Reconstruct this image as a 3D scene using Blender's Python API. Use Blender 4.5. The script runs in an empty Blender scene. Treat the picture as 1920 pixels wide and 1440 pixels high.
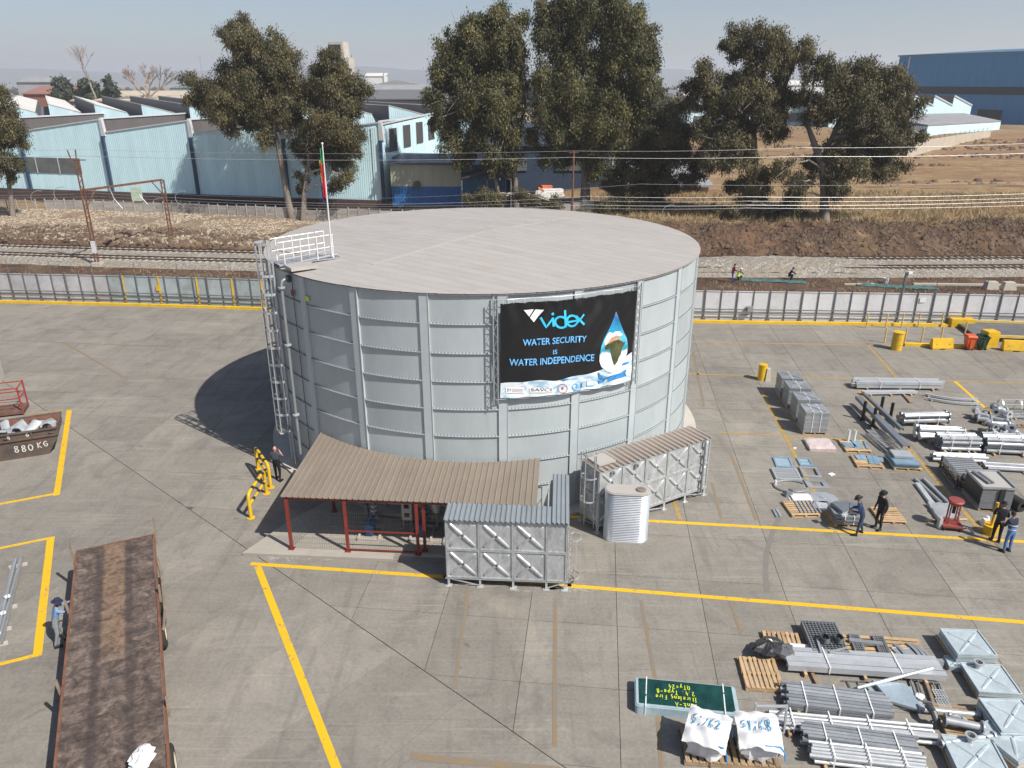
import bpy, math, random
import numpy as np
from mathutils import Vector, Matrix, Euler
R = math.radians
random.seed(7); rng = np.random.default_rng(11)
SC = bpy.context.scene
COL = SC.collection

# ------------------------------------------------------------------ camera
FPX, PITCH, CAMH = 1430.0, R(21.56), 17.3          # focal length in px of a 1920 px wide frame
cam = bpy.data.cameras.new('camera'); camo = bpy.data.objects.new('camera', cam); COL.objects.link(camo)
cam.sensor_fit = 'HORIZONTAL'; cam.sensor_width = 36.0; cam.lens = 36.0 * FPX / 1920.0
cam.clip_start = 0.5; cam.clip_end = 20000
camo.location = (0, 0, CAMH); camo.rotation_euler = (R(90) - PITCH, 0, 0)
SC.camera = camo
SC.render.resolution_x, SC.render.resolution_y = 1024, 768

# ------------------------------------------------------------------ light
SUN_EL = R(48.5); SUN_AZ = R(-38)                     # direction to the sun, measured from +X
sd = Vector((math.cos(SUN_AZ) * math.cos(SUN_EL), math.sin(SUN_AZ) * math.cos(SUN_EL), math.sin(SUN_EL)))
sun = bpy.data.lights.new('sun', 'SUN'); suno = bpy.data.objects.new('sun', sun); COL.objects.link(suno)
sun.energy = 5.0; sun.angle = R(0.53); sun.color = (1.0, 0.955, 0.885)
suno.rotation_euler = (-sd).to_track_quat('-Z', 'Y').to_euler(); suno.location = (40, -30, 60)
W = bpy.data.worlds.new('World'); SC.world = W; W.use_nodes = True
wn = W.node_tree.nodes; bg = wn['Background']
sky = wn.new('ShaderNodeTexSky'); sky.sky_type = 'NISHITA'; sky.sun_disc = False
sky.sun_elevation = SUN_EL; sky.sun_rotation = math.atan2(sd.x, sd.y)
sky.altitude = 1500; sky.air_density = 1.0; sky.dust_density = 4.6; sky.ozone_density = 1.2
W.node_tree.links.new(sky.outputs[0], bg.inputs[0]); bg.inputs[1].default_value = 0.083
SC.view_settings.view_transform = 'Standard'; SC.view_settings.look = 'None'
SC.view_settings.exposure = 0.35; SC.view_settings.gamma = 1.0; SC.view_settings.use_curve_mapping = False
SC.render.engine = 'CYCLES'
SC.cycles.max_bounces = 6; SC.cycles.diffuse_bounces = 3; SC.cycles.glossy_bounces = 3
SC.cycles.transmission_bounces = 3; SC.cycles.transparent_max_bounces = 8; SC.cycles.volume_bounces = 1
SC.cycles.use_denoising = True; SC.cycles.sample_clamp_indirect = 6

# ------------------------------------------------------------------ pixel (1920x1440 frame) -> place
def ray(u, v):
    x = (u - 960) / FPX; y = (720 - v) / FPX
    return Vector((x, math.cos(PITCH) + y * math.sin(PITCH), -math.sin(PITCH) + y * math.cos(PITCH)))
def g(u, v, z=0.0):
    d = ray(u, v); t = (z - CAMH) / d.z
    return Vector((d.x * t, d.y * t, z))
def at(u, v, Y):
    d = ray(u, v); t = Y / d.y
    return Vector((d.x * t, Y, CAMH + d.z * t))
def ang(a, b): return math.atan2(b[1] - a[1], b[0] - a[0])

# ------------------------------------------------------------------ materials
def lin(c): return tuple(((x / 12.92) if x <= 0.04045 else ((x + 0.055) / 1.055) ** 2.4) for x in c)
def srgb(r, gg, b): return lin((r / 255., gg / 255., b / 255.))
class NT:
    def __init__(s, m): s.n = m.node_tree.nodes; s.l = m.node_tree.links
    def new(s, t, **k):
        n = s.n.new('ShaderNode' + t)
        for a, b in k.items(): setattr(n, a, b)
        return n
    def link(s, a, b): s.l.new(a, b)
    def noise(s, vec, scale, detail=4, rough=.6, dist=0):
        n = s.new('TexNoise'); n.inputs['Scale'].default_value = scale; n.inputs['Detail'].default_value = detail
        n.inputs['Roughness'].default_value = rough; n.inputs['Distortion'].default_value = dist
        if vec is not None: s.link(vec, n.inputs['Vector'])
        return n.outputs['Fac']
    def ramp(s, fac, stops):
        n = s.new('ValToRGB'); e = n.color_ramp.elements
        while len(e) < len(stops): e.new(0.5)
        for i, (p, c) in enumerate(stops):
            e[i].position = p; e[i].color = (c[0], c[1], c[2], 1) if hasattr(c, '__len__') else (c, c, c, 1)
        s.link(fac, n.inputs[0]); return n.outputs[0]
    def mix(s, fac, a, b, mode='MIX'):
        n = s.new('Mix'); n.data_type = 'RGBA'; n.blend_type = mode
        for i, v in ((0, fac), (6, a), (7, b)):
            if hasattr(v, 'default_value') or hasattr(v, 'is_linked'): s.link(v, n.inputs[i])
            elif i == 0: n.inputs[0].default_value = v
            else: n.inputs[i].default_value = (v[0], v[1], v[2], 1)
        return n.outputs[2]
    def math(s, op, a, b=None, c=None):
        n = s.new('Math'); n.operation = op
        for i, v in enumerate((a, b, c)):
            if v is None: continue
            if hasattr(v, 'is_linked'): s.link(v, n.inputs[i])
            else: n.inputs[i].default_value = v
        return n.outputs[0]
    def mapping(s, vec, scale=(1, 1, 1), rot=(0, 0, 0), loc=(0, 0, 0)):
        n = s.new('Mapping'); n.inputs['Scale'].default_value = scale; n.inputs['Rotation'].default_value = rot
        n.inputs['Location'].default_value = loc; s.link(vec, n.inputs[0]); return n.outputs[0]
    def bump(s, h, strength=.3, dist=.02):
        n = s.new('Bump'); n.inputs['Strength'].default_value = strength; n.inputs['Distance'].default_value = dist
        s.link(h, n.inputs['Height']); return n.outputs[0]
def newmat(name):
    m = bpy.data.materials.new(name); m.use_nodes = True; t = NT(m); b = m.node_tree.nodes['Principled BSDF']
    return m, t, b
MATS = {}
def M(name, col, rough=.6, metal=0., var=.12, scale=3., bump=0., bscale=None, objvar=.0, stain=None, stain_amt=.5, spec=.5, stretch=(1, 1, 1)):
    """base colour broken by two scales of noise, a per-object tone, optional stains and relief"""
    if name in MATS: return MATS[name]
    m, t, b = newmat(name)
    tc = t.new('TexCoord'); oi = t.new('ObjectInfo')
    vm = t.new('VectorMath'); vm.operation = 'ADD'; t.link(tc.outputs['Object'], vm.inputs[0])
    sc = t.new('VectorMath'); sc.operation = 'SCALE'; sc.inputs[3].default_value = 37.0
    cx = t.new('CombineXYZ'); t.link(oi.outputs['Random'], cx.inputs[0]); t.link(oi.outputs['Random'], cx.inputs[1])
    t.link(cx.outputs[0], sc.inputs[0]); t.link(sc.outputs[0], vm.inputs[1])
    vec = t.mapping(vm.outputs[0], stretch)
    f = t.math('ADD', t.math('MULTIPLY', t.noise(vec, scale, 5), .65), t.math('MULTIPLY', t.noise(vec, scale * 7, 3), .35))
    lo = tuple(c * (1 - var * 1.6) for c in col); hi = tuple(min(1, c * (1 + var * 1.6)) for c in col)
    c = t.ramp(f, [(.3, lo), (.7, hi)])
    if stain:
        sf = t.ramp(t.noise(vec, scale * .8, 6, .7, .4), [(.48, 0.), (.66, 1.)])
        c = t.mix(t.math('MULTIPLY', sf, stain_amt), c, stain)
    if objvar:
        k = t.math('ADD', t.math('MULTIPLY', oi.outputs['Random'], objvar * 2), 1 - objvar)
        mm = t.new('VectorMath'); mm.operation = 'SCALE'; t.link(c, mm.inputs[0]); t.link(k, mm.inputs[3]); c = mm.outputs[0]
    t.link(c, b.inputs['Base Color'])
    rr = t.math('ADD', t.math('MULTIPLY', f, .25), rough - .125); t.link(rr, b.inputs['Roughness'])
    b.inputs['Metallic'].default_value = metal; b.inputs['Specular IOR Level'].default_value = spec
    if bump: t.link(t.bump(t.noise(vec, bscale or scale * 6, 4), bump, .02), b.inputs['Normal'])
    MATS[name] = m; return m

# ------------------------------------------------------------------ mesh helpers
class MB:
    """collects boxes, bars, tubes, lathes; build() links them as ONE mesh object"""
    def __init__(s): s.v = []; s.f = []; s.mi = []; s.cur = 0
    def add(s, vs, fs):
        o = len(s.v); s.v += [tuple(p) for p in vs]; s.f += [tuple(i + o for i in f) for f in fs]; s.mi += [s.cur] * len(fs); return s
    def box(s, c, size, rz=0., rx=0., ry=0., taper=1., tz=None):
        x, y, z = (k / 2 for k in size); m = Euler((rx, ry, rz)).to_matrix(); c = Vector(c)
        P = []
        for k in (-1, 1):
            q = taper if k > 0 else 1.
            for a, b in ((-1, -1), (1, -1), (1, 1), (-1, 1)): P.append(c + m @ Vector((a * x * q, b * y * q, k * z)))
        return s.add(P, [(3, 2, 1, 0), (4, 5, 6, 7), (0, 1, 5, 4), (1, 2, 6, 5), (2, 3, 7, 6), (3, 0, 4, 7)])
    def bar(s, a, b, w, h=None, up=(0, 0, 1)):
        a = Vector(a); b = Vector(b); h = h or w; d = (b - a)
        if d.length < 1e-6: return s
        d.normalize(); up = Vector(up)
        if abs(d.dot(up)) > .98: up = Vector((1, 0, 0))
        sx = d.cross(up).normalized(); u = sx.cross(d)
        P = [p + sx * i * w / 2 + u * j * h / 2 for p in (a, b) for i, j in ((-1, -1), (1, -1), (1, 1), (-1, 1))]
        return s.add(P, [(0, 1, 2, 3), (7, 6, 5, 4), (0, 4, 5, 1), (1, 5, 6, 2), (2, 6, 7, 3), (3, 7, 4, 0)])
    def tube(s, pts, r, n=8, caps=True, closed=False):
        pts = [Vector(p) for p in pts]; k = len(pts); rs = r if hasattr(r, '__len__') else [r] * k
        P = []; px = None
        for i, p in enumerate(pts):
            if closed: d = pts[(i + 1) % k] - pts[i - 1]
            else: d = pts[min(i + 1, k - 1)] - pts[max(i - 1, 0)]
            d.normalize()
            if px is None:
                px = d.cross(Vector((0, 0, 1)))
                if px.length < .05: px = d.cross(Vector((1, 0, 0)))
            px = (px - d * px.dot(d)).normalized(); py = d.cross(px)
            for j in range(n):
                a = 2 * math.pi * j / n; P.append(p + (px * math.cos(a) + py * math.sin(a)) * rs[i])
        F = []
        for i in range(k if closed else k - 1):
            i2 = (i + 1) % k
            for j in range(n): F.append((i * n + j, i * n + (j + 1) % n, i2 * n + (j + 1) % n, i2 * n + j))
        if caps and not closed: F += [tuple(range(n - 1, -1, -1)), tuple((k - 1) * n + j for j in range(n))]
        return s.add(P, F)
    def hollow(s, a, b, ro, ri, n=12):
        a = Vector(a); b = Vector(b); d = (b - a).normalized(); px = d.cross(Vector((0, 0, 1)))
        if px.length < .05: px = d.cross(Vector((1, 0, 0)))
        px.normalize(); py = d.cross(px); P = []
        for p, rr in ((a, ro), (b, ro), (b, ri), (a, ri)):
            for j in range(n):
                t = 2 * math.pi * j / n; P.append(p + (px * math.cos(t) + py * math.sin(t)) * rr)
        F = [(q * n + j, q * n + (j + 1) % n, ((q + 1) % 4) * n + (j + 1) % n, ((q + 1) % 4) * n + j) for q in range(4) for j in range(n)]
        return s.add(P, F)
    def lathe(s, prof, n=16, c=(0, 0, 0), a0=0., a1=2 * math.pi, sx=1., sy=1.):
        full = abs(a1 - a0 - 2 * math.pi) < 1e-6; m = n if full else n + 1; P = []; k = len(prof)
        for j in range(m):
            a = a0 + (a1 - a0) * j / n
            for r, z in prof: P.append((c[0] + r * math.cos(a) * sx, c[1] + r * math.sin(a) * sy, c[2] + z))
        F = []
        for j in range(n):
            j2 = (j + 1) % m
            for i in range(k - 1): F.append((j * k + i, j2 * k + i, j2 * k + i + 1, j * k + i + 1))
        return s.add(P, F)
    def prism(s, poly, z0, z1):
        n = len(poly)
        P = [(p[0], p[1], z0) for p in poly] + [(p[0], p[1], z1) for p in poly]
        F = [tuple(range(n - 1, -1, -1)), tuple(range(n, 2 * n))] + [(i, (i + 1) % n, n + (i + 1) % n, n + i) for i in range(n)]
        return s.add(P, F)
    def extr(s, poly, vec):
        """planar polygon of 3-D points pushed along vec"""
        n = len(poly); vec = Vector(vec); P = [Vector(p) for p in poly]; P += [p + vec for p in P]
        return s.add(P, [tuple(range(n - 1, -1, -1)), tuple(range(n, 2 * n))] + [(i, (i + 1) % n, n + (i + 1) % n, n + i) for i in range(n)])
    def xf(s, mat, start=0):
        s.v = s.v[:start] + [tuple(mat @ Vector(p)) for p in s.v[start:]]; return s
    def mesh(s, name, mat, smooth=False):
        me = bpy.data.meshes.new(name); me.from_pydata(s.v, [], s.f)
        for mm in (mat if isinstance(mat, (list, tuple)) else [mat]): me.materials.append(mm)
        if any(s.mi): me.polygons.foreach_set('material_index', s.mi)
        me.update()
        import bmesh
        bm = bmesh.new(); bm.from_mesh(me); bmesh.ops.recalc_face_normals(bm, faces=bm.faces); bm.to_mesh(me); bm.free()
        if smooth:
            me.polygons.foreach_set('use_smooth', [True] * len(me.polygons))
            try: me.set_sharp_from_angle(angle=R(40))
            except Exception: pass
        return me
    def build(s, name, mat, parent=None, smooth=False, loc=None, rot=None):
        return link(name, s.mesh(name, mat, smooth), parent, loc, rot)
def link(name, me, parent=None, loc=None, rot=None, scale=None):
    o = bpy.data.objects.new(name, me); COL.objects.link(o)
    if parent is not None: o.parent = parent
    if loc is not None: o.location = loc
    if rot is not None: o.rotation_euler = rot
    if scale is not None: o.scale = scale
    return o
def npmesh(name, V, F, mat, smooth=False, mi=None):
    me = bpy.data.meshes.new(name); V = np.asarray(V, np.float32); F = np.asarray(F, np.int32); k = F.shape[1]
    me.vertices.add(len(V)); me.vertices.foreach_set('co', V.ravel())
    me.loops.add(F.size); me.loops.foreach_set('vertex_index', F.ravel())
    me.polygons.add(len(F)); me.polygons.foreach_set('loop_start', np.arange(0, F.size, k, dtype=np.int32))
    me.polygons.foreach_set('loop_total', np.full(len(F), k, np.int32))
    if mi is not None: me.polygons.foreach_set('material_index', np.asarray(mi, np.int32))
    if smooth: me.polygons.foreach_set('use_smooth', np.ones(len(F), bool))
    for mm in (mat if isinstance(mat, (list, tuple)) else [mat]): me.materials.append(mm)
    me.update(calc_edges=True); return me
def tag(o, label=None, cat=None, group=None, kind=None):
    if label: o['label'] = label
    if cat: o['category'] = cat
    if group: o['group'] = group
    if kind: o['kind'] = kind
    return o
def thing(name, label, cat, loc=(0, 0, 0), rz=0., group=None):
    o = bpy.data.objects.new(name, None); COL.objects.link(o); o.empty_display_size = .2
    o.location = loc; o.rotation_euler = (0, 0, rz); return tag(o, label, cat, group)
def copy_tree(o, parent=None):
    c = o.copy(); COL.objects.link(c); c.parent = parent
    for ch in list(o.children): copy_tree(ch, c)
    return c
def text_mesh(txt, size, mat, name, parent=None, mtx=None, bold=0., shear=0., align='CENTER', depth=.0015, spacing=1.):
    cu = bpy.data.curves.new('lettering', 'FONT'); cu.body = txt; cu.size = size; cu.align_x = align; cu.offset = bold
    cu.shear = shear; cu.extrude = depth; cu.space_character = spacing; cu.resolution_u = 3
    o = bpy.data.objects.new('lettering', cu); COL.objects.link(o)
    dg = bpy.context.evaluated_depsgraph_get(); me = bpy.data.meshes.new_from_object(o.evaluated_get(dg))
    bpy.data.objects.remove(o); me.materials.clear(); me.materials.append(mat)
    if mtx is not None: me.transform(mtx)
    return link(name, me, parent)

# ------------------------------------------------------------------ common materials
GALV = M('galvanised_steel', (.36, .378, .395), .40, .4, .12, 2.2, .08, 14, .2)
GALVB = M('bright_galvanised_steel', (.50, .517, .53), .36, .35, .08, 2., .05, 12, .13)
GALVD = M('dull_galvanised_steel', (.20, .212, .224), .5, .25, .14, 2.5, .1, 12, .1)
TANKM = M('tank_panel_steel', (.43, .475, .487), .45, .12, .04, .7, .10, 1.6, .075, (.35, .385, .395), .4, stretch=(1, 1, .35))
STIFF = M('tank_stiffener_steel', (.455, .50, .512), .45, .1, .05, .7, .03, 5, .04)
DARKSTEEL = M('dark_steel', (.09, .095, .10), .5, .4, .2, 3., .1)
WHITEP = M('white_paint', (.64, .64, .63), .5, 0, .06, 2.)
YEL = M('yellow_paint', (.66, .40, .010), .5, 0, .08, 2., .05, 10, .04, (.30, .20, .05), .35)
BLACKM = M('black_rubber', (.018, .018, .019), .8, 0, .3, 4., .2)
REDM = M('red_oxide_paint', (.19, .028, .02), .5, 0, .15, 3., .05, 10, .05)
WOOD = M('pallet_wood', (.44, .30, .165), .8, 0, .16, 2.5, .25, 20, .22, (.30, .21, .13), .5, stretch=(1, 1, 1))
WOODD = M('old_pallet_wood', (.30, .21, .125), .85, 0, .2, 2.5, .3, 20, .25, (.12, .09, .06), .5)
BLUEST = M('film_covered_steel', (.25, .37, .47), .4, .3, .12, 2., .05, 8, .12)
CREAM = M('cream_concrete', (.45, .415, .365), .85, 0, .07, 1.2, .2, 20, 0, (.40, .36, .31), .3)
NAVY = M('navy_cloth', (.012, .02, .05), .85, 0, .25, 9.)
BLKC = M('black_cloth', (.008, .008, .011), .85, 0, .3, 9.)
JEAN = M('denim', (.05, .10, .20), .85, 0, .25, 9.)
SKIN = M('skin', (.30, .15, .10), .55, 0, .08, 9.)
SKINL = M('light_skin', (.52, .27, .20), .55, 0, .08, 9.)
# ================================================================== SETTING
def struct(o): return tag(o, kind='structure')
def pl(poly, x):                                   # piecewise-linear y(x)
    return float(np.interp(x, [p[0] for p in poly], [p[1] for p in poly]))
FENCE = [(-75, 66.2), (-43.5, 62.9), (-31.8, 62.05), (-21.1, 60.8), (14.1, 57.1), (26.5, 56.6), (39, 55.8), (75, 53.4)]
TRACK = [(-300, 116), (-120, 91.5), (-57, 80.9), (-27, 77.0), (0, 74.9), (34, 74.1), (51, 74.6), (120, 78.), (300, 92)]
def smooth_poly(poly, x, w=9.):
    return sum(pl(poly, x + k * w / 4) for k in range(-4, 5)) / 9.
def ytrack(x): return smooth_poly(TRACK, x, 14)
def yfence(x): return smooth_poly(FENCE, x, 6)

# ---- terrain height
_ng = rng.random((64, 64, 3))
def vnoise(x, y, s, k=0):
    x = np.asarray(x, float) / s + 13.7 * k; y = np.asarray(y, float) / s + 5.1 * k
    xi = np.floor(x).astype(int); yi = np.floor(y).astype(int); fx = x - xi; fy = y - yi
    fx = fx * fx * (3 - 2 * fx); fy = fy * fy * (3 - 2 * fy); a = _ng[:, :, k % 3]
    q = lambda i, j: a[(xi + i) % 64, (yi + j) % 64]
    return q(0, 0) * (1 - fx) * (1 - fy) + q(1, 0) * fx * (1 - fy) + q(0, 1) * (1 - fx) * fy + q(1, 1) * fx * fy
XS_T = np.linspace(-300, 300, 601); YT_T = np.array([ytrack(x) for x in XS_T])
XS_F = np.linspace(-75, 75, 301); YF_T = np.array([yfence(x) for x in XS_F])
def sst(a, b, t):
    t = np.clip((t - a) / (b - a), 0, 1); return t * t * (3 - 2 * t)
def terrain(x, y):
    x = np.asarray(x, float); y = np.asarray(y, float)
    d = y - np.interp(x, XS_T, YT_T)
    right = sst(-8, 22, x)
    jit = (vnoise(x, y, 3.1) - .5) * 1.6
    left_h = .5 * sst(6.6, 7.3, d + jit * .3) + .12 * sst(7.6, 16.0, d)
    right_h = 1.0 * sst(6.6, 8.6, d + jit * .5) + 1.3 * sst(8.6, 13.5, d + jit) + .35 * sst(15, 40, d) + 2.2 * sst(40, 150, d)
    h = left_h * (1 - right) + right_h * right
    amp = sst(6.2, 8.5, d)
    h = h + amp * ((vnoise(x, y, 1.3, 1) - .5) * (.42 + .35 * right) * (1 - .8 * sst(14, 22, d)) + (vnoise(x, y, 6., 2) - .5) * .5 * (1 - .5 * sst(20, 60, d)))
    h = h - .45 * sst(5.2, 6.1, d) * (1 - sst(6.4, 7.2, d))
    h = np.where(y < np.interp(x, XS_F, YF_T) + 1.5, -.10, h)     # under the yard
    return h
def tz(x, y): return float(terrain(x, y))

# ---- ground sheet
def ground_mat():
    m, t, b = newmat('dry_ground')
    geo = t.new('NewGeometry'); pos = geo.outputs['Position']
    at_ = t.new('Attribute'); at_.attribute_name = 'zone'
    sepz = t.new('SeparateColor'); t.link(at_.outputs['Color'], sepz.inputs[0])
    n1 = t.noise(pos, .35, 8, .62); n2 = t.noise(pos, 2.2, 6, .65); n3 = t.noise(pos, .06, 4)
    f = t.math('ADD', t.math('MULTIPLY', n1, .55), t.math('MULTIPLY', n2, .45))
    grass = t.ramp(f, [(.34, (.13, .085, .05)), (.48, (.27, .185, .10)), (.62, (.37, .27, .15)), (.75, (.44, .33, .19))])
    bare = t.ramp(t.noise(t.mapping(pos, (.35, 1.6, 1)), .12, 6, .6, .6), [(.46, 0.), (.56, 1.)])
    grass = t.mix(t.math('MULTIPLY', bare, .8), grass, (.235, .14, .08))
    rid = t.ramp(t.noise(t.mapping(pos, (.5, 3., 1), (0, 0, R(-6))), .09, 5, .6, .8), [(.60, 0.), (.65, 1.)])
    grass = t.mix(t.math('MULTIPLY', rid, .75), grass, (.10, .06, .04))
    soil = t.ramp(f, [(.34, (.035, .023, .016)), (.5, (.105, .066, .043)), (.64, (.20, .135, .088)), (.8, (.30, .225, .15))])
    red = t.ramp(t.noise(pos, .22, 4), [(.55, 0.), (.68, 1.)])
    soil_r = t.mix(t.math('MULTIPLY', red, .5), soil, (.20, .085, .045))
    rub = t.ramp(t.math('ADD', t.math('MULTIPLY', n2, .6), t.math('MULTIPLY', t.noise(pos, 5.5, 5, .7), .4)), [(.38, (.10, .07, .05)), (.5, (.25, .19, .135)), (.62, (.36, .29, .215)), (.72, (.48, .43, .37))])
    far = t.ramp(n3, [(.4, (.16, .14, .10)), (.6, (.27, .225, .165))])
    c = t.mix(sepz.outputs[0], soil_r, rub)      # r: rubble bank
    c = t.mix(sepz.outputs[1], c, grass)         # g: grass
    c = t.mix(sepz.outputs[2], c, far)           # b: far country
    t.link(c, b.inputs['Base Color']); b.inputs['Roughness'].default_value = .95; b.inputs['Specular IOR Level'].default_value = .15
    t.link(t.bump(t.math('ADD', n2, t.noise(pos, 8., 4)), .9, .16), b.inputs['Normal'])
    return m
def make_ground():
    xs = np.concatenate([[-9000, -4000, -1800, -900, -500, -320, -240, -190, -160], np.arange(-135, -66, 2.5), np.arange(-66, 75, .55), np.arange(76, 150, 2.5), [165, 190, 240, 320, 500, 900, 1800, 4000, 9000]])
    ys = np.concatenate([[-300, -60, -20, 20, 50], np.arange(52, 72, 1.0), np.arange(72, 104, .42), np.arange(104.5, 130, 1.2), np.arange(132, 260, 4), [280, 320, 400, 520, 700, 1000, 1500, 2300, 3600, 6000, 10000]])
    X, Y = np.meshgrid(xs, ys); Z = terrain(X, Y)
    d = Y - np.interp(X, XS_T, YT_T)
    fl = sst(240, 330, Y); Z = Z * (1 - fl) + 2.2 * fl
    nx, ny = len(xs), len(ys)
    V = np.stack([X.ravel(), Y.ravel(), Z.ravel()], 1)
    i = np.arange(nx * ny).reshape(ny, nx)
    F = np.stack([i[:-1, :-1].ravel(), i[:-1, 1:].ravel(), i[1:, 1:].ravel(), i[1:, :-1].ravel()], 1)
    me = npmesh('ground', V, F, ground_mat(), True)
    right = sst(-8, 22, X); jit = (vnoise(X, Y, 4., 1) - .5) * 5
    rub = (1 - right) * sst(6.8, 8, d) * (1 - .5 * sst(28, 34, d))
    gr = right * sst(13.5, 17.5, d + jit) + (1 - right) * sst(26, 32, d + jit) * .5
    gr = np.clip(gr + (vnoise(X, Y, 2.2, 2) > .7) * .35 * (d > 7), 0, 1)
    far = sst(190, 330, Y + 0 * X) + (np.abs(X) > 160) * .6
    colr = np.stack([rub, gr, np.clip(far, 0, 1), np.ones_like(rub)], -1).reshape(-1, 4).astype(np.float32)
    ca = me.color_attributes.new('zone', 'FLOAT_COLOR', 'POINT'); ca.data.foreach_set('color', colr.ravel())
    return struct(link('ground', me))
make_ground()

# ---- yard slabs
def concrete_mat(name, base, objv=.085):
    m, t, b = newmat(name)
    geo = t.new('NewGeometry'); pos = geo.outputs['Position']; oi = t.new('ObjectInfo')
    big = t.noise(pos, .13, 5, .55, .3); mid = t.noise(pos, .7, 7, .62, .5); fine = t.noise(pos, 9., 4, .7)
    spk = t.noise(pos, 17., 2, .5)
    st = t.noise(t.mapping(pos, (.35, 2.6, 1), (0, 0, R(38))), .9, 6, .65, .7)
    st2 = t.noise(t.mapping(pos, (2.8, .22, 1), (0, 0, R(6))), .8, 5, .6, .5)
    f = t.math('ADD', t.math('ADD', t.math('MULTIPLY', big, .22), t.math('MULTIPLY', mid, .36)), t.math('ADD', t.math('MULTIPLY', fine, .26), t.math('MULTIPLY', st, .16)))
    sc_ = lambda k, w=1., q=1.: (base[0] * k, base[1] * k * w, base[2] * k * q)
    c = t.ramp(f, [(.34, sc_(.60)), (.46, sc_(.92)), (.56, sc_(1.06)), (.68, sc_(1.34))])
    c = t.mix(t.math('MULTIPLY', t.ramp(st2, [(.52, 0.), (.68, 1.)]), .42), c, sc_(.62, 1., 1.04))
    blot = t.ramp(t.noise(pos, .42, 9, .74, 1.3), [(.53, 0.), (.63, 1.)])
    c = t.mix(t.math('MULTIPLY', blot, .45), c, sc_(.58, 1.01, 1.06))
    pale = t.ramp(t.noise(t.mapping(pos, (1.3, .8, 1), (0, 0, R(-30)), (31, 7, 0)), .3, 8, .7, .9), [(.53, 0.), (.68, 1.)])
    c = t.mix(t.math('MULTIPLY', pale, .5), c, sc_(1.34, .985, .94))
    for rt, sx, lo_, am, k_ in ((37, 6.5, .57, .42, 1.42), (-28, 7.5, .60, .38, .55), (82, 9., .60, .34, 1.36), (8, 8., .62, .30, .6)):
        sr = t.noise(t.mapping(pos, (.16, sx, 1), (0, 0, R(rt)), (rt, 3, 0)), 1.0, 5, .6, .35)
        msk = t.ramp(t.noise(pos, .23, 3, .5, .2), [(.42, .15), (.58, 1.)])
        c = t.mix(t.math('MULTIPLY', t.math('MULTIPLY', t.ramp(sr, [(lo_, 0.), (lo_ + .06, 1.)]), msk), am), c, sc_(k_))
    wb = t.new('TexWave'); wb.inputs['Scale'].default_value = 2.1; wb.inputs['Distortion'].default_value = 3.; wb.inputs['Detail'].default_value = 4; wb.inputs['Detail Scale'].default_value = 2.5; t.link(t.mapping(pos, (1, 1, 1), (0, 0, R(-48))), wb.inputs[0])
    wm = t.ramp(t.noise(t.mapping(pos, (1, 1, 1), (0, 0, 0), (3, 8, 0)), .16, 4, .6), [(.57, 0.), (.66, 1.)])
    c = t.mix(t.math('MULTIPLY', t.math('MULTIPLY', t.math('MULTIPLY', t.ramp(wb.outputs[1], [(.5, 0.), (.85, 1.)]), wm), t.ramp(mid, [(.42, 0.), (.6, 1.)])), .5), c, sc_(1.42))
    gr = t.ramp(t.noise(pos, 8.5, 6, .8), [(.33, .86), (.5, 1.), (.67, 1.13)])
    c = t.mix(1., c, gr, 'MULTIPLY')
    pock = t.ramp(spk, [(.66, 0.), (.73, 1.)])
    c = t.mix(t.math('MULTIPLY', pock, .5), c, sc_(.42))
    oil = t.ramp(t.noise(pos, 1.5, 4, .55, .3), [(.70, 0.), (.75, 1.)])
    c = t.mix(t.math('MULTIPLY', oil, .5), c, sc_(.36))
    rust = t.ramp(t.noise(t.mapping(pos, (1, 1, 1), (0, 0, 0), (9, 4, 0)), .9, 5, .6), [(.68, 0.), (.78, 1.)])
    c = t.mix(t.math('MULTIPLY', rust, .28), c, (.24, .14, .075))
    k = t.math('ADD', t.math('MULTIPLY', oi.outputs['Random'], objv * 2), 1 - objv)
    mm = t.new('VectorMath'); mm.operation = 'SCALE'; t.link(c, mm.inputs[0]); t.link(k, mm.inputs[3])
    t.link(mm.outputs[0], b.inputs['Base Color']); b.inputs['Roughness'].default_value = .82; b.inputs['Specular IOR Level'].default_value = .3
    wv = t.new('TexWave'); wv.inputs['Scale'].default_value = 3.2; wv.inputs['Distortion'].default_value = 2.5; wv.inputs['Detail'].default_value = 3
    t.link(t.mapping(pos, (1, 1, 1), (0, 0, R(80))), wv.inputs[0])
    h = t.math('ADD', t.math('MULTIPLY', wv.outputs[1], .05), t.math('ADD', fine, mid))
    t.link(t.bump(h, .35, .012), b.inputs['Normal'])
    return m
CONC = concrete_mat('yard_concrete', (.222, .204, .176))
JOINT = M('joint_filler', (.088, .077, .065), .95, 0, .35, 1.)
def clip(poly, n, d):
    """keep the side n.p <= d"""
    out = []
    for i in range(len(poly)):
        a, b = poly[i], poly[(i + 1) % len(poly)]; fa = n[0] * a[0] + n[1] * a[1] - d; fb = n[0] * b[0] + n[1] * b[1] - d
        if fa <= 0: out.append(a)
        if fa * fb < 0:
            k = fa / (fa - fb); out.append((a[0] + (b[0] - a[0]) * k, a[1] + (b[1] - a[1]) * k))
    return out
def project(x, y, z):
    Z = z - CAMH; dep = y * math.cos(PITCH) - Z * math.sin(PITCH); up = y * math.sin(PITCH) + Z * math.cos(PITCH)
    return (960 + FPX * x / dep, 720 - FPX * up / dep) if dep > .5 else (-9999, -9999)
def area(p): return abs(sum(p[i][0] * p[(i + 1) % len(p)][1] - p[(i + 1) % len(p)][0] * p[i][1] for i in range(len(p)))) / 2
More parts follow.
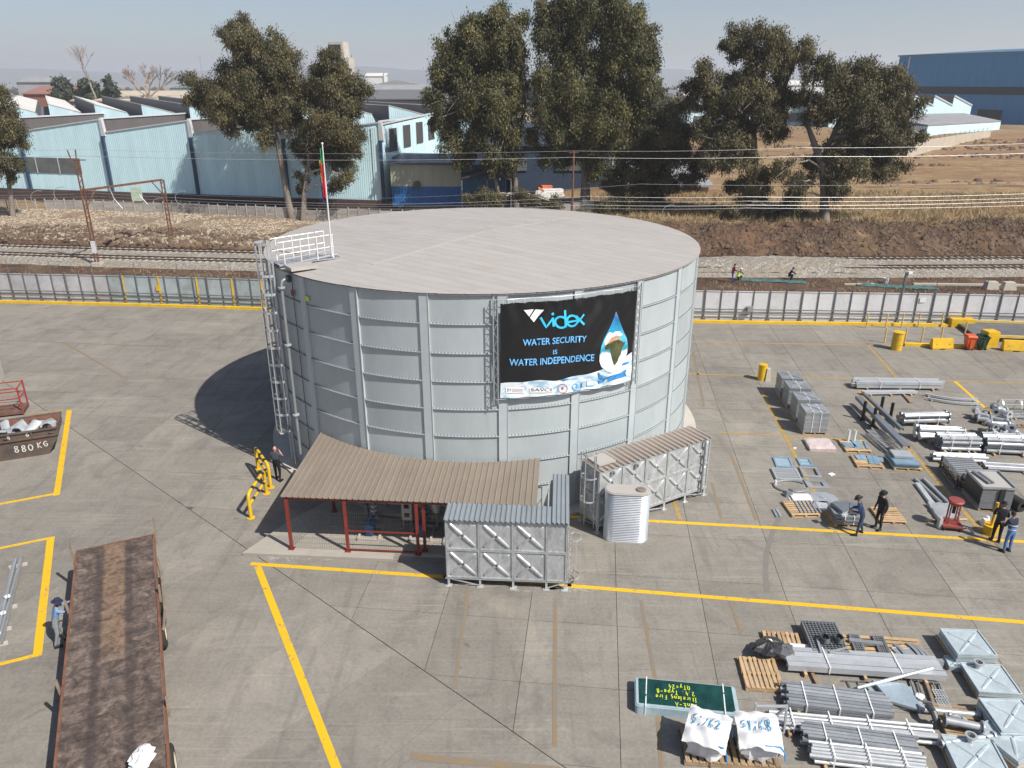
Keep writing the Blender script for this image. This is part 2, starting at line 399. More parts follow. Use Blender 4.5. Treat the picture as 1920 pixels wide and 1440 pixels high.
yb = MB(); yb.prism([(-75, -10), (75, -10), (75, 53.4), (39, 55.8), (14.1, 57.1), (-21.1, 60.8), (-43.5, 62.9), (-75, 66.2)], -.25, -.028)
yard = struct(yb.build('yard', JOINT))
DIAG_P = (-8.32, 23.92); da = R(-41.0); dn = (-math.sin(da), math.cos(da)); dd = dn[0] * DIAG_P[0] + dn[1] * DIAG_P[1]
GA = R(-6.3); gap = .009
slabs = []
def region(o, a, su, sv, nu, nv, side):
    e1 = (math.cos(a), math.sin(a)); e2 = (-math.sin(a), math.cos(a))
    for i in range(*nu):
        for j in range(*nv):
            P = []
            for (p, q) in ((i * su + gap, j * sv + gap), ((i + 1) * su - gap, j * sv + gap), ((i + 1) * su - gap, (j + 1) * sv - gap), (i * su + gap, (j + 1) * sv - gap)):
                P.append((o[0] + e1[0] * p + e2[0] * q, o[1] + e1[1] * p + e2[1] * q))
            P = clip(P, dn, dd - .015) if side < 0 else clip(P, (-dn[0], -dn[1]), -dd - .015)
            for k in range(len(FENCE) - 1):
                (x0, y0), (x1, y1) = FENCE[k], FENCE[k + 1]; n = (-(y1 - y0), x1 - x0); cx = sum(p[0] for p in P) / max(1, len(P)) if P else 0
                if P and x0 - 3 < cx < x1 + 3: P = clip(P, n, n[0] * x0 + n[1] * y0)
            if len(P) < 3 or area(P) < .12: continue
            cx = sum(p[0] for p in P) / len(P); cy = sum(p[1] for p in P) / len(P)
            if max(p[1] for p in P) < 9: continue
            pr = [project(p[0], p[1], 0) for p in P]
            if max(p[0] for p in pr) < -60 or min(p[0] for p in pr) > 1980 or min(p[1] for p in pr) > 1500: continue
            slabs.append((area([(min(max(p[0], 0), 1920), min(max(p[1], 0), 1440)) for p in pr]), cx, cy, P))
region((3.6, 21.23), GA, 3.05, 2.95, (-22, 20), (-5, 16), 1)
gap = .006; region(DIAG_P, da, 3.03, 40.0, (-14, 6), (-1, 0), -1)
slabs.sort(key=lambda s: -s[0])
rest = MB()
for k, (_, cx, cy, P) in enumerate(slabs):
    if k < 295:
        b = MB(); b.prism([(p[0] - cx, p[1] - cy) for p in P], -.06, 0); b.build('concrete_slab', CONC, yard, loc=(cx, cy, random.uniform(-.002, 0)))
    else: rest.prism(P, -.06, -.001)
if rest.v: tag(rest.build('far_concrete_slabs', CONC, yard), kind='stuff')

# ---- painted markings
def paint_mat(name, col, wear):
    m, t, b = newmat(name); geo = t.new('NewGeometry'); pos = geo.outputs['Position']
    n = t.math('ADD', t.math('MULTIPLY', t.noise(pos, 2.6, 7, .72, .6), .6), t.math('MULTIPLY', t.noise(pos, 11., 4, .7), .4))
    k = t.ramp(n, [(wear, 0.), (wear + .07, 1.)])
    c = t.mix(k, col, (.185, .17, .148)); c = t.mix(t.math('MULTIPLY', t.noise(pos, 1.1, 5), .35), c, tuple(x * .72 for x in col))
    t.link(c, b.inputs['Base Color']); b.inputs['Roughness'].default_value = .7; return m
YLINE = paint_mat('yellow_line_paint', (.70, .41, .006), .545)
YFADE = paint_mat('faded_line_paint', (.40, .25, .055), .50)
YOLD = paint_mat('worn_line_paint', (.245, .17, .09), .47)
def line(a, b, w, mat=YLINE, z=.004):
    a = Vector(a[:2]); b = Vector(b[:2]); d = (b - a).normalized(); n = Vector((-d.y, d.x)) * w / 2
    L = (b - a).length; k = max(1, int(L / 1.2)); m = MB(); P = []
    for i in range(k + 1):
        p = a + (b - a) * i / k; j = random.uniform(-.008, .008); P += [(p.x + n.x * (1 + j), p.y + n.y * (1 + j), z), (p.x - n.x * (1 + j), p.y - n.y * (1 + j), z)]
    m.add(P, [(2 * i, 2 * i + 1, 2 * i + 3, 2 * i + 2) for i in range(k)])
    return m.build('painted_line', mat, yard)
def pline(p0, p1, w, mat=YLINE, z=.004): return line(g(*p0), g(*p1), w, mat, z)
pline((470, 1057), (838, 1082), .2); pline((1064, 1098), (1960, 1170), .2)
line((-2.6, 24.05), (2.2, 23.5), .15)
pline((483, 1062), (633, 1446), .25, z=.0055)
pline((1005, 965), (1980, 1019), .2)
pline((1300, 641), (1760, 650), .16, YFADE); pline((1286, 701), (1940, 719), .17, YFADE)
pline((1428, 733), (1562, 990), .2, YFADE, .0055); pline((1790, 715), (1935, 842), .2, YLINE, .0055); pline((1610, 733), (1862, 1022), .2, YFADE, .0055)
pline((1628, 648), (1692, 722), .18, YFADE, .0055); pline((1860, 658), (1905, 700), .14, YOLD)
pline((1300, 765), (1480, 772), .12, YOLD); pline((1350, 811), (1700, 830), .14, YFADE, .0065); pline((1335, 838), (1420, 842), .12, YOLD)
pline((1262, 935), (1276, 975), .16, YFADE); pline((1300, 660), (1320, 760), .14, YOLD); pline((1370, 850), (1418, 976), .14, YOLD); pline((1335, 905), (1352, 972), .12, YOLD)
pline((0, 945), (108, 925), .19); pline((106, 929), (130, 768), .26, z=.0055); pline((136, 768), (40, 777), .17, YFADE, .0065)
pline((-10, 1030), (103, 1007), .17); pline((95, 1010), (70, 1230), .27, z=.0055); pline((78, 1226), (-10, 1248), .17, z=.0065)
pline((118, 641), (240, 712), .16, YOLD); pline((-10, 637), (330, 651), .12, YOLD, .0055)
pline((878, 1105), (852, 1290), .12, YOLD); pline((1041, 1122), (1040, 1400), .14, YOLD); pline((1202, 1125), (1228, 1270), .12, YOLD); pline((1232, 1330), (1240, 1440), .12, YOLD)
pline((1370, 1130), (1390, 1190), .1, YOLD); pline((770, 1418), (1050, 1444), .22, YOLD, .0055); pline((960, 1180), (1100, 1194), .06, YOLD) if 0 else None
pline((1795, 655), (1875, 660), .09, YFADE, .0055)
# handwritten chalk codes and tyre arcs on the concrete
RUBB = paint_mat('tyre_rubber_smear', (.163, .149, .131), .40)
def arc_mark(cx, cy, r, a0, a1, w, mat=RUBB, z=.003):
    m = MB(); n = 18; P = []
    for i in range(n + 1):
        a = R(a0 + (a1 - a0) * i / n)
        for q in (r - w / 2, r + w / 2): P.append((cx + q * math.cos(a), cy + q * math.sin(a), z))
    m.add(P, [(2 * i, 2 * i + 1, 2 * i + 3, 2 * i + 2) for i in range(n)]); return m.build('tyre_mark', mat, yard)
for q in ((24, 20, 15, 146, 168, .2),): arc_mark(*q)

DUST = paint_mat('pale_cement_dust', (.33, .308, .275), .44)
for u, v, rx, ry in ((1080, 1102, 1.2, .3), (905, 1096, 1.3, .22), (1000, 1104, 1.0, .25), (560, 1048, 1.6, .25)):
    p = g(u, v); m = MB(); m.prism([(p.x + rx * random.uniform(.6, 1.1) * math.cos(a), p.y + ry * random.uniform(.6, 1.1) * math.sin(a)) for a in np.linspace(0, 6.28, 19)[:-1]], .001, .0025); m.build('dust_patch', DUST, yard)
# ---- railway: ballast, sleepers, rails
BALM = None
def ballast_mat():
    m, t, b = newmat('ballast_stone'); pos = t.new('NewGeometry').outputs['Position']
    vo = t.new('TexVoronoi'); vo.inputs['Scale'].default_value = 7.; t.link(pos, vo.inputs['Vector'])
    c = t.ramp(vo.outputs['Color'], [(.2, (.16, .145, .125)), (.6, (.30, .275, .24)), (.9, (.42, .39, .345))])
    c = t.mix(t.ramp(t.noise(pos, .5, 6), [(.45, 0.), (.62, .6)]), c, (.24, .19, .13))
    t.link(c, b.inputs['Base Color']); b.inputs['Roughness'].default_value = .95
    t.link(t.bump(vo.outputs['Distance'], 1., .08), b.inputs['Normal']); return m
BALM = ballast_mat()
def strip(name, offs, zs, mat, x0=-110, x1=120, step=1.2, noise=.0):
    xs = np.arange(x0, x1 + step, step); P = []; F = []; k = len(offs)
    for x in xs:
        y = ytrack(x)
        for o, z in zip(offs, zs): P.append((x, y + o, z + (random.uniform(-noise, noise) if z > .06 else 0)))
    for i in range(len(xs) - 1):
        for j in range(k - 1): F.append((i * k + j, (i + 1) * k + j, (i + 1) * k + j + 1, i * k + j + 1))
    m = MB(); m.add(P, F); return m.build(name, mat, None, True)
struct(strip('ballast', (-3.4, -2.2, -1.7, -.9, .9, 1.9, 2.6, 3.3, 5.1, 5.7, 6.4), (-.06, .10, .22, .28, .28, .24, .24, .28, .28, .20, -.06), BALM, noise=.03))
RAILM = M('rusty_rail', (.115, .075, .055), .45, .6, .25, 2., .1)
SLEEP = M('concrete_sleeper', (.36, .33, .29), .9, 0, .15, 3., .2, 20, .12)
for off in (0.0, 4.2):
    tr = thing('railway_track', 'rusty railway track on pale ballast, the one %s' % ('closer to the yard fence' if off == 0 else 'beside the earth embankment'), 'railway track', (0, 0, 0), group='railway tracks')
    for s in (-.535, .535):
        strip('rail', (off + s - .035, off + s - .035, off + s + .035, off + s + .035), (.33, .47, .47, .33), RAILM).parent = tr
    sm = MB(); sm.box((0, 0, 0), (.24, 2.1, .16), taper=.9); me = sm.mesh('sleeper', SLEEP)
    xs = [x for x in np.arange(-62, 78, .72) if not (-17 < x < 10)]
    for x in xs[:300]:
        y = ytrack(x) + off; link('sleeper', me, tr, (x, y, .27), (0, 0, math.atan2(ytrack(x + 1) - ytrack(x - 1), 2)))
# long mound of fresh ballast tipped on the near track
bm = MB(); xs = np.linspace(11, 41, 60); P = []; F = []; offs = np.linspace(-1.9, 5.4, 15)
for i, x in enumerate(xs):
    for o in offs:
        e = math.exp(-((x - 26) / 9.5) ** 2) * (1 - abs((o - 1.7) / 3.7) ** 2.2); P.append((x, ytrack(x) + o + .1 * random.random(), .18 + .62 * max(0, e) + random.uniform(-.07, .07)))
n = len(offs)
for i in range(len(xs) - 1):
    for j in range(n - 1): F.append((i * n + j, (i + 1) * n + j, (i + 1) * n + j + 1, i * n + j + 1))
bm.add(P, F); tag(bm.build('ballast_heap', BALM), 'heap of grey ballast stone spread over the railway tracks', 'gravel', kind='stuff')

# ---- boundary fence
FPANEL = M('white_fence_panel', (.58, .58, .585), .75, 0, .05, 1.1, .1, 10, .05, (.38, .35, .31), .4)
FPANELB = M('weathered_fence_panel', (.44, .43, .435), .8, 0, .10, 1.1, .1, 10, .07, (.26, .24, .22), .5)
FPBLUE = M('blue_grey_fence_panel', (.33, .38, .385), .8, 0, .12, 1.1, .1, 10, .08, (.22, .21, .19), .5)
FPOST = M('grey_fence_post', (.15, .15, .155), .6, .2, .2, 2.)
KERBY = M('yellow_kerb_paint', (.68, .42, .012), .6, 0, .1, 1.5, .1, 10, .03, (.33, .24, .08), .35)
def fence_run(x0, x1, label, mats):
    root = thing('boundary_fence', label, 'fence', (0, 0, 0), group='panel fences along the railway')
    n = int((x1 - x0) / 1.225); pm = MB(); pm.box((0, 0, 1.28), (1.17, .05, 2.3)); pm.box((0, -.03, 2.42), (1.17, .07, .05)); meshes = {}
    po = MB(); po.box((0, -.05, 1.32), (.05, .1, 2.64)); pom = po.mesh('post', FPOST)
    pw = MB(); pw.box((0, -.06, 1.32), (.085, .12, 2.64)); pw.box((0, -.06, .15), (.24, .24, .3)); pwm = pw.mesh('post', FPOST)
    for i in range(n + 1):
        x = x0 + i * 1.225; y = yfence(x); a = math.atan2(yfence(x + .6) - yfence(x - .6), 1.2)
        link('post', pwm if i % 2 == 0 else pom, root, (x, y, 0), (0, 0, a))
        if i < n:
            xm = x + .6125; m = mats(xm)
            if m.name not in meshes: meshes[m.name] = pm.mesh('panel', m)
            link('panel', meshes[m.name], root, (xm, yfence(xm), 0), (R(random.uniform(-.5, .5)), 0, a))
    xs = np.linspace(x0, x1, 40)
    for zz, hh in ((1.02, .07), (.62, .05)):
        r = MB()
        for p, q in zip(xs[:-1], xs[1:]): r.bar((p, yfence(p) - .17, zz + random.uniform(-.01, .01)), (q, yfence(q) - .17, zz), .05, hh)
        r.build('rail', FPOST, root)
    # chain-link above the panels
    w = MB(); H0, H1 = 2.45, 3.55
    for x in np.arange(x0, x1 - 1.1, .155):
        for s in (0, 1):
            xa, xb = (x, x + 1.1) if s == 0 else (x + 1.1, x); w.tube([(xa, yfence(xa), H0), (xb, yfence(xb), H1)], .0022, 3, False)
    w.build('wire_mesh', FPOST, root)
    for x in np.arange(x0, x1, 3.675):
        p = MB(); p.tube([(x, yfence(x), 2.4), (x, yfence(x), 3.62)], .024, 6); p.build('mesh_post', FPOST, root)
    c = MB(); pts = []
    for t in np.arange(0, (x1 - x0), .045):
        x = x0 + t; a = t * 2 * math.pi / .34; pts.append((x, yfence(x) - .02 + .11 * math.cos(a), 2.50 + .13 * math.sin(a)))
    c.tube(pts, .004, 3, False); c.build('razor_coil', FPOST, root)
    k = MB()
    for p, q in zip(xs[:-1], xs[1:]): k.bar((p, yfence(p) - .42, .09), (q, yfence(q) - .42, .09), .26, .22)
    k.build('kerb', KERBY, root)
    return root
fl = fence_run(-49.5, -10.2, 'weathered grey panel fence with yellow kerb, by the rusty gantry', lambda x: FPANELB if x < -33.5 else FPBLUE)
fr = fence_run(10., 46., 'white panel fence with yellow kerb, behind the wheelie bins', lambda x: FPANEL)
ys = MB()
for i, x in enumerate((-32.3, -29.2, -25.9, -22.9, -20.4)):
    y = yfence(x) - .062; ys = MB(); ys.box((x, y, 1.3), (.13, .035, 2.26)); ys.build('yellow_stripe', YEL, fl)
s = MB(); s.box((-29.3, yfence(-29.3) - .075, 1.45), (.38, .03, .42)); s.build('sign_board', YEL, fl)
s = MB(); s.box((31.2, yfence(31.2) - .06, 1.92), (.42, .03, .34)); s.build('sign_board', WHITEP, fr)
s = MB(); s.box((18.3, yfence(18.3) - .25, 1.1), (.42, .32, .42)); s.build('junction_box', GALV, fr)
# camera pole by the fence
cp = thing('camera_pole', 'dark square post with white security camera against the white fence', 'pole', (g(1682, 606).x, g(1682, 606).y, 0))
b = MB(); b.box((0, 0, 2.0), (.16, .16, 4.0)); b.box((0, 0, .35), (.3, .3, .7)); b.build('post', FPOST, cp)
b = MB(); b.box((.22, -.05, 3.98), (.34, .16, .16), rz=.3); b.tube([(0, 0, 4), (.14, -.03, 3.98)], .04, 6); b.build('camera_housing', WHITEP, cp)
# ================================================================== MAIN TANK
TC = (-1.44, 39.2); TR = 10.74; TH_ = 9.76; NB = 22; DA = 2 * math.pi / NB; A0 = R(-84.2)
ZB = .12
tank = thing('water_tank', 'huge round galvanised steel water tank with flat beige roof', 'tank', (TC[0], TC[1], 0))
b = MB(); b.lathe([(0, .0), (TR + .75, .0), (TR + .75, .115), (0, .115)], 88); pl_o = b.build('plinth', CREAM, tank, False)
# wall panels: one mesh for all
RING = (TH_ - ZB) / 8
def arc_panel(r0, r1, z0, z1, a0, a1, n=8):
    m = MB(); P = []
    for i in range(n + 1):
        a = a0 + (a1 - a0) * i / n
        for r, z in ((r1, z0), (r1, z1), (r0, z1), (r0, z0)): P.append((r * math.cos(a), r * math.sin(a), z))
    F = [(4 * i + j, 4 * (i + 1) + j, 4 * (i + 1) + (j + 1) % 4, 4 * i + (j + 1) % 4) for i in range(n) for j in range(4)] + [(0, 1, 2, 3), (4 * n + 3, 4 * n + 2, 4 * n + 1, 4 * n)]
    m.add(P, F); return m
pm = arc_panel(TR - .05, TR, .012, RING - .012, .0005, DA - .0005).mesh('wall_panel', TANKM, False)
pm.polygons.foreach_set('use_smooth', [True] * len(pm.polygons)); pm.set_sharp_from_angle(angle=R(30))
am = arc_panel(TR + .002, TR + .075, -.016, .016, .012, DA - .012)
nb = 20
for i in range(nb):
    a = .012 + (DA - .024) * (i + .5) / nb
    am.cur = 1; am.box(((TR + .045) * math.cos(a), (TR + .045) * math.sin(a), .03), (.04, .06, .034), rz=a)
amm = am.mesh('ring_angle', [STIFF, GALVD])
LIP = M('ring_lip_steel', (.62, .60, .57), .5, .3, .1, 2.)
sm = MB()
sm.box((TR + .035, 0, (TH_ + ZB) / 2), (.07, .38, TH_ - ZB - .01)); sm.box((TR + .075, .175, (TH_ + ZB) / 2), (.03, .02, TH_ - ZB - .02))
smm = sm.mesh('stiffener', STIFF)
for k in range(NB):
    a = A0 + k * DA
    for r in range(8): link('wall_panel', pm, tank, (0, 0, ZB + r * RING), (0, 0, a))
    for r in range(1, 8): link('ring_angle', amm, tank, (0, 0, ZB + r * RING), (0, 0, a))
    link('stiffener', smm, tank, (0, 0, 0), (0, 0, a))
# roof: sheets laid across a shallow ridge
ROOFM = M('roof_sheeting', (.375, .352, .33), .6, .0, .03, .5, .02, 5, .03, (.31, .26, .21), .38, stretch=(1, 1, 1))
rr = TR + .11; rd = R(53); rise = .42; eaveZ = TH_ + .03
ridge = Vector((math.cos(rd), math.sin(rd))); across = Vector((-math.sin(rd), math.cos(rd)))
SW = .62; ns = int(2 * rr / SW) + 1
def rz_(x, d): return eaveZ + rise * (1 - math.hypot(x, d) / rr)
for i in range(ns):
    s0 = -rr + i * SW + .004; s1 = min(rr - .01, s0 + SW - .008)
    for side in (-1, 1):
        m = MB(); P = []
        prof = [(0, 0), (.06, 0), (.09, .010), (.14, .010), (.17, 0), (.45, 0), (.612, 0)]
        xs = [s0 + p[0] for p in prof if s0 + p[0] < rr - .02]
        if len(xs) < 2: continue
        hs = [p[1] for p in prof][:len(xs)]
        for x, h in zip(xs, hs):
            e = math.sqrt(max(0.02, rr * rr - x * x))
            for d in (0.0, e * .12, e * .3, e * .6, e):
                q = ridge * x + across * d * side; P.append((q.x, q.y, rz_(x, d) + h))
        n = len(xs); F = []
        for a in range(n - 1):
            for c in range(4): F.append((a * 5 + c, (a + 1) * 5 + c, (a + 1) * 5 + c + 1, a * 5 + c + 1))
        m.add(P, F); 
        m.add([(p[0], p[1], p[2] - .05) for p in P], F)
        m.build('roof_sheet', ROOFM, tank)
for sg in (-1, 1):
    cap = MB(); A_ = ridge * .0; B_ = ridge * sg * rr * .72; q = across * .09
    cap.extr([(A_.x + q.x, A_.y + q.y, rz_(0, 0) + .0), (B_.x + q.x, B_.y + q.y, rz_(rr * .72, 0) + .0), (B_.x - q.x, B_.y - q.y, rz_(rr * .72, 0) + .0), (A_.x - q.x, A_.y - q.y, rz_(0, 0) + .0)], (0, 0, .016)); cap.build('fold_flashing', ROOFM, tank)
# eave rim: angle and bolts under the roof edge
e = MB(); e.lathe([(TR - .05, TH_ - .01), (TR + .06, TH_ - .01), (TR + .06, TH_ + .03), (TR - .05, TH_ + .03)], 132)
for i in range(230):
    a = 2 * math.pi * i / 230; e.box(((TR + .07) * math.cos(a), (TR + .07) * math.sin(a), TH_ + .005), (.025, .11, .045), rz=a)
e.build('eave_angle', GALVD, tank)
# closing strip of the gable under the sheets
e = MB(); nseg = 132; P = []
for i in range(nseg):
    a = 2 * math.pi * i / nseg; q = Vector((math.cos(a), math.sin(a))) * (TR + .02); P += [(q.x, q.y, TH_ - .02), (q.x, q.y, eaveZ - .01)]
e.add(P, [(2 * i, 2 * ((i + 1) % nseg), 2 * ((i + 1) % nseg) + 1, 2 * i + 1) for i in range(nseg)]); e.build('closing_strip', GALVD, tank)
# ---- caged ladder
la = R(-145.5); ld = Vector((math.cos(la), math.sin(la))); lt = Vector((-ld.y, ld.x))
def lp(r, s, z): return (ld.x * r + lt.x * s, ld.y * r + lt.y * s, z)
lad = MB()
for s in (-.24, .24): lad.bar(lp(TR + .3, s, .25), lp(TR + .3, s, TH_ + 1.15), .1, .045)
ladder = lad.build('ladder', GALVB, tank)
rm = MB(); rm.tube([lp(TR + .3, -.24, 0), lp(TR + .3, .24, 0)], .014, 6); rmm = rm.mesh('rung', GALVB)
for z in np.arange(.5, TH_ + .3, .3): link('rung', rmm, ladder, (0, 0, z))
hm = MB(); pts = [lp(TR + .3 + .38 * math.sin(t) * 2.0 * .5 + .02, -.40 * math.cos(t) if abs(math.cos(t)) < .98 else (-.25 if math.cos(t) > 0 else .25), 0) for t in np.linspace(0.0, math.pi, 13)]
pts = [lp(TR + .3, -.25, 0)] + [lp(TR + .34 + .58 * math.sin(t), -.46 * math.cos(t), 0) for t in np.linspace(.1, math.pi - .1, 12)] + [lp(TR + .3, .25, 0)]
for p, q in zip(pts[:-1], pts[1:]): hm.bar(p, q, .016, .11)
hmm = hm.mesh('cage_hoop', GALVB)
for z in list(np.arange(2.1, TH_ + .4, .82)) + [TH_ + 1.1]: link('cage_hoop', hmm, ladder, (0, 0, z))
for t in np.linspace(.35, math.pi - .35, 5):
    c = MB(); x, s = TR + .33 + .58 * math.sin(t), -.46 * math.cos(t); c.bar(lp(x, s, 2.07), lp(x, s, TH_ + 1.13), .08, .03); c.build('cage_strap', GALVB, ladder)
for z in np.arange(1, TH_, 1.9):
    c = MB()
    for s in (-.24, .24): c.bar(lp(TR + .05, s, z), lp(TR + .3, s, z), .05, .01)
    c.build('bracket', GALVB, ladder)
b = MB(); b.box(lp(TR + .55, 0, 2.02), (.7, .82, .03), rz=la); b.build('cage_gate', CREAM, ladder)
# ---- railed platform on the roof
pf = MB(); pf.box(lp(TR - 1.25, .0, TH_ + .17), (2.7, 1.05, .03), rz=la)
for s in (-.5, .5): pf.bar(lp(TR + .1, s, TH_ + .14), lp(TR - 2.6, s, TH_ + .36), .05, .06)
for q in np.arange(0, 2.7, .09): pf.bar(lp(TR - q, -.5, TH_ + .19), lp(TR - q, .5, TH_ + .19), .012, .03)
plat = pf.build('platform', GALVB, tank)
for s in (-.52, .52):
    rl = MB()
    for z in (.62, 1.15): rl.tube([lp(TR + .12, s, TH_ + z - .05), lp(TR + .02, s, TH_ + z + .0), lp(TR - 2.42, s, TH_ + z + .10)], .02, 7)
    rl.tube([lp(TR + .1, s, TH_ + .57), lp(TR + .16, s, TH_ + .7), lp(TR + .16, s, TH_ + 1.0), lp(TR + .1, s, TH_ + 1.12)], .02, 7)
    rl.build('hand_rail', GALVB, plat)
    for q in (.15, .9, 1.65, 2.38):
        r_ = MB(); r_.tube([lp(TR - q, s, TH_ + .2), lp(TR - q, s, TH_ + 1.2 + q * .03)], .03, 7); r_.build('rail_post', WHITEP, plat)
b = MB(); b.box(lp(TR - .55, 1.35, TH_ + .2), (1.15, .9, .14), rz=la); b.build('roof_hatch', ROOFM, tank)
# ---- overflow pipe, cable, signs
pa = R(-139.0); pd = Vector((math.cos(pa), math.sin(pa)))
def pp(r, z, da=0): return ((TC[0] * 0) + r * math.cos(pa + da), r * math.sin(pa + da), z)
o = MB(); o.tube([pp(TR - .02, TH_ - .28), pp(TR + .2, TH_ - .28), pp(TR + .36, TH_ - .34), pp(TR + .42, TH_ - .52), pp(TR + .42, 1.2)], .066, 12)
ov = o.build('overflow_pipe', GALV, tank, True)
for z in (TH_ - .62, TH_ - 3.2, 3.2):
    f = MB(); f.tube([pp(TR + .42, z - .03), pp(TR + .42, z + .03)], .15, 14); f.build('flange', GALVB, ov)
f = MB(); f.tube([pp(TR + .03, TH_ - .28), pp(TR + .12, TH_ - .28)], .17, 14); f.build('flange', DARKSTEEL, ov)
c = MB(); c.tube([pp(TR + .05, TH_ - .1, .025), pp(TR + .05, .6, .025)], .018, 5); c.build('cable', DARKSTEEL, tank)
c = MB(); c.box(pp(TR + .09, TH_ - .85, .025), (.03, .22, .24), rz=pa); c.build('red_plate', M('red_plate_paint', (.25, .01, .02), .5), tank)
c = MB(); c.box((TR * math.cos(R(-131.6)) * 1.006, TR * math.sin(R(-131.6)) * 1.006, TH_ - .9), (.03, .24, .2), rz=R(-131.6)); c.build('warning_sticker', M('yellow_sticker', (.62, .68, .05), .5), tank)

# ================================================================== BANNER ON TRUSSES
ba0, ba1 = R(-85.6), R(-53.2); br = TR + .26
bL = Vector((TC[0] + br * math.cos(ba0), TC[1] + br * math.sin(ba0), 0)); bR = Vector((TC[0] + br * math.cos(ba1), TC[1] + br * math.sin(ba1), 0))
bd = (bR - bL).normalized(); bnrm = Vector((bd.y, -bd.x, 0)); BL = (bR - bL).length; BZ0, BZ1 = 5.52, 9.50; BH = BZ1 - BZ0
ban = thing('banner', 'black printed banner with water drop picture strung between trusses on the tank', 'banner', (bL.x, bL.y, BZ0), math.atan2(bd.y, bd.x))
# local frame: x along, z up, -y outwards
def sag(x, z):
    e = math.exp(-((z - BH) / .9) ** 2)
    return -.05 - .40 * 4 * (x / BL) * (1 - x / BL) + .035 * math.sin(x * 2.1 + z * 1.3) + .022 * math.sin(x * 5.3 - z * 3.9 + 1) + e * .03 * math.sin(x * 9 + 2 * z) + .02 * math.sin((x - z) * 4.2)
X0, X1 = .12, BL - .12
def ban_mat(name, col, rough=.32):
    return M(name, col, rough, 0, .06, 1.5, .04, 6, 0)
BANK = ban_mat('black_vinyl', (.012, .012, .013)); BANW = None
m_, t_, b_ = newmat('printed_water_vinyl'); tc = t_.new('TexCoord')
wn_ = t_.noise(t_.mapping(tc.outputs['Object'], (1., 1, 2.6)), 1.6, 6, .6, .8)
t_.link(t_.ramp(wn_, [(.38, (.30, .47, .60)), (.5, (.62, .71, .76)), (.6, (.80, .84, .86))]), b_.inputs['Base Color']); b_.inputs['Roughness'].default_value = .35; BANW = m_
def sheet(x0, x1, f0, f1, nx, nz, mat, name, off=0., parent=None):
    P = []; F = []
    for i in range(nx + 1):
        x = x0 + (x1 - x0) * i / nx
        za, zb = f0(x), f1(x)
        for j in range(nz + 1):
            z = za + (zb - za) * j / nz; P.append((x, sag(x, z) - off, z))
    for i in range(nx):
        for j in range(nz): F.append((i * (nz + 1) + j, (i + 1) * (nz + 1) + j, (i + 1) * (nz + 1) + j + 1, i * (nz + 1) + j + 1))
    m = MB(); m.add(P, F); m.add([(p[0], p[1] + .004, p[2]) for p in P], F)
    return m.build(name, mat, parent or ban, True)
edge = lambda x: .62 + .13 * (x / BL) + .05 * math.sin(x * 1.7) + .035 * math.sin(x * 4.1 + 1)
edge2 = lambda x: edge(x) + max(0, (x - BL * .72)) * .32
sheet(X0, X1, edge2, lambda x: BH - .03 - .02 * abs(math.sin(x * 5)), 60, 34, BANK, 'black_sheet')
sheet(X0, X1, lambda x: .0 + .015 * math.sin(x * 7), edge2, 60, 10, BANW, 'white_strip')
for x in np.arange(X0 + .1, X1, .42):
    e = MB(); e.tube([(x, sag(x, BH - .08) - .006, BH - .08), (x, sag(x, BH), BH + .05), (x, sag(x, BH) + .05, BH + .09)], .008, 4); e.build('eyelet_tie', WHITEP, ban)
# shapes printed on the vinyl, each a thin sheet a few mm proud
def flat(poly, mat, name, off=.028, parent=None):
    """polygon in (x,z) laid on the rippled vinyl as a triangle fan of a fine grid"""
    import bmesh
    bm = bmesh.new(); vs = [bm.verts.new((p[0], 0, p[1])) for p in poly]; bm.faces.new(vs)
    bmesh.ops.triangulate(bm, faces=bm.faces[:])
    for _ in range(3):
        long = [ed for ed in bm.edges if ed.calc_length() > .14]
        if not long: break
        bmesh.ops.subdivide_edges(bm, edges=long, cuts=1); bmesh.ops.triangulate(bm, faces=bm.faces[:])
    for v in bm.verts: v.co.y = sag(v.co.x, v.co.z) - off
    me = bpy.data.meshes.new(name); bm.to_mesh(me); bm.free(); me.materials.append(mat)
    return link(name, me, parent or ban)
def drape(o, off=.008):
    me = o.data
    for v in me.vertices: v.co.y = sag(v.co.x, v.co.z) - off - (0.002 if v.co.y > 0 else 0)
    me.update(); return o
CY = M('cyan_print', (.05, .55, .86), .4, 0, .05); LB = M('light_blue_print', (.16, .48, .88), .4, 0, .05); WH = M('white_print', (.85, .87, .88), .4, 0, .03)
def px(u, v): return ((u - 140) / (1765 - 140) * (X1 - X0) + X0, None)
def bp(u, v):
    """a point of the close-up view of the banner (its corners listed here) -> x, z on the sheet"""
    tl, tr_, bl_, br_ = (140, 232), (1768, 62), (150, 1380), (1735, 1135)
    # inverse bilinear by iteration
    s = (u - 140) / 1610.; w = .5
    for _ in range(20):
        xt = tl[0] + (tr_[0] - tl[0]) * s, tl[1] + (tr_[1] - tl[1]) * s; xb = bl_[0] + (br_[0] - bl_[0]) * s, bl_[1] + (br_[1] - bl_[1]) * s
        w = (v - xt[1]) / (xb[1] - xt[1]); xl = tl[0] + (bl_[0] - tl[0]) * w; xr = tr_[0] + (br_[0] - tr_[0]) * w; s = (u - xl) / (xr - xl)
    return (X0 + (X1 - X0) * s, BH * (1 - w))
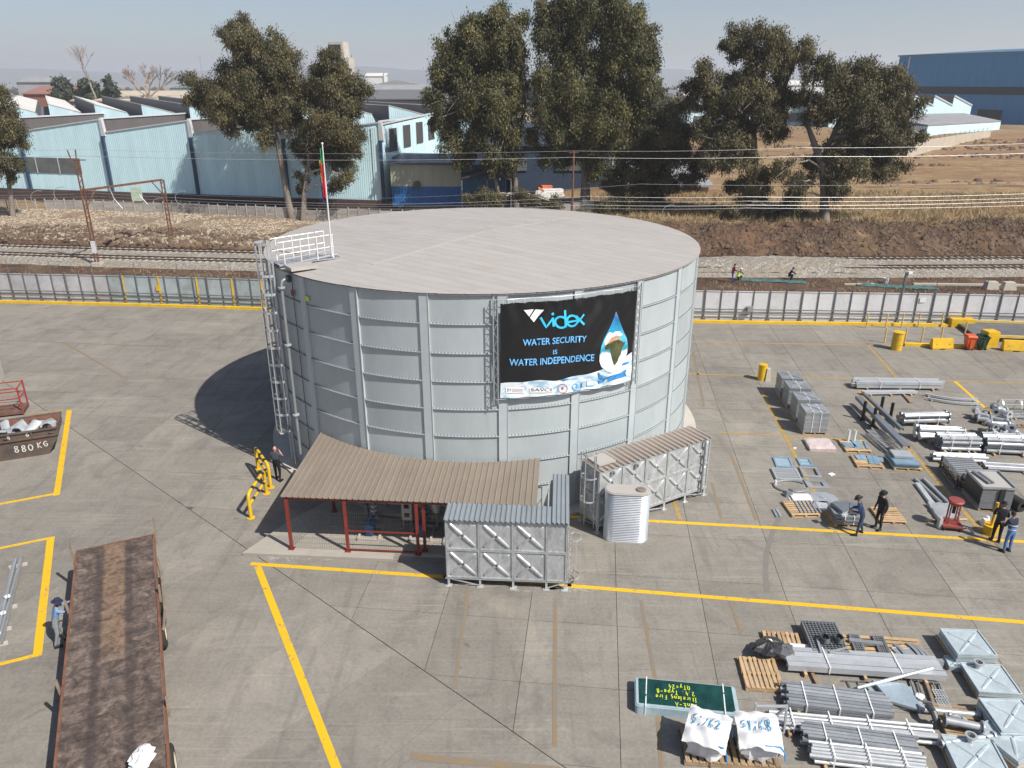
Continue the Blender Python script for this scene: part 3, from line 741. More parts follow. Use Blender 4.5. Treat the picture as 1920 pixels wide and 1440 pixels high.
def btext(txt, u0, v0, u1, v1, mat, name, bold=.01, h=None):
    """lettering whose baseline runs from (u0,v0) to (u1,v1)"""
    a = Vector(bp(u0, v0)); b = Vector(bp(u1, v1)); d = b - a
    o = text_mesh(txt, 1., mat, name, ban, None, bold, 0, 'LEFT', 0)
    xs = [v.co.x for v in o.data.vertices]; ys = [v.co.y for v in o.data.vertices]; w = max(xs) - min(xs); hh = max(ys) - min(0, min(ys))
    sx = d.length / w; sy = (h / hh) if h else sx; dn_ = d.normalized()
    import bmesh
    for v in o.data.vertices:
        X = (v.co.x - min(xs)) * sx; Z = v.co.y * sy; q = a + dn_ * X + Vector((-dn_.y, dn_.x)) * Z; v.co = (q.x, 0, q.y)
    bm = bmesh.new(); bm.from_mesh(o.data); bmesh.ops.triangulate(bm, faces=bm.faces[:]); bm.to_mesh(o.data); bm.free()
    return drape(o, .03)
btext('WATER SECURITY', 375, 712, 1098, 642, LB, 'slogan_line', .014, .27)
btext('IS', 716, 803, 768, 797, LB, 'slogan_line', .012, .19)
btext('WATER INDEPENDENCE', 235, 960, 1200, 868, LB, 'slogan_line', .014, .29)
def stroke(pts, w, mat, name, parent=None, off=.03, closed=False):
    if not closed: pts = [(a[0] + (b[0] - a[0]) * k / 4, a[1] + (b[1] - a[1]) * k / 4) for a, b in zip(pts[:-1], pts[1:]) for k in range(4)] + [pts[-1]]
    P = [Vector(bp(*p)) for p in pts]; m = MB(); Q = []; n = len(P)
    for i in range(n):
        d = (P[(i + 1) % n] - P[i - 1]) if closed else (P[min(i + 1, n - 1)] - P[max(0, i - 1)]); d.normalize(); nn = Vector((-d.y, d.x)) * w / 2
        Q += [(P[i].x + nn.x, 0, P[i].y + nn.y), (P[i].x - nn.x, 0, P[i].y - nn.y)]
    k = n if closed else n - 1
    m.add(Q, [(2 * i, 2 * i + 1, (2 * i + 3) % (2 * n), (2 * i + 2) % (2 * n)) for i in range(k)])
    return drape(m.build(name, mat, parent or ban), off)
def circ(cx, cy, rx, ry, a0=0, a1=360, n=26): return [(cx + rx * math.cos(R(a0 + (a1 - a0) * i / n)), cy - ry * math.sin(R(a0 + (a1 - a0) * i / n))) for i in range(n + 1)]
SW_ = .088
for pts in ([(570, 378), (636, 490), (716, 380)], [(712, 378), (722, 480)], circ(800, 425, 62, 62, 0, 360), [(842, 285), (850, 480)],
            [(868, 418), (985, 400)] + circ(925, 405, 62, 62, 5, 300), [(965, 345), (1075, 448)], [(1072, 330), (955, 465)]):
    stroke(pts, SW_, CY, 'wordmark_stroke')
flat([bp(*p) for p in circ(708, 335, 17, 17, n=12)[:-1]], CY, 'wordmark_dot')
m_, t_, b_ = newmat('white_to_cyan_print'); tc = t_.new('TexCoord'); sp = t_.new('SeparateXYZ'); t_.link(tc.outputs['Object'], sp.inputs[0])
t_.link(t_.ramp(t_.math('MULTIPLY_ADD', sp.outputs[2], 2.2, -6.2), [(.0, (.03, .45, .70)), (.45, (.85, .88, .9)), (.6, (.9, .9, .9))]), b_.inputs['Base Color'])
flat([bp(*p) for p in ((385, 300), (500, 292), (445, 372))], WH, 'emblem_triangle'); flat([bp(*p) for p in ((520, 292), (605, 288), (498, 435), (455, 385))], m_, 'emblem_bar')
# drop
m_, t_, b_ = newmat('drop_print'); tc = t_.new('TexCoord'); sp = t_.new('SeparateXYZ'); t_.link(tc.outputs['Object'], sp.inputs[0])
zf = t_.math('MULTIPLY_ADD', sp.outputs[2], 1 / 2.6, -.72 / 2.6 - .05)
nz = t_.noise(tc.outputs['Object'], 1.9, 5, .6, .6)
dc = t_.ramp(t_.math('ADD', zf, t_.math('MULTIPLY_ADD', nz, .3, -.15)), [(.0, (.82, .86, .88)), (.2, (.78, .85, .88)), (.28, (.03, .28, .42)), (.42, (.12, .52, .66)), (.58, (.03, .33, .55)), (.8, (.02, .13, .33)), (1., (.2, .3, .5))])
t_.link(dc, b_.inputs['Base Color']); b_.inputs['Roughness'].default_value = .35
drop = [(1495, 310), (1510, 345), (1550, 440), (1600, 530), (1650, 625), (1670, 720), (1668, 800), (1640, 880), (1590, 950), (1520, 1000), (1440, 1020), (1370, 1000), (1310, 950), (1278, 880), (1272, 800), (1290, 700), (1330, 610), (1390, 520), (1440, 430), (1475, 360)]
dob = flat([bp(*p) for p in drop], m_, 'water_drop', .025)
flat([bp(*p) for p in ((1340, 690), (1330, 640), (1370, 570), (1400, 540), (1450, 555), (1480, 535), (1550, 540), (1600, 585), (1560, 600), (1500, 585), (1430, 640), (1390, 690))], WH, 'cloud_patch', .032, dob)
AF = M('earth_green_print', (.07, .075, .03), .4, 0, .5, 3.); AFS = M('earth_sand_print', (.52, .33, .20), .4, 0, .3, 3.)
flat([bp(*p) for p in ((1330, 700), (1380, 655), (1430, 600), (1500, 590), (1560, 615), (1570, 650), (1500, 660), (1420, 690), (1350, 725))], AFS, 'desert_patch', .036, dob)
flat([bp(*p) for p in ((1335, 722), (1345, 690), (1400, 668), (1470, 648), (1540, 640), (1585, 655), (1605, 672), (1628, 655), (1618, 690), (1580, 735), (1562, 765), (1566, 800), (1530, 850), (1522, 880), (1490, 918), (1468, 930), (1455, 895), (1440, 850), (1446, 800), (1430, 762), (1415, 738), (1380, 742), (1352, 740))], AF, 'continent_patch', .04, dob)
SPL = M('splash_blue_print', (.04, .22, .50), .4, 0, .5, 4.)
for poly in (((1270, 1010), (1330, 1080), (1420, 1060), (1560, 1040), (1660, 990), (1650, 1030), (1530, 1075), (1400, 1095), (1320, 1100), (1275, 1090)), ((1265, 1110), (1350, 1095), (1345, 1125), (1275, 1150)), ((1400, 1100), (1640, 1035), (1655, 1070), (1500, 1110), (1400, 1130)), ((1590, 930), (1700, 905), (1690, 930), (1600, 950)), ((800, 1105), (900, 1092), (905, 1102), (850, 1122))):
    flat([bp(*p) for p in poly], SPL, 'splash_patch', .026)
stroke([(1268, 1020), (1290, 1060), (1340, 1090), (1360, 1070)], .03, SPL, 'splash_line'); stroke(circ(1480, 1030, 180, 45, 200, 340), .025, SPL, 'splash_line')
# row of small logos on the white strip
GRYP = M('grey_print', (.10, .10, .11), .5); REDP = M('red_print', (.45, .04, .05), .5)
flat([bp(*p) for p in ((205, 1232), (400, 1215), (402, 1290), (208, 1305))], WH, 'logo_panel', .022); flat([bp(*p) for p in ((455, 1215), (712, 1200), (714, 1255), (458, 1278))], WH, 'logo_panel', .022)
btext('SA', 468, 1256, 568, 1250, GRYP, 'logo_letters', .01, .13); btext('CS', 618, 1247, 708, 1240, GRYP, 'logo_letters', .01, .13)
stroke([(570, 1212), (592, 1250), (620, 1212)], .02, GRYP, 'logo_mark'); stroke(circ(594, 1220, 14, 14), .016, GRYP, 'logo_mark')
for dx in (0, 14, 30): stroke([(226 + dx, 1245), (226 + dx, 1290 - dx * .4)], .02, REDP if dx == 30 else GRYP, 'logo_mark')
for k in range(3): stroke([(270, 1250 + 16 * k), (385, 1240 + 16 * k)], .014, REDP if k < 2 else GRYP, 'logo_mark')
stroke(circ(832, 1208, 56, 52), .022, REDP, 'logo_ring'); flat([bp(*p) for p in ((822, 1195), (842, 1193), (842, 1220), (822, 1222))], REDP, 'logo_mark')
stroke(circ(985, 1185, 34, 34), .05, LB, 'logo_ring'); stroke([(985, 1185), (1035, 1185)], .05, LB, 'logo_mark'); stroke([(960, 1238), (1060, 1228)], .025, LB, 'logo_mark'); stroke([(1065, 1145), (1067, 1200)], .05, GRYP, 'logo_mark')
flat([bp(*p) for p in ((1135, 1130), (1215, 1120), (1215, 1180), (1135, 1192))], LB, 'logo_panel', .022); flat([bp(*p) for p in ((1142, 1128), (1210, 1120), (1210, 1168), (1142, 1178))], WH, 'logo_panel', .027)
# truss posts
def truss(x, name='truss_post'):
    m = MB()
    for dx, dy in ((-.09, .0), (.09, .0), (0, .15)): m.tube([(x + dx, dy, -.25), (x + dx, dy, BH + .22)], .025, 6)
    n = 13; z = np.linspace(-.2, BH + .18, n + 1)
    for i in range(n):
        s = 1 if i % 2 else -1
        for (a, b) in (((-.09, 0), (.09, 0)), ((.09, 0), (0, .15)), ((0, .15), (-.09, 0))):
            p, q = (a, b) if s > 0 else (b, a); m.tube([(x + p[0], p[1], z[i]), (x + q[0], q[1], z[i + 1])], .012, 4)
    m.build(name, GALV, ban)
truss(-.05); truss(BL + .06)
m = MB(); m.tube([(x, sag(x, BH) + .05, BH + .1) for x in np.linspace(-.05, BL + .05, 15)], .012, 6); m.build('top_bar', GALV, ban)
m = MB(); m.tube([(x, sag(x, 0) + .05, -.06) for x in np.linspace(-.05, BL + .05, 15)], .014, 6); m.build('bottom_bar', GALV, ban)
for x in (-.05, BL + .06):
    for z in (.6, 1.9, 3.2):
        m = MB(); m.bar((x, .15, z), (x, .26, z), .05, .05); m.build('wall_bracket', GALV, ban)

# ================================================================== FLAG
fb = Vector((TC[0], TC[1], 0)) + Vector(lp(TR - 2.30, .56, TH_ + .33))
fl_ = thing('flag_pole', 'white flagpole with limp multicoloured flag on the tank roof platform', 'flag', fb)
m = MB(); m.tube([(0, 0, -.05), (0, 0, 2.4), (0, 0, 4.75)], [.034, .03, .022], 8); m.lathe([(0, 4.74), (.05, 4.77), (.05, 4.82), (0, 4.86)], 8); m.build('pole', WHITEP, fl_, True)
cols = [((.02, .20, .09), 'green_band'), ((.65, .45, .02), 'gold_band'), ((.55, .02, .03), 'red_band'), ((.8, .8, .8), 'white_band'), ((.01, .03, .30), 'blue_band')]
def fold(name, col, x0, x1, z0, z1, off, parent):
    P = []; F = []; n = 14
    for i in range(n + 1):
        z = z0 + (z1 - z0) * i / n
        for j in range(5):
            x = (x0 + (x1 - x0) * j / 4) * .66; P.append((-x * (1 + .12 * math.sin(z * 3 + off)), .05 * math.sin(j * 2.2 + z * 2.3 + off) - .02 * off, z))
    for i in range(n):
        for j in range(4): F.append((i * 5 + j, i * 5 + j + 1, i * 5 + j + 6, i * 5 + j + 5))
    m = MB(); m.add(P, F); m.add([(p[0], p[1] + .006, p[2]) for p in P], F); m.build(name, M(name + '_cloth', col, .8), parent, True)
m = MB(); m.tube([(-.03, 0, 2.45), (-.03, 0, 4.62)], .012, 5); flg = m.build('flag', WHITEP, fl_)
fold('gold_band', (.65, .45, .02), .17, .27, 3.35, 4.1, 1., flg); fold('green_band', (.02, .22, .08), .02, .2, 3.5, 4.6, .0, flg); fold('red_band', (.58, .02, .03), .03, .2, 2.55, 4.0, 2., flg)
fold('white_band', (.8, .8, .8), .20, .26, 2.75, 3.4, .5, flg); fold('blue_band', (.01, .03, .32), .1, .3, 2.42, 3.15, -.6, flg); fold('green_tail_band', (.02, .22, .08), .18, .31, 3.05, 3.4, -1.6, flg)
# ================================================================== PUMP SHELTER
EA = Vector((-8.95, 25.72, 2.46)); EB = Vector((.93, 25.02, 2.46)); eL = (EB - EA).length; ea = math.atan2(EB.y - EA.y, EB.x - EA.x)
shel = thing('pump_shelter', 'open lean-to pump shelter with beige ribbed roof and red posts', 'shelter', (EA.x, EA.y, 0), ea)
BEIGE = M('beige_roof_sheeting', (.225, .188, .15), .6, .1, .05, .8, .03, 5, .035, (.19, .15, .12), .25)
ce, se = math.cos(ea), math.sin(ea)
def to_l(p): dx, dy = p[0] - EA.x, p[1] - EA.y; return (dx * ce + dy * se, -dx * se + dy * ce)
tcl = to_l(TC); RB = TR + .16
def back(x):                                       # where the roof meets the curved wall
    return tcl[1] - math.sqrt(max(.01, RB * RB - (x - tcl[0]) ** 2))
slant = lambda x: x                                # ribs run straight back
nsheet = 14; sw = eL / nsheet; RIBS = 3
for i in range(nsheet):
    m = MB(); xs = []; hs = []
    for r in range(RIBS):
        x0 = i * sw + r * sw / RIBS
        for dx, h in ((.0, .0), (.022, .032), (.05, .032), (.072, .0)): xs.append(x0 + dx); hs.append(h)
    xs.append((i + 1) * sw - .003); hs.append(0); P = []
    for x, h in zip(xs, hs):
        bx = x + .0; y1 = back(min(bx, eL)); P += [(x, 0, 2.46 + h), (x, y1, 2.46 + h + .052 * y1)]
    F = [(2 * k, 2 * k + 2, 2 * k + 3, 2 * k + 1) for k in range(len(xs) - 1)]
    m.add(P, F); m.add([(p[0], p[1], p[2] - .012) for p in P], F); m.build('roof_sheet', BEIGE, shel)
for y in (.12, 1.5, 2.7):
    m = MB(); x0 = .1 if y < 2 else .3
    m.bar((x0, y, 2.36 + .052 * y), (eL - .1, y, 2.36 + .052 * y), .06, .12); m.build('purlin', REDM, shel)
posts = [(.22, .02), (2.5, .02), (5.3, .0), (5.52, .25), (7.9, .02), (1.1, 2.9)]
ph = MB(); ph.box((0, 0, 1.24), (.11, .11, 2.2)); ph.box((0, 0, .135), (.24, .24, .02)); phm = ph.mesh('post', REDM)
for x, y in posts: link('post', phm, shel, (x, y, .0))
# slab
SLAB = M('pump_slab_concrete', (.33, .30, .258), .85, 0, .08, 1.0, .2, 14, 0, (.36, .33, .29), .4)
m = MB(); m.prism([(-1.62, -.42), (4.35, -.42), (4.35, -.02), (eL - .2, -.02), (eL - .2, 2.2), (5.6, 2.0), (3.2, 2.6), (.9, 4.3), (-.6, 2.0)], .0, .125); m.build('floor_slab', SLAB, shel)
# welded mesh fence
WIREM = M('dark_fence_wire', (.07, .07, .07), .6, .3)
def mesh_panel(a, b, z0, z1, name='mesh_panel', sp=.09):
    m = MB(); a = Vector(a); b = Vector(b); L = (b - a).length; d = (b - a) / L
    for t in np.arange(0, L, sp): m.tube([(a.x + d.x * t, a.y + d.y * t, z0), (a.x + d.x * t, a.y + d.y * t, z1)], .0032, 3, False)
    for z in np.arange(z0 + .05, z1, .2): m.tube([(a.x, a.y, z), (b.x, b.y, z)], .0036, 3, False)
    m.build(name, WIREM, shel)
mesh_panel((.3, .02), (2.44, .02), .16, 1.95); mesh_panel((.22, .1), (1.1, 2.8), .16, 1.95); mesh_panel((2.6, .02), (5.25, .0), .2, 1.95); mesh_panel((5.6, .0), (7.85, .02), .2, 1.95)
for z in (.2, 1.05):
    m = MB(); m.bar((2.56, .02, z), (5.28, .0, z), .04, .05); m.build('gate_rail', REDM, shel)
# pumps and pipework inside
PUMPB = M('blue_pump_paint', (.03, .10, .24), .45, 0, .1)
def pump(x, y, lab):
    p = Vector((EA.x + x * ce - y * se, EA.y + x * se + y * ce, .125))
    t = thing('pump_set', lab, 'pump', p, ea, 'pump sets under the shelter')
    m = MB(); m.bar((-.42, -.6, .05), (.42, -.6, .05), .08, .1); m.bar((-.42, .5, .05), (.42, .5, .05), .08, .1); m.bar((-.42, -.6, .05), (-.42, .5, .05), .08, .1); m.bar((.42, -.6, .05), (.42, .5, .05), .08, .1); m.build('base_frame', CREAM, t)
    m = MB(); m.tube([(0, -.3, .42), (0, .28, .42)], .19, 14); m.tube([(0, .28, .42), (0, .42, .42)], .12, 12); m.box((0, -.05, .18), (.3, .5, .2)); m.tube([(0, -.36, .42), (0, -.3, .42)], .2, 14); m.build('motor', PUMPB, t, True)
    m = MB(); m.lathe([(0, 0), (.2, .02), (.23, .15), (.2, .3), (0, .32)], 14, (0, .58, .22)); m.tube([(0, .58, .5), (0, .58, 1.1), (0, .8, 1.2), (0, 1.2, 1.2)], .08, 10); m.build('pump_casing', GALVD, t, True)
    m = MB(); m.hollow((0, .58, .72), (0, .58, .78), .15, .08, 14); m.hollow((0, .58, .95), (0, .58, 1.0), .15, .08, 14); m.build('flange', GALVB, t); return t
pump(3.1, 1.35, 'blue pump on the smallest pale base frame under the shelter roof'); pump(5.2, 1.45, 'pump behind the middle pale base frame, beside the control box'); pump(6.6, 1.3, 'pump behind the pale base frame nearest the panelled tank')
t = thing('pipe_manifold', 'long grey pipe manifold at the back of the pump shelter', 'pipe', (EA.x, EA.y, .125), ea)
m = MB(); m.tube([(2.4, 2.35, .95), (7.6, 2.2, .95)], .13, 12); m.build('header_pipe', GALVB, t, True)
for x in (3.1, 3.6, 5.2, 6.6): m = MB(); m.hollow((x - .03, 2.33, .95), (x + .03, 2.33, .95), .22, .12, 14); m.build('flange', GALVD, t)
for x in (2.7, 4.4, 6.0, 7.3): m = MB(); m.box((x, 2.3, .4), (.12, .2, .8)); m.build('support', GALVD, t)
t = thing('control_cabinet', 'tall pale control box standing on the pump floor', 'cabinet', (EA.x + 4.55 * ce - 1.75 * se, EA.y + 4.55 * se + 1.75 * ce, .125), ea)
m = MB(); m.box((0, 0, .95), (.42, .28, .9)); m.build('box', CREAM, t)
m = MB(); m.box((0, -.145, 1.15), (.2, .01, .18)); m.box((0, -.145, .75), (.2, .01, .18)); m.build('display', BLACKM, t)
m = MB(); m.box((-.15, 0, .25), (.05, .2, .5)); m.box((.15, 0, .25), (.05, .2, .5)); m.build('stand', GALVD, t)
t = thing('filter_vessel', 'white cylindrical filter vessel hanging in the pump shelter pipework', 'filter', (EA.x + 5.75 * ce - 1.75 * se, EA.y + 5.75 * se + 1.75 * ce, .125), ea)
m = MB(); m.lathe([(0, .85), (.14, .88), (.2, 1.0), (.2, 1.5), (.15, 1.6), (0, 1.62)], 16); m.build('body', GALVB, t, True); m = MB(); m.tube([(0, 0, 0), (0, 0, .9)], .06, 8); m.build('stem', GALVD, t)
t = tag(MB().add(*(lambda: ([(x, y, z) for x in (-.2, .22) for y in (-.15, .2) for z in (0, .75, 1.35)], [(0, 1, 4, 3), (1, 2, 5, 4), (6, 9, 10, 7), (7, 10, 11, 8), (0, 6, 7, 1), (1, 7, 8, 2), (3, 4, 10, 9), (4, 5, 11, 10), (2, 8, 11, 5)]))()).build('wrapped_valve', GALVB, None, True), 'bulky valve wrapped in silver foil beside the panelled tank', 'valve')
t.location = (EA.x + 6.75 * ce - 1.9 * se, EA.y + 6.75 * se + 1.9 * ce, .125); t.rotation_euler = (0, 0, ea)

# ================================================================== SECTIONAL PANEL TANKS
PW = 1.22
def smoothed(me, a=35):
    me.polygons.foreach_set('use_smooth', [True] * len(me.polygons)); me.set_sharp_from_angle(angle=R(a)); return me
PANM = None
def panel_mat():
    m, t, b = newmat('spangled_galvanised_panel'); tc = t.new('TexCoord'); oi = t.new('ObjectInfo')
    vm = t.new('VectorMath'); vm.operation = 'ADD'; t.link(tc.outputs['Object'], vm.inputs[0]); cx = t.new('CombineXYZ')
    k = t.math('MULTIPLY', oi.outputs['Random'], 50.); t.link(k, cx.inputs[0]); t.link(k, cx.inputs[2]); t.link(cx.outputs[0], vm.inputs[1])
    n = t.noise(t.mapping(vm.outputs[0], (1, 1, .45), (0, R(25), 0)), 2.2, 7, .65, 1.4); n2 = t.noise(vm.outputs[0], 9, 4)
    t.link(t.ramp(t.math('ADD', t.math('MULTIPLY', n, .75), t.math('MULTIPLY', n2, .25)), [(.33, (.27, .28, .285)), (.5, (.42, .435, .44)), (.62, (.52, .54, .55)), (.72, (.74, .77, .79))]), b.inputs['Base Color'])
    t.link(t.ramp(n, [(.3, .52), (.7, .30)]), b.inputs['Roughness']); b.inputs['Metallic'].default_value = .3
    t.link(t.bump(n, .25, .02), b.inputs['Normal']); return m
PANM = panel_mat()
def x_panel(w=PW, h=PW, plain=False, hk=1.):
    """pressed panel in the x-z plane, outside face towards -y: flanges, recessed field, raised cross"""
    m = MB(); f = .055; d = .05
    m.box((w / 2, .015, h / 2), (w - 2 * f, .012, h - 2 * f))
    m.box((f / 2, -.0, h / 2), (f - .006, d, h - .006)); m.box((w - f / 2, 0, h / 2), (f - .006, d, h - .006))
    m.box((w / 2, 0, f / 2), (w - 2 * f, d, f - .006)); m.box((w / 2, 0, h - f / 2), (w - 2 * f, d, f - .006))
    if not plain:
        c = Vector((w / 2, 0, h / 2))
        for sx, sz in ((1, 1), (1, -1), (-1, 1), (-1, -1)):
            e = Vector((w / 2 + sx * w * .35, 0, h / 2 + sz * h * .35)); d_ = (e - c).normalized(); n = Vector((-d_.z, 0, d_.x))
            a0, a1 = c + d_ * .04, e; P = []
            for p, wd, hh in ((a0, .075, .062), (a0 + (a1 - a0) * .5, .07, .058), (a1, .058, .046), (a1 + d_ * .06, .03, .0)):
                P += [p + n * wd + Vector((0, .010, 0)), p + n * wd * .45 + Vector((0, .010 - hh * hk, 0)), p - n * wd * .45 + Vector((0, .010 - hh * hk, 0)), p - n * wd + Vector((0, .010, 0))]
            m.add(P, [(4 * i + j, 4 * i + j + 1, 4 * i + j + 5, 4 * i + j + 4) for i in range(3) for j in range(3)])
    return smoothed(m.mesh('tank_panel', PANM))
XP = x_panel(); XPP = x_panel(.72, PW, True); XPN = x_panel(.95, PW)
GREYRF = M('grey_blue_roof_sheeting', (.24, .27, .29), .5, .2, .06, 1., .03, 6, .05)
BROWNRF = M('brown_roof_sheeting', (.21, .165, .135), .6, .1, .08, 1., .03, 6, .05)
BROWNRL = M('pale_brown_roof_sheeting', (.36, .31, .27), .6, .1, .08, 1., .03, 6, .05)
def ribbed(x0, x1, y0, y1, z, pitch, mat, parent, slope=0., name='roof_sheet', per=3):
    n = max(1, round((x1 - x0) / pitch)); p = (x1 - x0) / n; i = 0
    while i < n:
        k = min(per, n - i); m = MB(); xs = []; hs = []
        for r in range(k):
            a = x0 + (i + r) * p
            for dx, h in ((0, 0), (p * .2, .045), (p * .45, .045), (p * .62, 0)): xs.append(a + dx); hs.append(h)
        xs.append(x0 + (i + k) * p - .002); hs.append(0); P = []
        for x, h in zip(xs, hs): P += [(x, y0, z + h), (x, y1, z + h + slope * (y1 - y0))]
        F = [(2 * q, 2 * q + 2, 2 * q + 3, 2 * q + 1) for q in range(len(xs) - 1)]
        m.add(P, F); m.add([(q[0], q[1], q[2] - .012) for q in P], F); m.build(name, mat, parent); i += k
# --- the L-shaped tank in front of the shelter
f0 = g(838, 1083, .36); f1 = g(1064, 1092, .36); fa = ang(f0, f1); ZL = .38
ft = thing('panel_tank', 'low panelled steel tank with grey roof in front of the pump shelter', 'tank', (f0.x, f0.y, 0), fa, 'panelled steel tanks')
for c in range(3):
    for r in range(2): link('tank_panel', XP, ft, (c * PW, 0, ZL + r * PW))
for r in range(2): link('tank_panel', XPP, ft, (3 * PW, 0, ZL + r * PW))
WT = 3 * PW + .72
for r in range(2):                                  # left side and right side returns
    link('tank_panel', XPN, ft, (0, .95, ZL + r * PW), (0, 0, R(-90)))
    for q in range(3): link('tank_panel', XP, ft, (WT, q * PW * .9, ZL + r * PW), (0, 0, R(90)))
    for c in range(3): link('tank_panel', XP, ft, ((c + 1) * PW, .97, ZL + r * PW), (0, 0, R(180)))
    for q in range(2): link('tank_panel', XPN, ft, (WT - .72, 1.0 + (q + 1) * .95, ZL + r * PW), (0, 0, R(-90)))
m = MB(); m.prism([(.06, .06), (WT - .06, .06), (WT - .06, 3.2), (WT - .66, 3.2), (WT - .66, .92), (.06, .92)], ZL + .02, ZL + 2 * PW - .02); m.build('inner_shell', GALVD, ft)
ribbed(-.06, 3 * PW + .12, -.1, 1.05, ZL + 2 * PW + .03, .18, GREYRF, ft, .03)
ribbed(3 * PW + .13, WT + .05, -.1, 3.35, ZL + 2 * PW + .05, .18, GREYRF, ft, .03)
for x in (.06, PW, 2 * PW, 3 * PW, WT - .05):
    for y in (.05, .9):
        m = MB(); m.box((x, y, ZL / 2 + .01), (.075, .075, ZL - .02)); m.box((x, y, .012), (.24, .24, .02)); m.build('leg', GALVB, ft)
for y in (.03, .92): m = MB(); m.box((WT / 2, y, ZL - .03), (WT + .1, .08, .06)); m.build('base_beam', GALVB, ft)
for a, b in ((.06, PW), (WT - .05, 3 * PW)): m = MB(); m.bar((a, .02, ZL - .06), (b, .02, .06), .03, .03); m.build('brace', GALVB, ft)
m = MB()
for z in np.arange(ZL + .1, ZL + 2.4, .1): m.box((WT + .035, -.01, z), (.03, .03, .04))
m.build('bolt_row', GALVB, ft)
# ladder cages
def cage(parent, ox, oy, dirx, diry, z0, z1, ladder_z0=.1, w=.24, rad=.36, name='ladder'):
    d = Vector((dirx, diry)).normalized(); s = Vector((-d.y, d.x))
    P = lambda r, t, z: (ox + d.x * r + s.x * t, oy + d.y * r + s.y * t, z)
    m = MB()
    for t in (-w, w): m.bar(P(0, t, ladder_z0), P(0, t, z1 + .2), .05, .02)
    lad = m.build(name, GALVB, parent)
    rm = MB(); rm.tube([P(0, -w, 0), P(0, w, 0)], .012, 5); mm = rm.mesh('rung', GALVB)
    for z in np.arange(ladder_z0 + .2, z1, .28): link('rung', mm, lad, (0, 0, z))
    pts = [P(0, -w, 0)] + [P(.03 + rad + rad * math.sin(a - math.pi / 2) * 1. if 0 else .05 + rad * 1.05 * math.sin(a), -rad * math.cos(a), 0) for a in np.linspace(.15, math.pi - .15, 11)] + [P(0, w, 0)]
    hm = MB()
    for p, q in zip(pts[:-1], pts[1:]): hm.bar(p, q, .014, .06)
    hmm = hm.mesh('cage_hoop', GALVB)
    for z in np.linspace(z0, z1 + .2, max(2, int((z1 - z0) / .75) + 1)): link('cage_hoop', hmm, lad, (0, 0, z))
    for a in (.5, math.pi / 2, math.pi - .5):
        c = MB(); x, t = .05 + rad * 1.05 * math.sin(a), -rad * math.cos(a); c.bar(P(x, t, z0 - .02), P(x, t, z1 + .22), .05, .022); c.build('cage_strap', GALVB, lad)
    return lad
cage(ft, WT + .12, .55, 1, -.1, .3, 1.75, .1, .22, .32)
# --- long tank beside the big tank
s0 = g(1120, 985, .4); s1 = g(1310, 915, .4); sa = R(31.5)
st = thing('panel_tank', 'long panelled steel tank with caged ladder angled beside the round tank', 'tank', (s0.x, s0.y, 0), sa, 'panelled steel tanks')
NL = 5; ZL2 = .42; DEP = 1.22
for c in range(NL):
    for r in range(2):
        link('tank_panel', XP, st, (c * PW, 0, ZL2 + r * PW)); link('tank_panel', XP, st, ((c + 1) * PW, DEP, ZL2 + r * PW), (0, 0, R(180)))
for r in range(2): link('tank_panel', XP, st, (0, DEP, ZL2 + r * PW), (0, 0, R(-90))); link('tank_panel', XP, st, (NL * PW, 0, ZL2 + r * PW), (0, 0, R(90)))
m = MB(); m.box((NL * PW / 2, DEP / 2, ZL2 + PW), (NL * PW - .1, DEP - .1, 2 * PW - .06)); m.build('inner_shell', GALVD, st)
ribbed(-.05, NL * PW + .05, -.07, DEP + .08, ZL2 + 2 * PW + .03, .27, BROWNRL, st, .02, 'roof_sheet', 3)
rb = MB(); n = round((NL * PW + .1) / .27)
for i in range(n):
    x = -.05 + (i + .325) * (NL * PW + .1) / n; rb = MB(); rb.box((x, DEP / 2, ZL2 + 2 * PW + .09), (.07, DEP + .15, .02)); rb.build('roof_rib', BROWNRF, st)
m = MB(); m.box((.55, .62, ZL2 + 2 * PW + .14), (.85, .8, .08)); m.build('hatch', ROOFM, st)
for c in range(NL + 1):
    for y in (.06, DEP - .06):
        m = MB(); x = min(max(c * PW, .06), NL * PW - .06); m.box((x, y, ZL2 / 2), (.09, .09, ZL2 - .03)); m.box((x, y, .012), (.26, .26, .02)); m.build('leg', GALVB, st)
for y in (.03, DEP - .03): m = MB(); m.box((NL * PW / 2, y, ZL2 - .035), (NL * PW + .1, .08, .07)); m.build('base_beam', GALVB, st)
for c in range(0, NL, 2): m = MB(); m.bar((c * PW, .02, ZL2 - .08), ((c + 1) * PW, .02, .08), .03, .03); m.build('brace', GALVB, st)
m = MB(); m.tube([(NL * PW - .42, -.12, .3), (NL * PW - .42, -.12, ZL2 + 2.42), (NL * PW - .42, .1, ZL2 + 2.46)], .05, 8); m.build('level_pipe', GALVD, st, True)
for x in (.62, 1.86):
    m = MB(); m.hollow((x, -.035, ZL2 + 2 * PW - .2), (x, -.1, ZL2 + 2 * PW - .2), .1, .05, 12); m.tube([(x, -.03, ZL2 + 2 * PW - .2), (x, -.05, ZL2 + 2 * PW - .2)], .05, 10); m.build('nozzle', GALVD, st)
cage(st, -.1, .45, -1, -.35, 1.5, 3.4, .15, .24, .36)
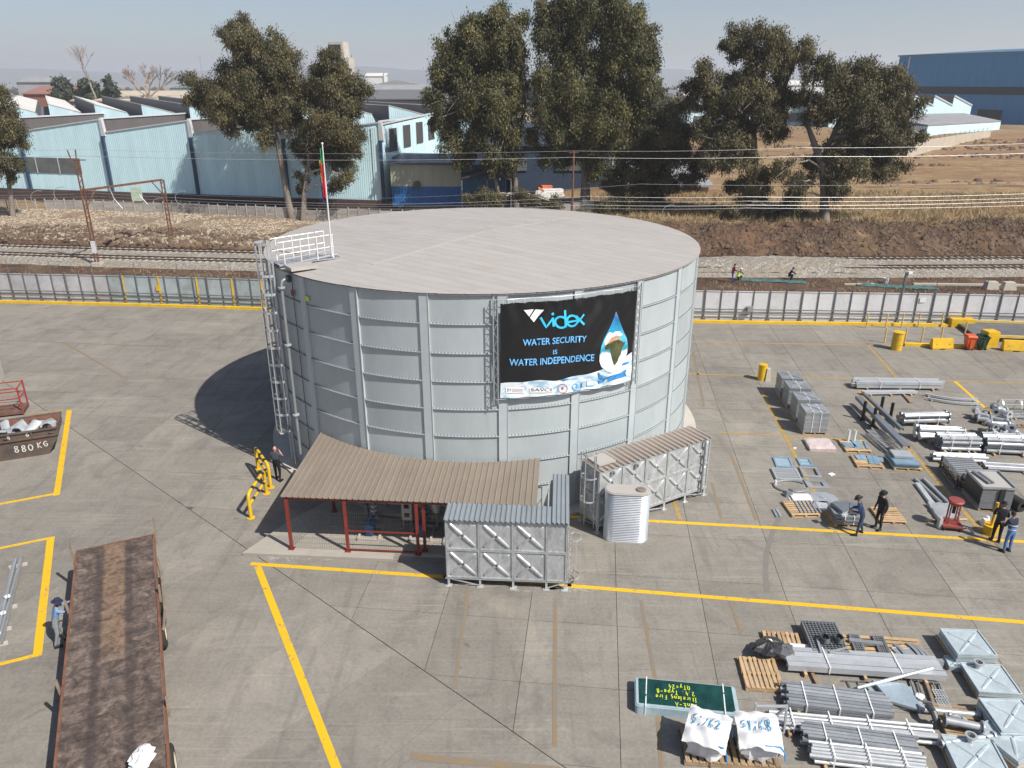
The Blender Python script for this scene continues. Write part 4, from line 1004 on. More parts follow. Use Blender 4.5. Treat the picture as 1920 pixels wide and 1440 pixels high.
# --- ribbed oval rainwater tank
og = Vector((4.62, 26.72, 0)); ot = thing('rainwater_tank', 'slim oval corrugated silver rainwater tank standing by the long panelled tank', 'tank', og, R(-6))
oh = 2.22; rib = 27; m = MB(); nst = 40; prof = []
for i in range(rib * 6 + 1):
    z = .05 + (oh - .1) * i / (rib * 6); prof.append((z, .022 * math.cos(2 * math.pi * i / 6)))
def stad(k, n, r, L=.48):
    a = 2 * math.pi * k / n
    return (math.cos(a) * r + (L if math.cos(a) > 0 else -L) * (1 if abs(math.cos(a)) > 1e-6 else 0), math.sin(a) * r)
P = []; 
for z, dr in prof:
    for k in range(nst): x, y = stad(k + .5, nst, .40 + dr); P.append((x, y, z))
F = [(i * nst + k, i * nst + (k + 1) % nst, (i + 1) * nst + (k + 1) % nst, (i + 1) * nst + k) for i in range(len(prof) - 1) for k in range(nst)]
m.add(P, F); OVM = M('corrugated_zinc', (.60, .62, .64), .33, .6, .05, 1., .02, 8); m.build('corrugated_wall', OVM, ot, True)
m = MB(); pol = [stad(k + .5, nst, .43) for k in range(nst)]; m.prism(pol, oh - .045, oh - .01); m.prism([stad(k + .5, nst, .38) for k in range(nst)], oh - .01, oh + .015); m.build('lid_plate', ROOFM, ot)
m = MB(); m.prism([stad(k + .5, nst, .42) for k in range(nst)], .0, .05); m.build('base_plate', OVM, ot)
m = MB(); m.lathe([(0, 0), (.2, 0), (.2, .05), (.16, .07), (0, .07)], 18, (.52, -.02, oh + .01)); m.bar((.46, -.02, oh + .09), (.6, .03, oh + .09), .03, .02); m.build('inlet_cover', M('brown_plastic_mesh', (.19, .15, .13), .7), ot)
# ================================================================== BACKGROUND BUILDINGS
def ribwall_mat(name, col, scale=5.2, dark=.82):
    """painted ribbed cladding: ribs too fine to build at this distance"""
    m, t, b = newmat(name); tc = t.new('TexCoord'); sp = t.new('SeparateXYZ'); t.link(tc.outputs['Object'], sp.inputs[0])
    w = t.math('SINE', t.math('MULTIPLY', t.math('ADD', sp.outputs[0], sp.outputs[1]), scale * 2 * math.pi / 1.6))
    n = t.noise(t.mapping(tc.outputs['Object'], (.6, .6, .08)), 1.2, 5)
    c = t.ramp(n, [(.3, tuple(x * .88 for x in col)), (.7, tuple(min(1, x * 1.08) for x in col))])
    t.link(c, b.inputs['Base Color']); b.inputs['Roughness'].default_value = .55
    t.link(t.bump(w, .22, .05), b.inputs['Normal']); return m
SKYB = ribwall_mat('pale_blue_cladding', (.60, .84, .90)); SKYB2 = ribwall_mat('pale_blue_end_cladding', (.62, .82, .87))
BROWN = ribwall_mat('brown_grey_cladding', (.115, .105, .10), 4); CAPM = M('pale_flashing', (.55, .57, .58), .5, .1, .06)
ROOFG = M('grey_far_roof', (.26, .26, .265), .7, 0, .12, .2); ROOFW = M('white_far_roof', (.62, .60, .56), .6, 0, .06, .2); ROOFB = M('beige_far_roof', (.44, .37, .29), .7, 0, .08, .2)
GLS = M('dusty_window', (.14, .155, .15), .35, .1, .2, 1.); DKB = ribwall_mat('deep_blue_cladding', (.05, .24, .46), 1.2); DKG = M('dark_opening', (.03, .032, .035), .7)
PIPEM = M('blue_black_downpipe', (.03, .06, .11), .5)
fc = g(720, 381, 2.0); fdir = R(-12.4)
fac = thing('factory', 'long pale blue sawtooth factory with brown clerestory bands behind the railway', 'building', (fc.x, fc.y, 0), fdir + math.pi)
# local x runs to the left along the front, local -y goes back
ZG = .3; LOW, HIGH, BW, DEPTH = 10.55, 12.35, 14.1, 21.
for k in range(5):
    xr, xl = k * BW, (k + 1) * BW
    m = MB(); m.extr([(xr, 0, ZG), (xl, 0, ZG), (xl, 0, LOW), (xr, 0, HIGH)], (0, -.25, 0)); m.build('front_wall', SKYB, fac)
    m = MB(); m.extr([(xl + .0, .12, LOW), (xr, .12, HIGH), (xr, .12, HIGH + .16), (xl, .12, LOW + .16)], (0, -.3, 0)); m.build('flashing', CAPM, fac)
    m = MB(); m.extr([(xl, -.3, LOW + .1), (xr, -.3, HIGH + .1), (xr, -DEPTH, HIGH + .1), (xl, -DEPTH, LOW + .1)], (0, 0, -.1)); m.build('roof', ROOFG, fac)
    m = MB(); m.extr([(xr, -.2, LOW - .2), (xr, -.2, HIGH + .1), (xr, -DEPTH, HIGH + .1), (xr, -DEPTH, LOW - .2)], (.2, 0, 0)); m.build('clerestory', BROWN, fac)
    m = MB(); m.box((xr + .02, -DEPTH / 2 - .1, HIGH + .2), (.35, DEPTH, .2)); m.build('ridge_flashing', CAPM, fac)
    m = MB(); m.extr([(xr - .55, .2, LOW - .35), (xr + .1, .2, LOW - .35), (xr + .1, .2, HIGH + .1), (xr - .35, .2, HIGH + .1)], (0, -.5, 0)); m.build('gutter_end', CAPM, fac)
    m = MB(); m.box((xr - .1, .22, (LOW - .4 + ZG) / 2), (.42, .3, LOW - .4 - ZG)); m.build('downpipe', PIPEM, fac)
    if k in (3, 4):
        for j in range(3):
            x = xr + 4.6 + j * 3.9; 
            if x + 3.6 > xl + (3 if k == 3 else 0): continue
            m = MB(); m.box((x + 1.85, .04, 5.9), (3.65, .1, 2.2)); wdw = m.build('window', GLS, fac); m = MB(); m.box((x + 3.75, .06, 5.9), (.14, .12, 2.3)); m.build('mullion', CAPM, wdw)
m = MB(); m.box((35, .3, 1.35), (74, .5, 2.1)); m.build('brown_plinth', M('brown_plinth_brick', (.075, .05, .042), .9, 0, .25, 1.2, .2), fac)
# right-hand end: taller gable wing with louvres
m = MB(); m.extr([(-.02, -.1, ZG), (-.02, -.1, 11.9), (-.02, -30, 12.75), (-.02, -30, ZG)], (-.3, 0, 0)); m.build('end_wall', SKYB2, fac)
m = MB(); m.extr([(-.32, .1, ZG), (1.2, .1, ZG), (1.2, .1, 11.75), (-.32, .1, 11.95)], (0, -.3, 0)); m.build('corner_pilaster', SKYB2, fac)
for j in range(5):
    y = -2.6 - j * 5.6; m = MB(); m.box((-.36, y - 1.2, 9.95 + .028 * -y), (.12, 2.9, 3.0)); lv = m.build('louvre', BROWN, fac)
    for q in range(6): m = MB(); m.box((-.44, y - 2.4 + q * .48, 9.95 + .028 * -y), (.06, .1, 2.9)); m.build('louvre_blade', DARKSTEEL, lv)
m = MB(); m.extr([(0, -.3, 12.1), (-.3, -.3, 12.1), (-.3, -30, 12.95), (0, -30, 12.95)], (0, 0, .18)); m.build('parapet_flashing', CAPM, fac)
m = MB(); m.extr([(.2, -21, 10.2), (24, -21, 10.2), (24, -30, 12.2), (.2, -30, 12.6)], (0, 0, .3)); m.build('rear_roof', ROOFG, fac)
for (y, z) in ((-1.0, 9.0), (-3.5, 7.6)):
    m = MB(); m.tube([(-.3, y, z), (-.75, y, z), (-.8, y, z - .35)], .28, 10); m.build('extractor_hood', DARKSTEEL, fac)
# second sawtooth range behind: bright white roofs with grey risers
rear = thing('white_roofed_factory', 'white sawtooth roofs of a factory range behind the pale blue factory', 'building', (0, 0, 0))
RSM = M('grey_riser', (.13, .13, .135), .7); rdir = Vector((-.5, .87, 0))
for k in range(13):
    a = Vector((-112 + 8.4 * k, 142 - 1.2 * k, 0)); X = Vector((1, -.1, 0)); L = rdir * 105
    def Q(t, z): return a + X * t + Vector((0, 0, z))
    for t0, z0, t1, z1, mt, nm in ((0, 14.0, 5.6, 12.7, ROOFW, 'roof'), (5.6, 12.7, 6.3, 11.0, RSM, 'riser'), (6.3, 11.0, 8.4, 11.0, RSM, 'gutter'), (8.38, 11.0, 8.4, 14.0, RSM, 'riser')):
        m = MB(); m.extr([Q(t0, z0), Q(t1, z1), Q(t1, z1) + L, Q(t0, z0) + L], (0, 0, -.12)); m.build(nm, mt, rear)
    m = MB(); m.extr([Q(0, .5), Q(8.4, .5), Q(8.4, 10.9), Q(6.3, 10.9), Q(5.6, 12.5), Q(0, 13.8)], (0, .2, 0)); m.build('gable_wall', SKYB2, rear)
# blue-and-cream shed and the dark lean-to
shd = thing('corrugated_shed', 'small shed with cream upper wall, blue base and blue roof beside the factory', 'building', (g(740, 384, 2).x, 104.2, 0), R(-1.5))
CRM = ribwall_mat('cream_cladding', (.34, .345, .27), 4); BLU = ribwall_mat('bright_blue_cladding', (.02, .11, .30), 4); BLUR = M('blue_tin_roof', (.055, .085, .14), .5, .1, .25, .6)
m = MB(); m.box((4.4, 3, 1.9 + 1.3), (9.3, 6, 2.6)); m.build('base_wall', BLU, shd); m = MB(); m.box((4.4, 2.96, 6.0), (9.4, 6, 3.1)); m.build('upper_wall', CRM, shd)
m = MB(); m.extr([(-.4, -.5, 7.35), (15.5, -.5, 7.1), (15.5, 8, 7.7), (-.4, 8, 7.95)], (0, 0, .15)); m.build('roof', BLUR, shd)
m = MB(); m.box((12.1, 3, 4.4), (5.7, 5.8, 5.2)); m.build('blue_side_wall', ribwall_mat('dull_blue_cladding', (.03, .11, .22), 4), shd)  # side bay clad in a duller blue than the base wall
m = MB(); m.tube([(3.2, -.02, 4.7), (3.2, -.42, 4.6)], .5, 14); m.build('extractor_fan', DARKSTEEL, shd)
lt_ = thing('lean_to', 'dark open lean-to with a rusty tin roof under the trees', 'shed', (g(868, 384, 2).x, 101.5, 0), R(-2))
RUSTR = M('rusty_tin_roof', (.10, .065, .05), .8, 0, .35, 1.2, .1, 6, 0, (.17, .12, .10), .5)
m = MB(); m.extr([(0, 0, 5.6), (3.4, -.2, 6.6), (3.4, 6, 7.4), (0, 6, 6.6)], (0, 0, .1)); m.extr([(3.4, -.2, 6.6), (6.6, 0, 5.5), (6.6, 6, 6.4), (3.4, 6, 7.4)], (0, 0, .1)); m.build('roof', RUSTR, lt_)
for x in (.1, 3.4, 6.5): m = MB(); m.box((x, .1, 3.6), (.16, .16, 3.9)); m.build('post', GALVD, lt_)
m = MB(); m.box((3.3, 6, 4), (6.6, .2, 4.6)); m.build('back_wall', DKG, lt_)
# scrap and sheets stored under the trees
for i, (u, v, c, w, lab) in enumerate(((905, 345, (.30, .03, .02), 1.6, 'red drum stack under the lean-to'), (1030, 345, (.62, .62, .60), 5., 'white sheet roof seen between the tree trunks'), (1022, 338, (.60, .16, .06), 2.6, 'orange tarpaulin heap behind the tree trunks'), (1050, 365, (.22, .22, .23), 7., 'grey tin roof low behind the tree trunks'), (955, 352, (.03, .12, .3), 1.5, 'blue crate pile beside the lean-to'))):
    p = g(u, v + 12, 2.4); m = MB(); m.box((0, 0, .5), (w, 2.2, 1.0), taper=.8); m.box((w * .1, .2, 1.15), (w * .6, 1.4, .3), rz=.2); o = m.build('stored_sheets', M('stored_goods_%d' % i, c, .7, 0, .2, 1.)); o.location = (p.x, p.y, tz(p.x, p.y) - .1); tag(o, lab, 'goods')

# precast concrete wall at the top of the bank
PCM = M('precast_concrete_plank', (.36, .335, .30), .9, 0, .12, 1.5, .2, 10, .14, (.24, .21, .17), .4)
pw = thing('precast_wall', 'low grey concrete plank wall along the top of the railway bank', 'wall', (0, 0, 0))
WP = [(-80, 110.0), (-49, 107.0), (-33, 102.6), (-17, 99.5), (4, 99.5), (11, 99.5)]
pkm = MB(); pkm.box((0, 0, 0), (1.42, .06, .262)); pkmm = pkm.mesh('plank', PCM); psm = MB(); psm.box((0, 0, .75), (.13, .16, 1.65), taper=.9); psmm = psm.mesh('post', PCM)
x = -74.; cnt = 0
while x < 10.5:
    y = pl(WP, x); a = math.atan2(pl(WP, x + 1) - pl(WP, x), 1); z = tz(x, y) - .08; z2 = tz(x + 1.45 * math.cos(a), pl(WP, x + 1.45)) - .08
    link('post', psmm, pw, (x, y, z), (0, 0, a)); xm = x + .725 * math.cos(a); 
    if -66 < x < 10:
        for q in range(5): link('plank', pkmm, pw, (xm, y + .725 * math.sin(a), (z + z2) / 2 + .15 + q * .275), (0, 0, a))
    x += 1.45 * math.cos(a)
# right: wall of the works across the field, sawtooth shed, big blue hall
BW_ = M('beige_block_wall', (.42, .37, .30), .9, 0, .1, .5)
fwal = thing('field_wall', 'pale block wall with wire on top across the dry field', 'wall')
a, b = g(1700, 292, 3.6), g(1855, 259, 4.2); m = MB(); n = 16
for i in range(n):
    p = a + (b - a) * i / n; q = a + (b - a) * (i + 1) / n; m = MB(); m.bar((p.x, p.y, 4.6), (q.x, q.y, 4.7), .2, 3.0); m.build('wall_panel', BW_, fwal); m = MB(); m.tube([(p.x, p.y, 6.0), (p.x - .2, p.y - .3, 6.9)], .05, 5); m.build('wire_post', FPOST, fwal)
m = MB()
for z in (6.3, 6.6, 6.85): m.tube([(a.x, a.y, z), (b.x, b.y, z)], .02, 4)
m.build('wire', FPOST, fwal)
lo = thing('low_workshop', 'low pale blue workshop with grey roof beyond the dry field', 'building'); 
def quadprism(P, h, mat, name, parent):
    m = MB(); m.prism([(p.x, p.y) for p in P], 1.5, h); return m.build(name, mat, parent)
c0, c1, c2, c3 = at(1735, 262, 205), at(1872, 250, 228), at(1800, 240, 250), at(1620, 245, 232)
quadprism([c0, c1, c2, c3], 6.9, SKYB, 'wall', lo); m = MB(); m.extr([(p.x, p.y, 7.0 + (1.3 if i > 1 else 0)) for i, p in enumerate((c0, c1, c2, c3))], (0, 0, .3)); m.build('roof', ROOFG, lo)
sw_ = thing('sawtooth_workshop', 'pale blue sawtooth workshop in front of the big blue hall', 'building', (at(1815, 232, 255).x, 255, 0), R(14))
for k in range(7):
    x0, x1 = -k * 7.2, -(k + 1) * 7.2
    m = MB(); m.extr([(x0, 0, 1.5), (x1, 0, 1.5), (x1, 0, 13.4), (x0, 0, 10.6)], (0, .3, 0)); m.build('front_wall', SKYB2, sw_)
    m = MB(); m.extr([(x0, 0, 10.7), (x1, 0, 13.5), (x1, 40, 13.5), (x0, 40, 10.7)], (0, 0, -.15)); m.build('roof', ROOFG, sw_)
    m = MB(); m.extr([(x1, 0, 10.4), (x1, 0, 13.5), (x1, 40, 13.5), (x1, 40, 10.4)], (-.2, 0, 0)); m.build('riser', BROWN, sw_)
    m = MB(); m.extr([(x0, -.05, 10.55), (x1, -.05, 13.35), (x1, -.05, 13.75), (x0, -.05, 10.95)], (0, -.15, 0)); m.build('flashing', CAPM, sw_)
hl = thing('blue_hall', 'tall dark blue industrial hall with a black band on the skyline', 'building', (at(1664, 240, 330).x, 330, 0), R(-64))
m = MB(); m.box((60, 4, 13.6), (120, 8, 26.6)); m.build('wall', DKB, hl); m = MB(); m.box((60, 34, 13.5), (119.9, 52, 26.4)); m.build('rear_bay', DKB, hl)
m = MB(); m.extr([(-.4, -.5, 26.9), (120, -.5, 26.9), (120, 60, 30), (-.4, 60, 30)], (0, 0, .5)); m.build('roof', M('blue_hall_roof', (.05, .14, .22), .5), hl)
m = MB(); m.box((60, -.1, 14.6), (120, .3, 2.6)); m.build('window_band', DKG, hl); m = MB(); m.box((5, -.2, 20), (.5, .3, 14)); m.build('white_trim', WHITEP, hl); m = MB(); m.box((42, -.15, 4.5), (9, .4, 7.5)); m.build('door', DKG, hl)

# distant town: one builder, each with its own look
def warehouse(u0, u1, vt, vb, Y, label, wall, roof, kind=0, rz=0.):
    a, b = at(u0, vt, Y), at(u1, vt, Y); w = b.x - a.x; h = a.z; zb = 2.2
    t = thing('far_building', label, 'building', ((a.x + b.x) / 2, Y, 0), rz, 'distant industrial buildings'); d = max(14, w * .4)
    m = MB(); m.box((0, d / 2, (h + zb) / 2 - .8), (w, d, h - zb)); m.build('wall', wall, t)
    m = MB()
    if kind == 0: m.extr([(-w / 2 - .5, -.6, h - .9), (w / 2 + .5, -.6, h - .9), (w / 2 + .5, d, h + 1.6), (-w / 2 - .5, d, h + 1.6)], (0, 0, .3))
    else: m.extr([(-w / 2 - .5, -.5, h - 1), (0, -.5, h + w * .07), (w / 2 + .5, -.5, h - 1)], (0, d, 0))
    m.build('roof', roof, t)
    n = max(2, min(8, int(w / 8)))
    for i in range(n): m = MB(); m.box((-w / 2 + w * (i + .5) / n, -.12, zb + (h - zb) * .5), (w / n * .6, .2, (h - zb) * .28)); m.build('window', GLS, t)
    return t
GR = M('grey_far_wall', (.30, .31, .33), .8, 0, .08, .1); WHT = M('white_far_wall', (.62, .62, .61), .8, 0, .05, .1); RBR = M('red_brick_far_wall', (.24, .105, .07), .9, 0, .12, .1); BLG = M('blue_grey_far_wall', (.26, .33, .38), .8, 0, .08, .1); GRN = M('green_far_roof', (.22, .30, .26), .7)
for args in ((30, 112, 151, 185, 420, 'long grey portal shed far left beyond the white roofs', GR, ROOFG, 0), (42, 118, 172, 190, 300, 'low brick building with red walls left of the dark trees', RBR, M('red_far_roof', (.26, .12, .09), .8), 0), (128, 345, 184, 196, 235, 'very long low building with beige roof behind the white roofs', WHT, ROOFB, 0),
             (318, 372, 162, 180, 520, 'grey gabled shed with green roof beside the bare tree', BLG, GRN, 1), (372, 430, 148, 170, 800, 'white office block behind the tall left gum tree', WHT, ROOFG, 0), (684, 722, 141, 160, 700, 'white stepped plant building under the hazy hill', WHT, ROOFW, 0), (690, 800, 158, 176, 560, 'broad grey shed with shallow gable between the gum trees', GR, ROOFG, 1),
             (680, 820, 166, 182, 430, 'long shed with white glazed strip between the gum trees', WHT, ROOFG, 0), (676, 812, 181, 200, 250, 'dark grey warehouse roof directly behind the louvred wing', M('dark_far_wall', (.10, .10, .11), .8), M('dark_far_roof', (.13, .13, .14), .7), 0), (1245, 1335, 163, 185, 620, 'pale grey shed between the two big tree groups', GR, ROOFG, 1), (1285, 1330, 176, 190, 330, 'small white flat shed behind the right tree group', WHT, ROOFW, 0),
             (1420, 1560, 157, 172, 500, 'bright white shed seen through the right tree crown', WHT, ROOFW, 0), (1290, 1420, 200, 236, 260, 'pale blue works building behind the right tree trunks', SKYB2, ROOFG, 0), (1460, 1640, 190, 236, 258, 'pale blue hall showing through the rightmost tree', SKYB2, ROOFG, 0), (806, 985, 214, 262, 175, 'white rendered works building behind the tall gum trees', M('white_render_wall', (.66, .68, .68), .8), ROOFB, 0), (880, 1150, 262, 350, 121, 'dark blue shed half hidden behind the big central gum trees', M('navy_far_wall', (.02, .04, .075), .7), M('navy_far_roof', (.05, .06, .08), .6), 0), (1168, 1330, 338, 380, 112, 'low cream wall building behind the bushy gum', BW_, ROOFG, 0), (815, 870, 262, 290, 150, 'beige yard store with sloping roof behind the blue shed', ROOFB, ROOFB, 0)):
    warehouse(*args)
# smoke stack, radio mast
t = thing('chimney', 'thin pale chimney on the hazy skyline', 'chimney', (at(721, 150, 700).x, 700, 0)); m = MB(); m.tube([(0, 0, 2), (0, 0, at(721, 137, 700).z)], [1.3, 1.0], 10); m.build('stack', WHT, t)
t = thing('radio_mast', 'faint lattice radio mast on the left skyline', 'mast', (at(381, 150, 900).x, 900, 0)); zt = at(381, 103, 900).z; m = MB()
for dx in (-1, 1): m.tube([(dx * 1.6, 0, 2), (dx * .5, 0, zt)], .22, 4)
for i in range(12): z = 2 + (zt - 2) * i / 12; m.tube([(-1.5 + i * .08, 0, z), (1.5 - i * .08, 0, z + (zt - 2) / 12)], .14, 3)
m.build('lattice', GR, t)
# hopper tower
hp = at(640, 160, 165); ht = thing('hopper_tower', 'concrete hopper tower with dark open head above the left gum tree', 'tower', (hp.x, 165, 0), R(-14)); CT = M('weathered_tower_concrete', (.42, .39, .34), .9, 0, .15, .5)
zt = at(640, 79, 165).z
m = MB(); m.box((0, 0, zt - 1.5), (3.4, 2.8, 3.0), taper=.92); m.build('head', CT, ht); m = MB(); m.box((-.2, -1.42, zt - 1.6), (2.6, .2, 2.2)); m.build('opening', DKG, ht)
m = MB(); m.box((1.3, 0, zt - 4.6), (2.6, 2.4, 3.4)); m.build('neck', CT, ht); m = MB(); m.box((1.6, .5, (zt - 6) / 2), (3.2, 3, zt - 6)); m.build('shaft', CT, ht); m = MB(); m.box((3.6, -.6, zt - 6.2), (3, 2, .2)); m.build('landing', DARKSTEEL, ht)
# hills
hm_ = M('hazy_hill', (.05, .065, .05), 1., 0, .35, .01)
m = MB(); P = []; F = []; xs = np.linspace(-3800, 3800, 180)
for x in xs:
    h = 26 + 30 * float(vnoise(x, 0, 620, 0)) + 12 * float(vnoise(x, 40, 170, 1)) + 8 * random.random() + 10 * math.exp(-((x - 250) / 350) ** 2)
    P += [(2 * x, 5000, 0), (2 * x, 5500, 2 * h - 10), (2 * x, 6800, h * 1.6), (2 * x, 7800, 0)]
for i in range(len(xs) - 1):
    for j in range(3): F.append((4 * i + j, 4 * i + 4 + j, 4 * i + 5 + j, 4 * i + 1 + j))
m.add(P, F); struct(m.build('hills', hm_, None, True))

# ================================================================== CATENARY
RUST = M('rusty_gantry_steel', (.17, .075, .045), .75, .1, .3, 2., .1, 10, .05); 
gy0, gy1 = Vector((-42.1, 76.5, 0)), Vector((-39.9, 89.4, 0)); z1 = tz(gy1.x, gy1.y) - .2; zb0 = at(155, 357, 76.5).z; zb1 = at(308, 337, 89.4).z
ga = thing('rail_gantry', 'rusty lattice railway gantry spanning the tracks by the grey fence', 'gantry', (0, 0, 0))
def lattice(a, b, w, name):
    m = MB(); a = Vector(a); b = Vector(b); d = (b - a); 
    for s in (-1, 1): m.bar(a + Vector((s * w, 0, 0)), b + Vector((s * w, 0, 0)), .1, .12)
    n = int(d.length / .55)
    for i in range(n):
        s = 1 if i % 2 else -1; m.bar(a + d * i / n + Vector((s * w, 0, 0)), a + d * (i + 1) / n - Vector((s * w, 0, 0)), .05, .05)
    m.build(name, RUST, ga)
lattice((gy0.x, gy0.y, 0), (gy0.x, gy0.y, at(140, 300, 76.5).z), .17, 'mast'); lattice((gy1.x, gy1.y, z1), (gy1.x, gy1.y, zb1), .17, 'mast')
m = MB(); m.bar((gy0.x, gy0.y, zb0), (gy1.x, gy1.y, zb1), .16, .22); m.bar((gy0.x, gy0.y, zb0 - 1.8), gy0 + (gy1 - gy0) * .15 + Vector((0, 0, zb0)), .08, .08); m.bar((gy1.x, gy1.y, zb1 - 1.8), gy0 + (gy1 - gy0) * .85 + Vector((0, 0, zb1)), .08, .08); m.build('cross_beam', RUST, ga)
zt = at(140, 300, 76.5).z; m = MB(); m.bar((gy0.x - 1.1, gy0.y, zt), (gy0.x + .9, gy0.y, zt), .1, .1); m.bar((gy0.x - .5, gy0.y, zt), (gy0.x - .7, gy0.y, zt + .95), .08, .08); m.bar((gy0.x, gy0.y, zt), (gy0.x + .1, gy0.y, zt + .95), .08, .08); m.build('cross_arm', RUST, ga)
m = MB(); m.box((gy0.x, gy0.y, 1.9), (.46, .2, 1.2)); m.build('white_band', WHITEP, ga); m = MB(); m.box((gy0.x, gy0.y, .1), (.9, .9, .5)); m.build('footing', CREAM, ga)
m = MB(); m.box((gy1.x - 2.7, gy1.y - 1, at(290, 365, 88).z), (1.2, .15, 1.5)); m.build('notice_board', M('pale_green_board', (.42, .50, .38), .7), ga)
for q in (.3, .62): 
    c = gy0 + (gy1 - gy0) * q; zc = zb0 + (zb1 - zb0) * q; m = MB(); m.tube([(c.x, c.y, zc), (c.x + .3, c.y, zc - 1.2), (c.x + 1.0, c.y, zc - 2.2)], .05, 5); m.tube([(c.x + 1.0, c.y, zc - 2.2), (c.x + .9, c.y, zc - 2.9)], .04, 5); m.build('dropper_arm', GALV, ga)
def wire_pole(u, vt, Y, label, h0):
    top = at(u, vt, Y); t = thing('wire_pole', label, 'pole', (top.x, Y, h0), group='line poles'); m = MB(); m.tube([(0, 0, -.3), (0, 0, top.z - h0)], [.13, .09], 8); m.build('shaft', RUST, t); m = MB(); m.bar((-.5, 0, top.z - h0 - .1), (.5, 0, top.z - h0 - .1), .08, .08); m.build('arm', RUST, t); return top
ptop = wire_pole(1076, 284, 80.6, 'slim rusty pole rising behind the tank roof', .2)
WIRE = M('bright_line_wire', (.42, .42, .43), .4, .4); WIRED = M('dull_line_wire', (.20, .20, .21), .5, .3)
def cable(pts, r, name, label, mat=WIRE):
    m = MB(); P = []
    for a, b in zip(pts[:-1], pts[1:]):
        a = Vector(a); b = Vector(b)
        for i in range(14): k = i / 14; p = a + (b - a) * k; p.z -= .35 * 4 * k * (1 - k) * min(1, (b - a).length / 50); P.append(p)
    P.append(Vector(pts[-1])); m.tube(P, r, 5); tag(m.build(name, mat), label, 'cable', 'overhead railway wires')
yw = lambda x: ytrack(x)
def wl(*uvY): return [at(u, v, Y) for u, v, Y in uvY]
cable(wl((-80, 282, 82), (140, 280, 76.5), (1076, 283, 79), (1500, 277, 80), (2000, 265, 84)), .010, 'line_wire', 'thin topmost overhead wire crossing in front of the gum trees')
cable(wl((-80, 293, 82), (140, 292, 76.5), (1076, 295, 79), (1500, 293, 80), (2000, 284, 84)), .017, 'line_wire', 'bright thick overhead wire just below the topmost one')
cable(wl((-80, 358, 80), (170, 357, 77), (700, 372, 78), (1200, 345, 80), (2000, 338, 84)), .012, 'line_wire', 'faint overhead wire passing low across the tree trunks', WIRED)
cable(wl((-80, 366, 79), (180, 362, 77), (720, 383, 78), (1100, 368, 79), (1400, 369, 80), (2000, 360, 84)), .014, 'line_wire', 'upper of the four pale wires over the dry grass bank')
cable(wl((-80, 370, 81), (180, 368, 81), (720, 387, 81), (1100, 376, 82), (1400, 377, 83), (2000, 368, 86)), .010, 'line_wire', 'second of the four pale wires over the dry grass bank')
cable(wl((-80, 376, 79), (180, 374, 77), (720, 392, 78), (1100, 384, 79), (1400, 384.5, 80), (2000, 374, 84)), .014, 'line_wire', 'third of the four pale wires over the dry grass bank')
cable(wl((-80, 381, 81), (180, 380, 81), (720, 397, 81), (1100, 390, 82), (1400, 390, 83), (2000, 382, 86)), .009, 'line_wire', 'lowest of the four pale wires over the dry grass bank')
for i, (u, v, Y, lab) in enumerate(((1258, 398, 80, 'curved white wire hook hanging beside the tank roof edge'), (75, 372, 77, 'curved white wire hook hanging at the far left of the wires'), (118, 365, 77, 'curved white wire hook left of the gantry mast'), (302, 385, 80, 'curved white wire hook just left of the gantry leg'), (345, 372, 80, 'curved white wire hook right of the gantry leg'))):
    c = at(u, v, Y); m = MB(); m.tube([(c.x + .9 * math.cos(a), c.y, c.z + .75 * math.sin(a)) for a in np.linspace(R(70), R(250), 9)], .03, 5); tag(m.build('wire_hook', WIRE), lab, 'wire hook', 'wire hooks')
# ================================================================== TREES
def leaf_mat(name, dark, mid, light):
    m, t, b = newmat(name); pos = t.new('NewGeometry').outputs['Position']; at_ = t.new('Attribute'); at_.attribute_name = 'tone'
    n = t.math('ADD', t.math('MULTIPLY', t.noise(pos, .45, 3), .5), t.math('MULTIPLY', at_.outputs['Fac'], .5))
    c = t.ramp(n, [(.25, dark), (.5, mid), (.75, light)]); t.link(c, b.inputs['Base Color']); b.inputs['Roughness'].default_value = .55; b.inputs['Specular IOR Level'].default_value = .35
    tr = t.new('BsdfTranslucent'); t.link(c, tr.inputs[0]); mx = t.new('MixShader'); mx.inputs[0].default_value = .26
    out = m.node_tree.nodes['Material Output']; t.link(b.outputs[0], mx.inputs[1]); t.link(tr.outputs[0], mx.inputs[2]); t.link(mx.outputs[0], out.inputs[0]); return m
GUM = leaf_mat('gum_leaves', (.036, .035, .016), (.100, .090, .040), (.205, .168, .074))
GUMG = leaf_mat('green_gum_leaves', (.034, .037, .015), (.098, .095, .038), (.200, .175, .066))
BARK = M('gum_bark', (.20, .165, .135), .85, 0, .25, 1.5, .3, 6, 0, (.09, .075, .065), .6, stretch=(1, 1, .3)); BARKL = M('pale_branch_bark', (.33, .28, .23), .85, 0, .2, 2.)
